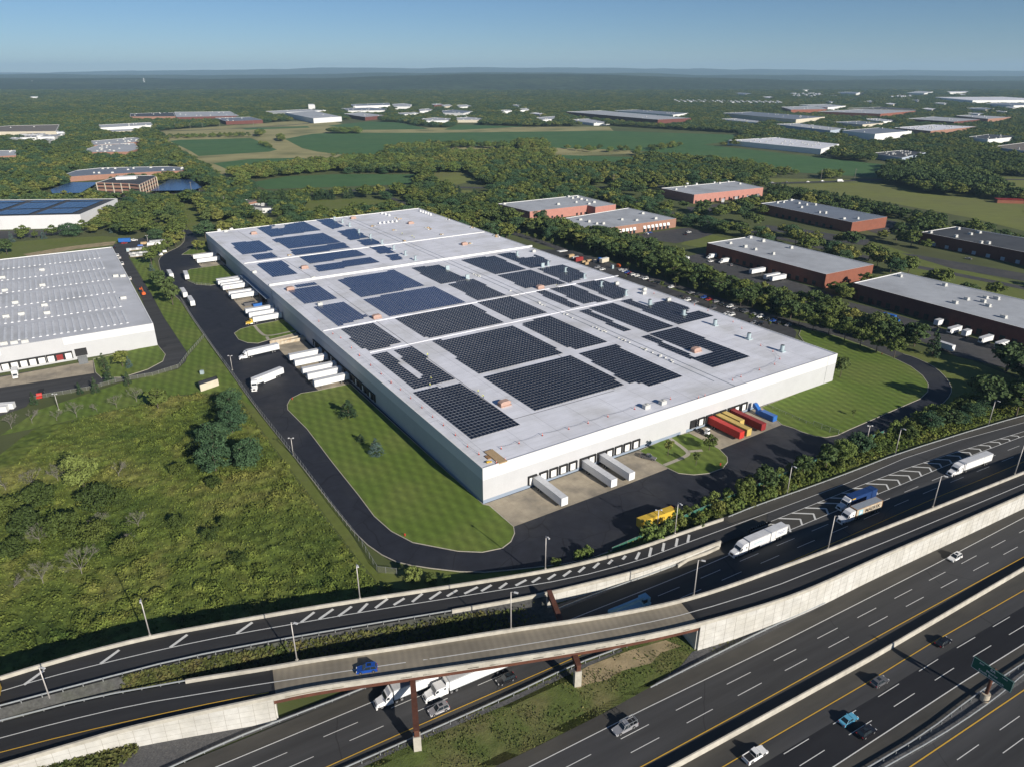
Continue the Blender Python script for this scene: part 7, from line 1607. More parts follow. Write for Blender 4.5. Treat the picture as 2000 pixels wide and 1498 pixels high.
for k_, mt_, n_, kw in (("leaf", "leaf", 4, {}), ("dark", "leaf_dark", 3, {}), ("light", "leaf_light", 2, dict(per=40)), ("teal", "leaf_teal", 2, dict(per=60, leaf=.5, rx=4.0, lobes=38)), ("young", "leaf", 2, dict(rx=2.3, lobes=16, per=26, zlo=.25, leaf=.7)),
                        ("bush", "leaf", 3, dict(rx=6.0, zlo=-.2, lobes=26, leaf=1.2)), ("bushlight", "leaf_light", 2, dict(rx=5.4, zlo=-.2, lobes=24, leaf=1.1)), ("near", "leaf_light", 2, dict(per=70, leaf=.45, lobes=44, rx=4.3, zlo=.1)), ("neardark", "leaf_teal", 3, dict(per=80, leaf=.42, lobes=46, rx=4.6, zlo=-.05)),
                        ("conifer", "needle", 3, dict(shape='cone', rx=2.6, zlo=.04, lobes=60, per=20, leaf=.6)), ("blue", "needle_blue", 1, dict(shape='cone', rx=2.8, zlo=.03, lobes=60, per=20, leaf=.5)), ("thick", "scrub_leaf", 3, dict(rx=7.5, zlo=-.3, lobes=40, per=50, leaf=.8))):
    KIND[k_] = [(crown_mesh(sum(map(ord, k_)) + i * 17, mt_, **kw), trunk_mesh(i, mat_="bark", r0=.2)) for i in range(n_)]
def bare_mesh(seed, H_=10.0):
    r_ = random.Random(seed); b = MB()
    def br_(p, d_, l_, rad, dep):
        q = p + d_ * l_; b.tube(p, q, rad, 5, r2=rad * .62, caps=False)
        if dep == 0: return
        for _ in range(3 if dep > 1 else 4):
            nd = (d_ + rdir(r_) * .6 + Vector((0, 0, .10))).normalized(); br_(p + d_ * l_ * r_.uniform(.45, 1.0), nd, l_ * r_.uniform(.5, .72), max(.012, rad * .55), dep - 1)
    br_(Vector((0, 0, 0)), Vector((.05, .02, 1)).normalized(), H_ * .28, .14, 0)
    for _ in range(6): br_(Vector((0, 0, H_ * .2)), (Vector((0, 0, 1)) + rdir(r_) * .75).normalized(), H_ * .34, .06, 4)
    me = bpy.data.meshes.new("branches"); me.from_pydata(b.v, [], b.f); me.materials.append(M["bark_pale"]); me.update(); return me
BARE = [bare_mesh(s) for s in (1, 2, 3)]
def tree(kind, X, Y, h, label, group=None, z=0.0, var=None, wide=1.0, cat=None, name=None):
    t = empty(name or {"conifer": "conifer", "blue": "blue_spruce", "bush": "shrub", "bushlight": "shrub", "thick": "shrub", "bare": "bare_tree"}.get(kind, "broadleaf_tree"), (X, Y, z), VR.uniform(0, 6.28))
    s = h / 10; t.scale = (s * wide, s * wide, s * VR.uniform(.93, 1.07)); tag(t, label, cat or {"bush": "shrub", "bushlight": "shrub", "thick": "shrub"}.get(kind, "tree"), group)
    if kind == "bare":
        o = bpy.data.objects.new("branches", BARE[(var or VR.randrange(3)) % 3]); COL.objects.link(o); o.parent = t; return t
    vs_ = KIND[kind]; c, tr = vs_[(var if var is not None else VR.randrange(len(vs_))) % len(vs_)]
    o = bpy.data.objects.new("crown", c); COL.objects.link(o); o.parent = t
    if kind not in ("bush", "bushlight", "thick"):
        o = bpy.data.objects.new("trunk", tr); COL.objects.link(o); o.parent = t
    return t
NT = 0
def tp(kind, u, v, h, label, group=None, **k):
    global NT; p = G(u, v); NT += kind not in ("bush", "bushlight", "thick", "bare"); return tree(kind, p.x, p.y, h, label, group, **k)
# explicit trees: wild field
tp("neardark", 452, 806, 11.5, "blue green tree at the top of the dark clump in the wild field"); tp("neardark", 455, 846, 12, "blue green tree second from the top of the dark clump"); tp("neardark", 418, 872, 12, "blue green tree at the middle left of the dark clump"); tp("neardark", 422, 922, 12, "blue green tree lowest left of the dark clump", var=1); tp("neardark", 486, 912, 12.5, "round blue green tree lowest right of the dark clump, nearest the fence", var=2)
tp("thick", 380, 885, 4.5, "yellow green bush at the left of the dark blue green clump"); tp("near", 164, 952, 13, "large pale green tree alone in the left part of the wild field"); tp("leaf", 310, 800, 10, "green tree at the mown grass edge by the bare trees row", wide=1.15)
for u, v, h, lab in ((78, 985, 7, "dark thicket left of the pale green tree"), (192, 990, 7, "dark olive thicket below the pale green tree"), (55, 1040, 7, "broad dark thicket lowest at the left"), (125, 1046, 7, "broad olive thicket below the dark ones"), (190, 1052, 5.5, "yellow green bush under the olive thicket"), (20, 1010, 6, "dark bush at the left edge of the wild field"), (30, 1085, 5, "yellow green bush at the lower left edge"), (245, 1080, 4.5, "grey green low bush beside the fallen branches"), (238, 985, 4.5, "yellow green bush right of the pale tree"), (350, 1030, 3.8, "small round bush with its own shadow in mid field"), (412, 1050, 3.6, "small bush in mid field left of two dark shadows"), (440, 1032, 3.2, "small bush in mid field casting a short shadow"), (470, 1100, 3.2, "light yellow green bush in the lower right field"), (350, 925, 4, "green bush in the upper middle of the wild field"), (420, 950, 3.5, "bush just below the dark clump")):
    tp("thick", u, v, h * 1.25, lab, wide=.8, var=2 if "yellow" in lab else None)
for i, (u, v, h, lab) in enumerate(((23, 837, 8, "leafless tree leftmost in the row on the mown grass"), (63, 826, 7, "leafless tree second in the row on the mown grass"), (111, 821, 6.5, "leafless tree third in the row on the mown grass"), (150, 814, 8, "leafless tree fourth in the row on the mown grass"), (190, 804, 5, "smallest leafless tree fifth in the mown grass row"), (228, 796, 6.5, "leafless tree sixth in the row on the mown grass"), (267, 784, 8, "leafless tree seventh in the mown grass row beside the green tree"), (12, 958, 9, "leafless tree at the left edge of the wild field"), (65, 950, 7.5, "leafless tree right of the one at the field's left edge"), (114, 941, 8, "leafless tree just left of the pale green tree"), (233, 932, 7, "leafless tree right of the pale green tree"), (196, 1028, 6, "pale dead branches in the olive thicket"), (271, 1030, 7.5, "tall leafless tree in the left middle of the wild field"), (263, 1068, 6, "leafless tree below the tall one in mid field"), (161, 1123, 10, "broad leafless tree in the lower left field"), (85, 1140, 8.5, "leafless tree left of the broad one in the lower field"), (30, 1152, 6, "leafless tree near the lower left edge"), (79, 1060, 7, "thin dead tree in the broad dark thicket"))):
    tp("bare", u, v, h, lab, var=i)
# lawns, islands, and around the left warehouse
for k_, u, v, h, lab in (("conifer", 681, 814, 8.2, "olive conifer on the big striped lawn near the shaded wall"), ("blue", 735, 885, 6.2, "round blue green spruce on the big striped lawn"), ("conifer", 705, 862, 3.5, "thin small conifer beside the spruce on the big lawn"), ("conifer", 205, 722, 9, "conifer left of the round tree by the left warehouse"), ("leaf", 240, 717, 9.5, "round tree against the left warehouse's lawn"), ("blue", 253, 718, 6, "small blue spruce in front of the round lawn tree"), ("conifer", 214, 747, 8, "conifer at the lawn tip below two others"), ("conifer", 251, 752, 6.5, "conifer on the curved fence line"), ("conifer", 188, 767, 7, "dark conifer left of the curved fence one"), ("conifer", 157, 770, 5.5, "small conifer beside the orange barrier on the fence"), ("conifer", 67, 790, 6, "conifer right of the storage boxes"),
    ("dark", 312, 562, 13, "dark bushy tree farthest in the clump by the parked trailers"), ("dark", 327, 577, 14.5, "dark bushy tree in the middle of the clump by the parked trailers"), ("dark", 338, 596, 14, "dark bushy tree nearest in the clump by the parked trailers"), ("blue", 306, 548, 6.5, "blue spruce just behind the dark clump"), ("blue", 297, 530, 6.5, "blue spruce on the strip between the two drives"), ("leaf", 296, 518, 14, "leafy tree nearest the pallets on the drive side"), ("leaf", 313, 502, 12, "leafy tree second from the pallets"), ("leaf", 330, 492, 12, "leafy tree third from the pallets"), ("leaf", 344, 484, 12, "leafy tree fourth from the pallets"), ("leaf", 356, 474, 10, "leafy tree by the junction of drive and avenue"), ("leaf", 385, 490, 8.5, "leafy tree on the small island by the farthest docks, left"), ("leaf", 396, 491, 8.5, "leafy tree on the small island by the farthest docks, right"),
    ("young", 1304, 889, 7.5, "thin young tree on the left part of the forked path island"), ("young", 1359, 909, 6.5, "thin young tree on the lower part of the forked path island"), ("leaf", 1385, 879, 7.5, "denser small tree on the right part of the forked path island"), ("young", 1666, 813, 3.6, "tiny tree alone on the large right lawn"), ("dark", 1640, 737, 11, "tall tree hugging the right rear corner of the warehouse"),
    ("conifer", 1819, 696, 14, "large pointed conifer beside the pale blue trailer"), ("blue", 1417, 573, 9, "blue spruce in the wood beside the brick docks"), ("blue", 24, 474, 9, "blue spruce by the white warehouse's drive, left"), ("blue", 86, 467, 8.5, "blue spruce beside the red trailers' drive"), ("blue", 217, 456, 5.5, "small blue spruce near the avenue, left"), ("blue", 245, 456, 6.5, "small blue spruce near the avenue, right"), ("blue", 315, 462, 6.5, "small blue spruce behind the pallets"),
    ("dark", 105, 437, 10, "dark conifer like tree in front of the white warehouse wall"), ("leaf", 43, 469, 7, "round tree before the white warehouse drive, left"), ("leaf", 70, 467, 7, "round tree before the white warehouse drive, right"), ("dark", 15, 498, 12, "dark tree at the left edge above the left warehouse"), ("dark", -8, 505, 13, "dark tree cut by the left edge above the left warehouse"), ("bushlight", 807, 1133, 4.6, "bright green bush beside the ramp barrier near the fence end"), ("bush", 842, 1138, 3.2, "small teal bush right of the bright green one"), ("bush", 757, 1152, 2.2, "low bush left of the bright green one by the barrier"), ("bushlight", 872, 1133, 2.0, "low pale bush on the verge beside the barrier"), ("bushlight", 1085, 1103, 2.6, "small bright bush below the lot, left one"), ("bushlight", 1130, 1090, 3.0, "small bright bush below the lot, middle one"), ("bushlight", 1146, 1084, 3.4, "small bright bush below the lot, right one"), ("bushlight", 1272, 1056, 6.5, "bright green bush covering the yellow container"), ("bushlight", 1305, 1042, 5, "bright green bush right of the yellow container")):
    tp(k_, u, v, h, lab, wide=1.7 if "big" in lab else 1.0)
# street trees
for i, (u, v, h) in enumerate([(1587, 646, 10), (1618, 656, 12), (1649, 665, 12), (1679, 678, 12), (1711, 689, 11), (1745, 700, 12), (1560, 636, 10), (1530, 628, 9)]): tp("leaf", u, v, h, "broadleaf street tree along the drive behind the right lawn, %s from the bend" % ordn([3, 2, 1, 0, 0, 0, 0, 0].index(i) + 1 if False else {5: 1, 4: 2, 3: 3, 2: 4, 1: 5, 0: 6, 6: 7, 7: 8}[i]), "street trees behind the right lawn")
for i, (u, v, h) in enumerate([(994, 470, 8), (995, 458, 7), (1013, 462, 6.5), (1028, 466, 6), (1045, 470, 6.5), (1062, 476, 6), (1078, 482, 7), (1105, 484, 6.5), (1120, 488, 6), (1150, 496, 7), (1167, 502, 6), (1182, 506, 8), (1200, 510, 8), (1227, 527, 6.5), (1246, 530, 7.5), (1266, 540, 7.5), (1284, 545, 7), (1300, 549, 7), (1318, 561, 8.5), (1357, 573, 7.5), (1420, 590, 8.5), (1446, 599, 6.5), (1469, 603, 6.5), (1222, 544, 3), (1292, 564, 6), (1387, 600, 4.5), (1466, 631, 6.5), (1502, 640, 4), (1517, 622, 8), (1496, 618, 7)]):
    tp("young", u, v, h, "light green young tree along the road behind the warehouse, %s of the row" % ordn(i + 1), "young trees along the road behind the warehouse")
# roadside shrubs and trees between yard fence and ramp
sh = 0
for (u, v, h, k_, lab) in [(1452, 976, 9, "leaf", "rounded tree at the left of the pair beside the green fence"), (1490, 962, 11, "dark", "taller tree at the right of the pair beside the green fence"), (1566, 930, 9, "dark", "dark tree above the chevrons by the green fence"), (1612, 915, 10, "dark", "dark tree left of the yellowish one by the fence"), (1645, 900, 9, "near", "yellowish tree between two dark ones by the fence"), (1674, 893, 10.5, "teal", "blue green tree right of the yellowish one")]: tp(k_, u, v, h, lab)
BUSHL = PL([(1330, 1030), (1420, 990), (1480, 965), (1560, 935), (1640, 902), (1720, 870), (1800, 838), (1880, 806), (1960, 782), (2040, 765)])
for row, dd in enumerate((0, 4.2, -3.2)):
    s = row * 1.7
    q = offset(BUSHL, dd); Lq = length(q)
    while s < Lq:
        p, _ = at_len(q, s); sh += 1; h = VR.uniform(1.8, 4.6) + (1.8 if s > Lq * .55 and row == 1 else 0)
        tree("bushlight" if VR.random() < (.38 if row != 2 else .6) else "bush", p.x + VR.uniform(-1, 1), p.y + VR.uniform(-1, 1), h, "low shrub in the dense roadside strip between the yard drive and ramp", "shrubs in the roadside strip", wide=.8)
        s += VR.uniform(3.8, 6.8)
# ---- mass planting -----------------------------------------------------
REG = [
 ([(875, 420), (925, 433), (985, 443), (1075, 452), (1150, 462), (1250, 490), (1330, 520), (1345, 545), (1405, 560), (1420, 585), (1300, 545), (1200, 508), (1140, 490), (1060, 462), (980, 438), (900, 421)], 6.5, 11, 15, ("dark", "leaf", "dark"), "tall tree in the wood between warehouse road and brick buildings", 1),
 ([(1405, 560), (1460, 565), (1500, 585), (1520, 610), (1440, 596)], 6.5, 8, 13, ("dark", "leaf", "conifer"), "tree in the small wood before the brick building with docked trailers", 1),
 ([(1530, 585), (1600, 610), (1690, 640), (1800, 670), (1815, 690), (1760, 688), (1690, 660), (1600, 640), (1540, 625), (1510, 612)], 7, 8, 14, ("dark", "leaf", "conifer"), "tree in the belt between street trees and the maroon building's yard", 1),
 ([(1850, 760), (1880, 735), (1900, 715), (1960, 722), (2080, 745), (2080, 810), (1960, 815), (1880, 800)], 8, 12, 18, ("conifer", "dark", "dark"), "tall dark tree in the grove at the right edge above the shrubs", 1),
 ([(1760, 855), (1860, 815), (1960, 780), (2060, 760), (2080, 775), (1960, 800), (1860, 832), (1770, 868)], 5, 5, 9, ("dark", "teal", "leaf"), "tree on the roadside slope at the right below the grove", 1),
 ([(372, 398), (430, 380), (500, 376), (580, 388), (600, 402), (590, 418), (540, 426), (440, 430), (405, 422), (392, 405)], 7.5, 9, 14, ("leaf", "dark", "teal", "conifer"), "tree in the grove around the small white building", 1),
 ([(306, 392), (330, 390), (346, 402), (372, 445), (362, 452), (335, 425)], 6, 7, 11, ("dark", "leaf"), "tree in the strip right of the avenue", 1),
 ([(150, 447), (232, 412), (300, 396), (325, 430), (350, 452), (345, 466), (280, 462), (200, 458), (160, 456)], 8.5, 7, 13, ("leaf", "dark", "young"), "tree on the wooded plot left of the avenue", .5),
 ([(795, 398), (840, 404), (900, 412), (960, 425), (960, 392), (890, 380), (800, 380)], 8, 9, 14, ("dark", "leaf", "conifer"), "tree in the grove behind the warehouse's far corner", .9),
 ([(590, 392), (640, 389), (700, 386), (700, 392), (640, 393), (600, 398)], 6.5, 8, 12, ("conifer", "conifer", "blue"), "conifer in the dark row behind the rear lawn", .9),
 ([(1500, 372), (1560, 378), (1640, 395), (1700, 405), (1780, 425), (1860, 445), (1850, 450), (1740, 425), (1660, 412), (1560, 390), (1500, 382)], 7, 8, 12, ("dark", "conifer"), "tree in the hedge line edging the long meadow", .95),
 ([(1715, 360), (1800, 368), (1900, 385), (1960, 382), (1900, 350), (1780, 340), (1730, 345)], 9, 15, 22, ("dark", "dark"), "very large dark tree around the white farmhouse", .9),
 ([(1560, 560), (1600, 560), (1670, 575), (1650, 590), (1590, 590)], 7, 7, 9, ("near", "leaf"), "yellow green tree between the two long brick buildings", .9),
]
REGP = [([(q.x, q.y) for q in PL(r_[0])],) + tuple(r_[1:]) for r_ in REG]
OPEN = []
for o in COL.objects:
    if o.type == 'MESH' and o.get("kind") == 'structure' and o.name.split('.')[0] in ("crop_field", "meadow", "lawn", "car_park", "straw_field", "yard_asphalt", "dirt_track", "apron"):
        vs_ = [(v.co.x, v.co.y) for v in o.data.vertices]; xs = [a[0] for a in vs_]; ys = [a[1] for a in vs_]; OPEN.append((vs_, min(xs) - 4, max(xs) + 4, min(ys) - 4, max(ys) + 4, 3))
for fp, mg in FOOT:
    xs = [a[0] for a in fp]; ys = [a[1] for a in fp]; mgs = mg + 6; c_y = min(ys)
    OPEN.append((fp, min(xs) - mgs, max(xs) + mgs, min(ys) - mgs - 6, max(ys) + mgs, mg))
XTRA_OPEN = [[(300, 257), (560, 238), (650, 234), (860, 250), (1200, 247), (1450, 262), (1440, 275), (1380, 283), (1440, 291), (1560, 310), (1740, 322), (1725, 350), (1500, 352), (1450, 318), (1330, 302), (1262, 299), (1080, 300), (960, 296), (870, 300), (760, 300), (740, 308), (650, 326), (460, 343), (440, 345)]]
for a in XTRA_OPEN:
    fp = [(p.x, p.y) for p in PL(a)]; xs = [p[0] for p in fp]; ys = [p[1] for p in fp]; OPEN.append((fp, min(xs), max(xs), min(ys), max(ys), 0))
CROPP = [bb_ + (fp,) for bb_, fp in []]
def is_hiding(x, y, h):
    for t_ in (.025, .05, .075, .1):
        if t_ > h / H * .95: break
        X, Y = x * (1 + t_), y * (1 + t_)
        for fp, x0, x1, y0, y1, kk in HIDE:
            if x0 < X < x1 and y0 < Y < y1 and (kk == 0 or t_ <= kk) and inpoly(X, Y, fp): return True
    return False
def is_open(x, y, m=0):
    for fp, x0, x1, y0, y1, mg in OPEN:
        if x0 - m < x < x1 + m and y0 - m < y < y1 + m:
            if inpoly(x, y, fp): return True
            if (mg + m) and dist_poly(x, y, fp) < mg + m: return True
    for q, wd in ROADS:
        for a, c in zip(q[::2], q[2::2]):
            dx, dy = c.x - a.x, c.y - a.y; L_ = dx * dx + dy * dy; t_ = max(0, min(1, ((x - a.x) * dx + (y - a.y) * dy) / L_)) if L_ else 0
            if (x - a.x - t_ * dx) ** 2 + (y - a.y - t_ * dy) ** 2 < (wd / 2 + 4) ** 2: return True
    return False
HIDE = []
for o in COL.objects:
    if o.type == 'MESH' and o.name.split('.')[0] in ("crop_field", "meadow", "straw_field"):
        vs_ = [(v.co.x, v.co.y) for v in o.data.vertices]; xs = [a[0] for a in vs_]; ys = [a[1] for a in vs_]; HIDE.append((vs_, min(xs), max(xs), min(ys), max(ys), 0))
for fp, mg in FOOT:
    xs = [a[0] for a in fp]; ys = [a[1] for a in fp]; HIDE.append((fp, min(xs), max(xs), min(ys), max(ys), .055 if min(ys) > 900 else .05))
# lone clumps on the open land, each (pixel outline, spacing, heights)
CLUMPS = [([(756, 296), (800, 290), (865, 296), (870, 304), (800, 306), (765, 304)], 9, 11, 15), ([(655, 259), (700, 258), (706, 262), (640, 262)], 9, 10, 15), ([(860, 302), (1080, 300), (1080, 318), (890, 322), (800, 318)], 10, 9, 14), ([(825, 286), (900, 284), (1000, 286), (1060, 286), (1075, 292), (1000, 292), (900, 291), (830, 292)], 14, 9, 14), ([(1010, 284), (1062, 283), (1060, 296), (1015, 296)], 9, 13, 18), ([(326, 268), (488, 264), (488, 268), (330, 272)], 12, 6, 9), ([(1095, 290), (1250, 294), (1250, 299), (1095, 297)], 20, 6, 11), ([(1267, 291), (1325, 283), (1330, 287), (1275, 297)], 8, 6, 10), ([(1235, 302), (1450, 318), (1560, 342), (1500, 350), (1400, 345), (1250, 318)], 11, 6, 10), ([(500, 262), (515, 262), (512, 268), (502, 268)], 10, 9, 14), ([(508, 281), (532, 287), (530, 292), (512, 287)], 9, 6, 9), ([(546, 272), (553, 272), (553, 277), (546, 277)], 6, 10, 14), ([(640, 300), (735, 306), (730, 312), (660, 312)], 14, 3, 6), ([(900, 330), (940, 325), (960, 345), (930, 352)], 9, 9, 14), ([(1600, 346), (1645, 344), (1650, 351), (1605, 352)], 9, 8, 13), ([(450, 342), (560, 326), (700, 316), (770, 312), (880, 330), (898, 338), (820, 340), (640, 337), (500, 352), (470, 362)], 9, 10, 15)]
CLP = [([(q.x, q.y) for q in PL(c[0])],) + tuple(c[1:]) for c in CLUMPS]
cand = []
def bb(fp): return min(a[0] for a in fp), max(a[0] for a in fp), min(a[1] for a in fp), max(a[1] for a in fp)
for ri, (fp, sp__, h0_, h1_, ks, lab, pr_) in enumerate(REGP):
    x0, x1, y0, y1 = bb(fp); x = x0
    while x < x1:
        y = y0
        while y < y1:
            X, Y = x + VR.uniform(-.45, .45) * sp__, y + VR.uniform(-.45, .45) * sp__
            if inpoly(X, Y, fp) and VR.random() < pr_:
                bad = False
                for f2, a0, a1, b0, b1, mg in OPEN[-0:]:
                    if a0 < X < a1 and b0 < Y < b1 and (inpoly(X, Y, f2)) : bad = True; break
                if ri == 5 and is_hiding(X, Y, 20): bad = True
                if not bad:
                    h = VR.uniform(h0_, h1_); cand.append((h / max(60, math.hypot(X, Y)), X, Y, h, VR.choice(ks), ri))
            y += sp__
        x += sp__
for fp, sp__, h0_, h1_ in CLP:
    x0, x1, y0, y1 = bb(fp); x = x0
    while x < x1:
        y = y0
        while y < y1:
            X, Y = x + VR.uniform(-.45, .45) * sp__, y + VR.uniform(-.45, .45) * sp__
            if inpoly(X, Y, fp): h = VR.uniform(h0_, h1_); cand.append((h / math.hypot(X, Y) * .5, X, Y, h, VR.choice(("leaf", "leaf", "dark", "light")), 99))
            y += sp__
        x += sp__
LIGHTR = [([(p.x, p.y) for p in PL(a)], d_) for a, d_ in (([(1180, 368), (1480, 362), (1500, 372), (1740, 425), (1900, 450), (2080, 480), (2080, 720), (1850, 690), (1650, 600), (1400, 545), (1250, 480), (1100, 440)], .42), ([(600, 372), (860, 376), (960, 380), (1180, 375), (1180, 366), (600, 366)], .55), ([(-80, 330), (90, 330), (130, 372), (400, 380), (400, 392), (-80, 392)], .85))]
REGALL = [bb(r_[0]) + (r_[0],) for r_ in REGP]
def scatter(Y0, Y1, sp__, hmin, hmax, wide):
    out = []; Y = Y0
    while Y < Y1:
        X = -.80 * Y - 60
        while X < .80 * Y + 60:
            x, y = X + VR.uniform(-.5, .5) * sp__, Y + VR.uniform(-.5, .5) * sp__
            X += sp__
            if y < 560 and x > -110 and y < 420 + (x - 0) * .9 and x < 420: 
                if y < 430: continue
            u, v = px(x, y, 0)
            if v > 470 and not (x > 200): continue
            if v > 620: continue
            d_ = 1.0
            for fp, dd in LIGHTR:
                if inpoly(x, y, fp): d_ = dd; break
            if VR.random() > d_: continue
            if any(a0 < x < a1 and b0 < y < b1 and inpoly(x, y, fp) for a0, a1, b0, b1, fp in REGALL): continue
            if is_open(x, y): continue
            hh_ = VR.uniform(hmin, hmax)
            if is_hiding(x, y, hh_): continue
            out.append((x, y, hh_, wide))
        Y += sp__
    return out
mid_ = scatter(430, 1300, 10.5, 9, 16, 1.4)
for x, y, h, w_ in mid_: cand.append((h / math.hypot(x, y), x, y, h, VR.choice(("leaf", "dark", "leaf", "teal") if x < 300 else ("leaf", "dark", "dark")), 100))
cand.sort(key=lambda c: -c[0])
NIND = 296 - NT
GL = {99: ("broadleaf tree in a clump out on the open farm fields", "trees in clumps on the farm fields"), 100: ("broadleaf tree in the scattered woodland around the distant buildings", "trees in the scattered woodland")}
for sc_, X, Y, h, k_, ri in cand[:NIND]:
    lab, gr = GL[ri] if ri in GL else (REG[ri][5], "trees: " + REG[ri][5].split(" in ", 1)[-1].split(" around", 1)[0])
    if k_ in ("conifer", "blue") and "conifer" not in lab: k_ = "dark"
    tree(k_, X, Y, h, lab, gr, wide=(1.5 if ri == 11 else VR.uniform(1.1, 1.4)) if k_ not in ("conifer", "blue") else 1)
rest = [(X, Y, h, 1.4, {"leaf": 0, "dark": 1, "teal": 2, "light": 3, "conifer": 4, "blue": 4, "young": 0, "near": 3}[k_]) for _, X, Y, h, k_, ri in cand[NIND:]]
for Y0, Y1, sp__, wd_ in ((1300, 2400, 13.5, 2.0), (2400, 4200, 21, 3.0), (4200, 8300, 38, 4.6)):
    for x, y, h, w_ in scatter(Y0, Y1, sp__, 9, 14 if Y0 < 4000 else 16, wd_):
        if 5600 < y: h += (y - 5600) / 2600 * 0
        rest.append((x, y, h, w_, VR.choice((0, 0, 1, 1, 2))))
me = bpy.data.meshes.new("woodland"); n = len(rest); me.from_pydata([(a[0], a[1], -.3) for a in rest], [], [])
at = me.attributes.new("sc", 'FLOAT_VECTOR', 'POINT'); at.data.foreach_set("vector", np.array([(a[2] / 10 * a[3], a[2] / 10 * a[3], a[2] / 10 * (1 if a[3] < 2 else 1.0)) for a in rest], dtype=np.float32).ravel())
at = me.attributes.new("rt", 'FLOAT_VECTOR', 'POINT'); at.data.foreach_set("vector", np.array([(0, 0, VR.uniform(0, 6.28)) for a in rest], dtype=np.float32).ravel())
at = me.attributes.new("ix", 'INT', 'POINT'); at.data.foreach_set("value", np.array([a[4] for a in rest], dtype=np.int32))
wob = bpy.data.objects.new("woodland", me); COL.objects.link(wob); tag(wob, "dense green broadleaf woodland stretching to the horizon", "woodland", kind="stuff")
srcs = []
for mt_ in ("leaf", "leaf_dark", "leaf_teal", "leaf_light", "needle"):
    s_ = next((o for o in COL.objects if o.name.startswith("crown") and o.data.materials[0].name == mt_ and (mt_ != "leaf" or o.data in [c for c, _ in KIND["leaf"]])), None)
    srcs.append(s_ or srcs[0])
ng = bpy.data.node_groups.new("woodland", 'GeometryNodeTree'); ng.interface.new_socket("Geometry", in_out='INPUT', socket_type='NodeSocketGeometry'); ng.interface.new_socket("Geometry", in_out='OUTPUT', socket_type='NodeSocketGeometry')
gi = ng.nodes.new("NodeGroupInput"); go = ng.nodes.new("NodeGroupOutput"); iop = ng.nodes.new("GeometryNodeInstanceOnPoints"); jn = ng.nodes.new("GeometryNodeJoinGeometry")
for s_ in reversed(srcs):
    oi = ng.nodes.new("GeometryNodeObjectInfo"); oi.inputs[0].default_value = s_; oi.transform_space = 'ORIGINAL'; oi.inputs["As Instance"].default_value = True; ng.links.new(oi.outputs["Geometry"], jn.inputs[0])
def na(nm, tp_): x = ng.nodes.new("GeometryNodeInputNamedAttribute"); x.data_type = tp_; x.inputs[0].default_value = nm; return x.outputs[0]
ng.links.new(gi.outputs[0], iop.inputs["Points"]); ng.links.new(jn.outputs[0], iop.inputs["Instance"]); iop.inputs["Pick Instance"].default_value = True
ng.links.new(na("ix", 'INT'), iop.inputs["Instance Index"]); ng.links.new(na("rt", 'FLOAT_VECTOR'), iop.inputs["Rotation"]); ng.links.new(na("sc", 'FLOAT_VECTOR'), iop.inputs["Scale"])
ng.links.new(iop.outputs[0], go.inputs[0]); md = wob.modifiers.new("gn", 'NODES'); md.node_group = ng
print("TREES individual", NT, NIND, "instanced", n)
# ---- wild field ----------------------------------------------------------
def scrub_mat(name, c1, c2, c3, s1=.05, s2=.35):
    m = bpy.data.materials.new(name); m.use_nodes = True; nt = m.node_tree; b = nt.nodes["Principled BSDF"]; b.inputs["Roughness"].default_value = .85; b.inputs["Specular IOR Level"].default_value = .15
    ge = node(nt, "ShaderNodeNewGeometry"); n1 = node(nt, "ShaderNodeTexNoise"); n1.inputs["Scale"].default_value = s1; n1.inputs["Detail"].default_value = 7; n1.inputs["Roughness"].default_value = .68; n1.inputs["Distortion"].default_value = .5
    nt.links.new(ge.outputs["Position"], n1.inputs["Vector"]); cr = node(nt, "ShaderNodeValToRGB"); e = cr.color_ramp.elements; e[0].position = .33; e[1].position = .68; e[0].color = (*c1, 1); e[1].color = (*c3, 1); k = e.new(.5); k.color = (*c2, 1)
    nt.links.new(n1.outputs[0], cr.inputs[0]); n2 = node(nt, "ShaderNodeTexNoise"); n2.inputs["Scale"].default_value = s2; n2.inputs["Detail"].default_value = 5; nt.links.new(ge.outputs["Position"], n2.inputs["Vector"])
    r2 = node(nt, "ShaderNodeMapRange"); r2.inputs["From Min"].default_value = .3; r2.inputs["From Max"].default_value = .7; r2.inputs["To Min"].default_value = .6; r2.inputs["To Max"].default_value = 1.4; nt.links.new(n2.outputs[0], r2.inputs[0])
    mx = node(nt, "ShaderNodeMix", data_type='RGBA', blend_type='MULTIPLY'); mx.inputs[0].default_value = 1; nt.links.new(cr.outputs[0], mx.inputs[6]); nt.links.new(r2.outputs[0], mx.inputs[7]); nt.links.new(mx.outputs[2], b.inputs["Base Color"]); M[name] = m
scrub_mat("scrub", (.050, .082, .018), (.112, .145, .030), (.20, .19, .060), .03); scrub_mat("scrub_cards", (.055, .092, .020), (.118, .148, .030), (.20, .19, .052), .03, .35)
scrub_mat("verge_cards", (.05, .075, .02), (.09, .10, .03), (.15, .125, .05), .15, 1.0)
edge = [Vector((p.x, p.y, 0)) for p in offset(rn, .6)]
eL = [p for p in edge if px(p.x, p.y, 0)[0] < 745 + 30]
fieldp = [(p.x, p.y) for p in PL([(-260, 900), (-90, 884), (0, 842), (122, 826), (245, 798), (350, 773), (455, 770), (470, 783), (530, 868), (620, 988), (700, 1094), (742, 1146)])] + [(p.x, p.y) for p in reversed([q for q in eL if px(q.x, q.y, 0)[0] < 735])]
x0, x1, y0, y1 = bb(fieldp); x0 = max(x0, -190); stp = .75; nx = int((x1 - x0) / stp); ny = int((y1 - y0) / stp); idx = {}; V_ = []; Fq = []
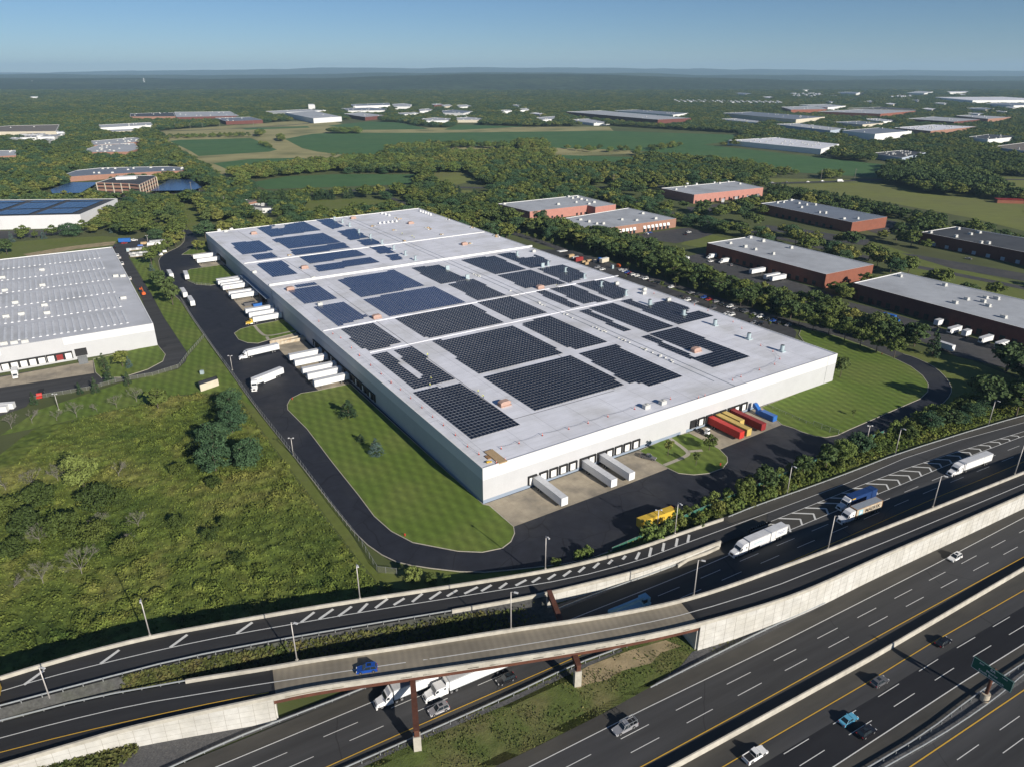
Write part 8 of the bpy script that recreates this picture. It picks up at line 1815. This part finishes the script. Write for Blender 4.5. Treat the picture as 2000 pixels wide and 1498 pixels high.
def fh(x, y):
    n1 = mnoise.noise(Vector((x * .05, y * .05, 1))); n2 = mnoise.noise(Vector((x * .28, y * .28, 5))); n3 = mnoise.noise(Vector((x * .9, y * .9, 9)))
    return max(0, .55 + .5 * n1) * (.75 + .9 * n2) * .9 + .28 * n3
for i in range(nx):
    for j in range(ny):
        x, y = x0 + i * stp, y0 + j * stp
        if inpoly(x, y, fieldp): idx[(i, j)] = len(V_); V_.append((x, y, max(-.04, fh(x, y))))
for (i, j), a in idx.items():
    b1, c1_, d1 = idx.get((i + 1, j)), idx.get((i + 1, j + 1)), idx.get((i, j + 1))
    if b1 is not None and c1_ is not None and d1 is not None: Fq.append((a, b1, c1_, d1))
b = MB(); b.v = V_; b.f = Fq; b.m = [0] * len(Fq); o = b.build("wild_field", M["scrub"], sm=True); tag(o, kind='structure')
def cards(name, poly, n, zf, smin, smax, m, label, seed=3, thr=None, hs=.5):
    r_ = random.Random(seed); b = MB(); x0, x1, y0, y1 = bb(poly); k = 0; tries = 0
    while k < n and tries < n * 12:
        tries += 1; x, y = r_.uniform(x0, x1), r_.uniform(y0, y1)
        if not inpoly(x, y, poly): continue
        if thr is not None and mnoise.noise(Vector((x * .18, y * .18, 2))) < thr + r_.uniform(-.25, .25): continue
        z = zf(x, y)
        if z is None: continue
        nn = Vector((r_.uniform(-1, 1), r_.uniform(-1, 1), r_.uniform(.2, 1.4))).normalized()
        leaf_quads(b, Vector((x, y, z + r_.uniform(.0, hs))), nn, r_.uniform(smin, smax), r_); k += 1
    return tag(b.build(name, M[m]), label, "undergrowth", kind="stuff")
FP2 = [p for p in fieldp if p[0] > -195]
cards("undergrowth", fieldp, 60000, lambda x, y: (max(0, fh(x, y)) if x > -180 else None), .18, .55, "scrub_cards", "tangled green and yellow undergrowth covering the wild field", 3, None, .55)
r_ = random.Random(31); b = MB(); k_ = 0
while k_ < 420:
    x, y = r_.uniform(-150, 60), r_.uniform(min(p[1] for p in fieldp), max(p[1] for p in fieldp))
    if not inpoly(x, y, fieldp) or mnoise.noise(Vector((x * .03, y * .03, 4))) < r_.uniform(-.4, .25): continue
    rad = r_.uniform(.7, 2.3); hh = rad * r_.uniform(.5, .85); z = max(0, fh(x, y)); k_ += 1
    for _ in range(int(26 * rad * rad) + 14):
        d_ = rdir(r_); d_.z = abs(d_.z); leaf_quads(b, Vector((x + d_.x * rad, y + d_.y * rad, z + d_.z * hh)), (d_ + rdir(r_) * .6).normalized(), r_.uniform(.25, .55), r_)
tag(b.build("brush", M["scrub_cards"]), "low leafy brush mounds spread over the wild field", "undergrowth", kind="stuff")
# slope planting, verge weeds
sv = [Vector(v) for v in verts]
def slope_cards():
    r_ = random.Random(8); b = MB(); n_ = 0
    while n_ < 16000:
        i, j = r_.randrange(40), r_.randrange(1, nrow - 0); f_, g_ = r_.random(), r_.random()
        a, c, d_, e = sv[j * 41 + i], sv[j * 41 + min(40, i + 1)], sv[min(nrow, j + 1) * 41 + i], sv[min(nrow, j + 1) * 41 + min(40, i + 1)]
        p = (a * (1 - f_) + c * f_) * (1 - g_) + (d_ * (1 - f_) + e * f_) * g_; u = px(p.x, p.y, p.z)[0]
        if u < 235 + r_.uniform(0, 20) or (u > 930 and r_.random() < (u - 930) / 120): n_ += .2; continue
        leaf_quads(b, p + Vector((0, 0, r_.uniform(.1, 1.0))), (Vector((0, 0, .8)) + rdir(r_)).normalized(), r_.uniform(.35, .8), r_); n_ += 1
    return tag(b.build("slope_planting", M["verge_cards"]), "rough weeds and bushes on the slope between ramp and flyover", "undergrowth", kind="stuff")
slope_cards()
def wp(l): return [(p.x, p.y) for p in PL(l)]
cards("roadside_scrub", wp([(1180, 1082), (1245, 1056), (1360, 1004), (1542, 927), (1725, 852), (1880, 800), (2060, 755), (2060, 790), (1930, 826), (1750, 882), (1582, 946), (1480, 981), (1423, 1003), (1330, 1032), (1240, 1062)]), 16000, lambda x, y: .0, .4, 1.0, "scrub_cards", "low scrub beneath the roadside shrubs", 5, None, 1.1)
cards("weeds", wp([(40, 1560), (58, 1500), (150, 1462), (266, 1452), (272, 1470), (230, 1500), (200, 1560)]), 5000, lambda x, y: .3, .3, .8, "verge_cards", "bushy weeds below the left retaining wall", 6, None, 1.2)
cards("grass", isl and [(p.x, p.y) for p in PL(isl)], 4500, lambda x, y: .1, .2, .45, "verge_cards", "rough grass tufts on the highway median", 7, .05, .18)
# ------------------------------------------------------------------ air
hz = MB(); hz.box((0, 14000, H / 2 + 150 - 2), (64000, 33000, H + 300))
m = bpy.data.materials.new("haze"); m.use_nodes = True; nt = m.node_tree; nt.nodes.clear(); o_ = node(nt, "ShaderNodeOutputMaterial"); pv = node(nt, "ShaderNodeVolumePrincipled")
pv.inputs["Color"].default_value = (.50, .76, 1.0, 1); pv.inputs["Density"].default_value = 4.8e-5; pv.inputs["Anisotropy"].default_value = 0.0
nt.links.new(pv.outputs[0], o_.inputs["Volume"]); M["haze"] = m
ho = hz.build("haze", m); tag(ho, "thin blue haze over the far land", "haze", kind="stuff")
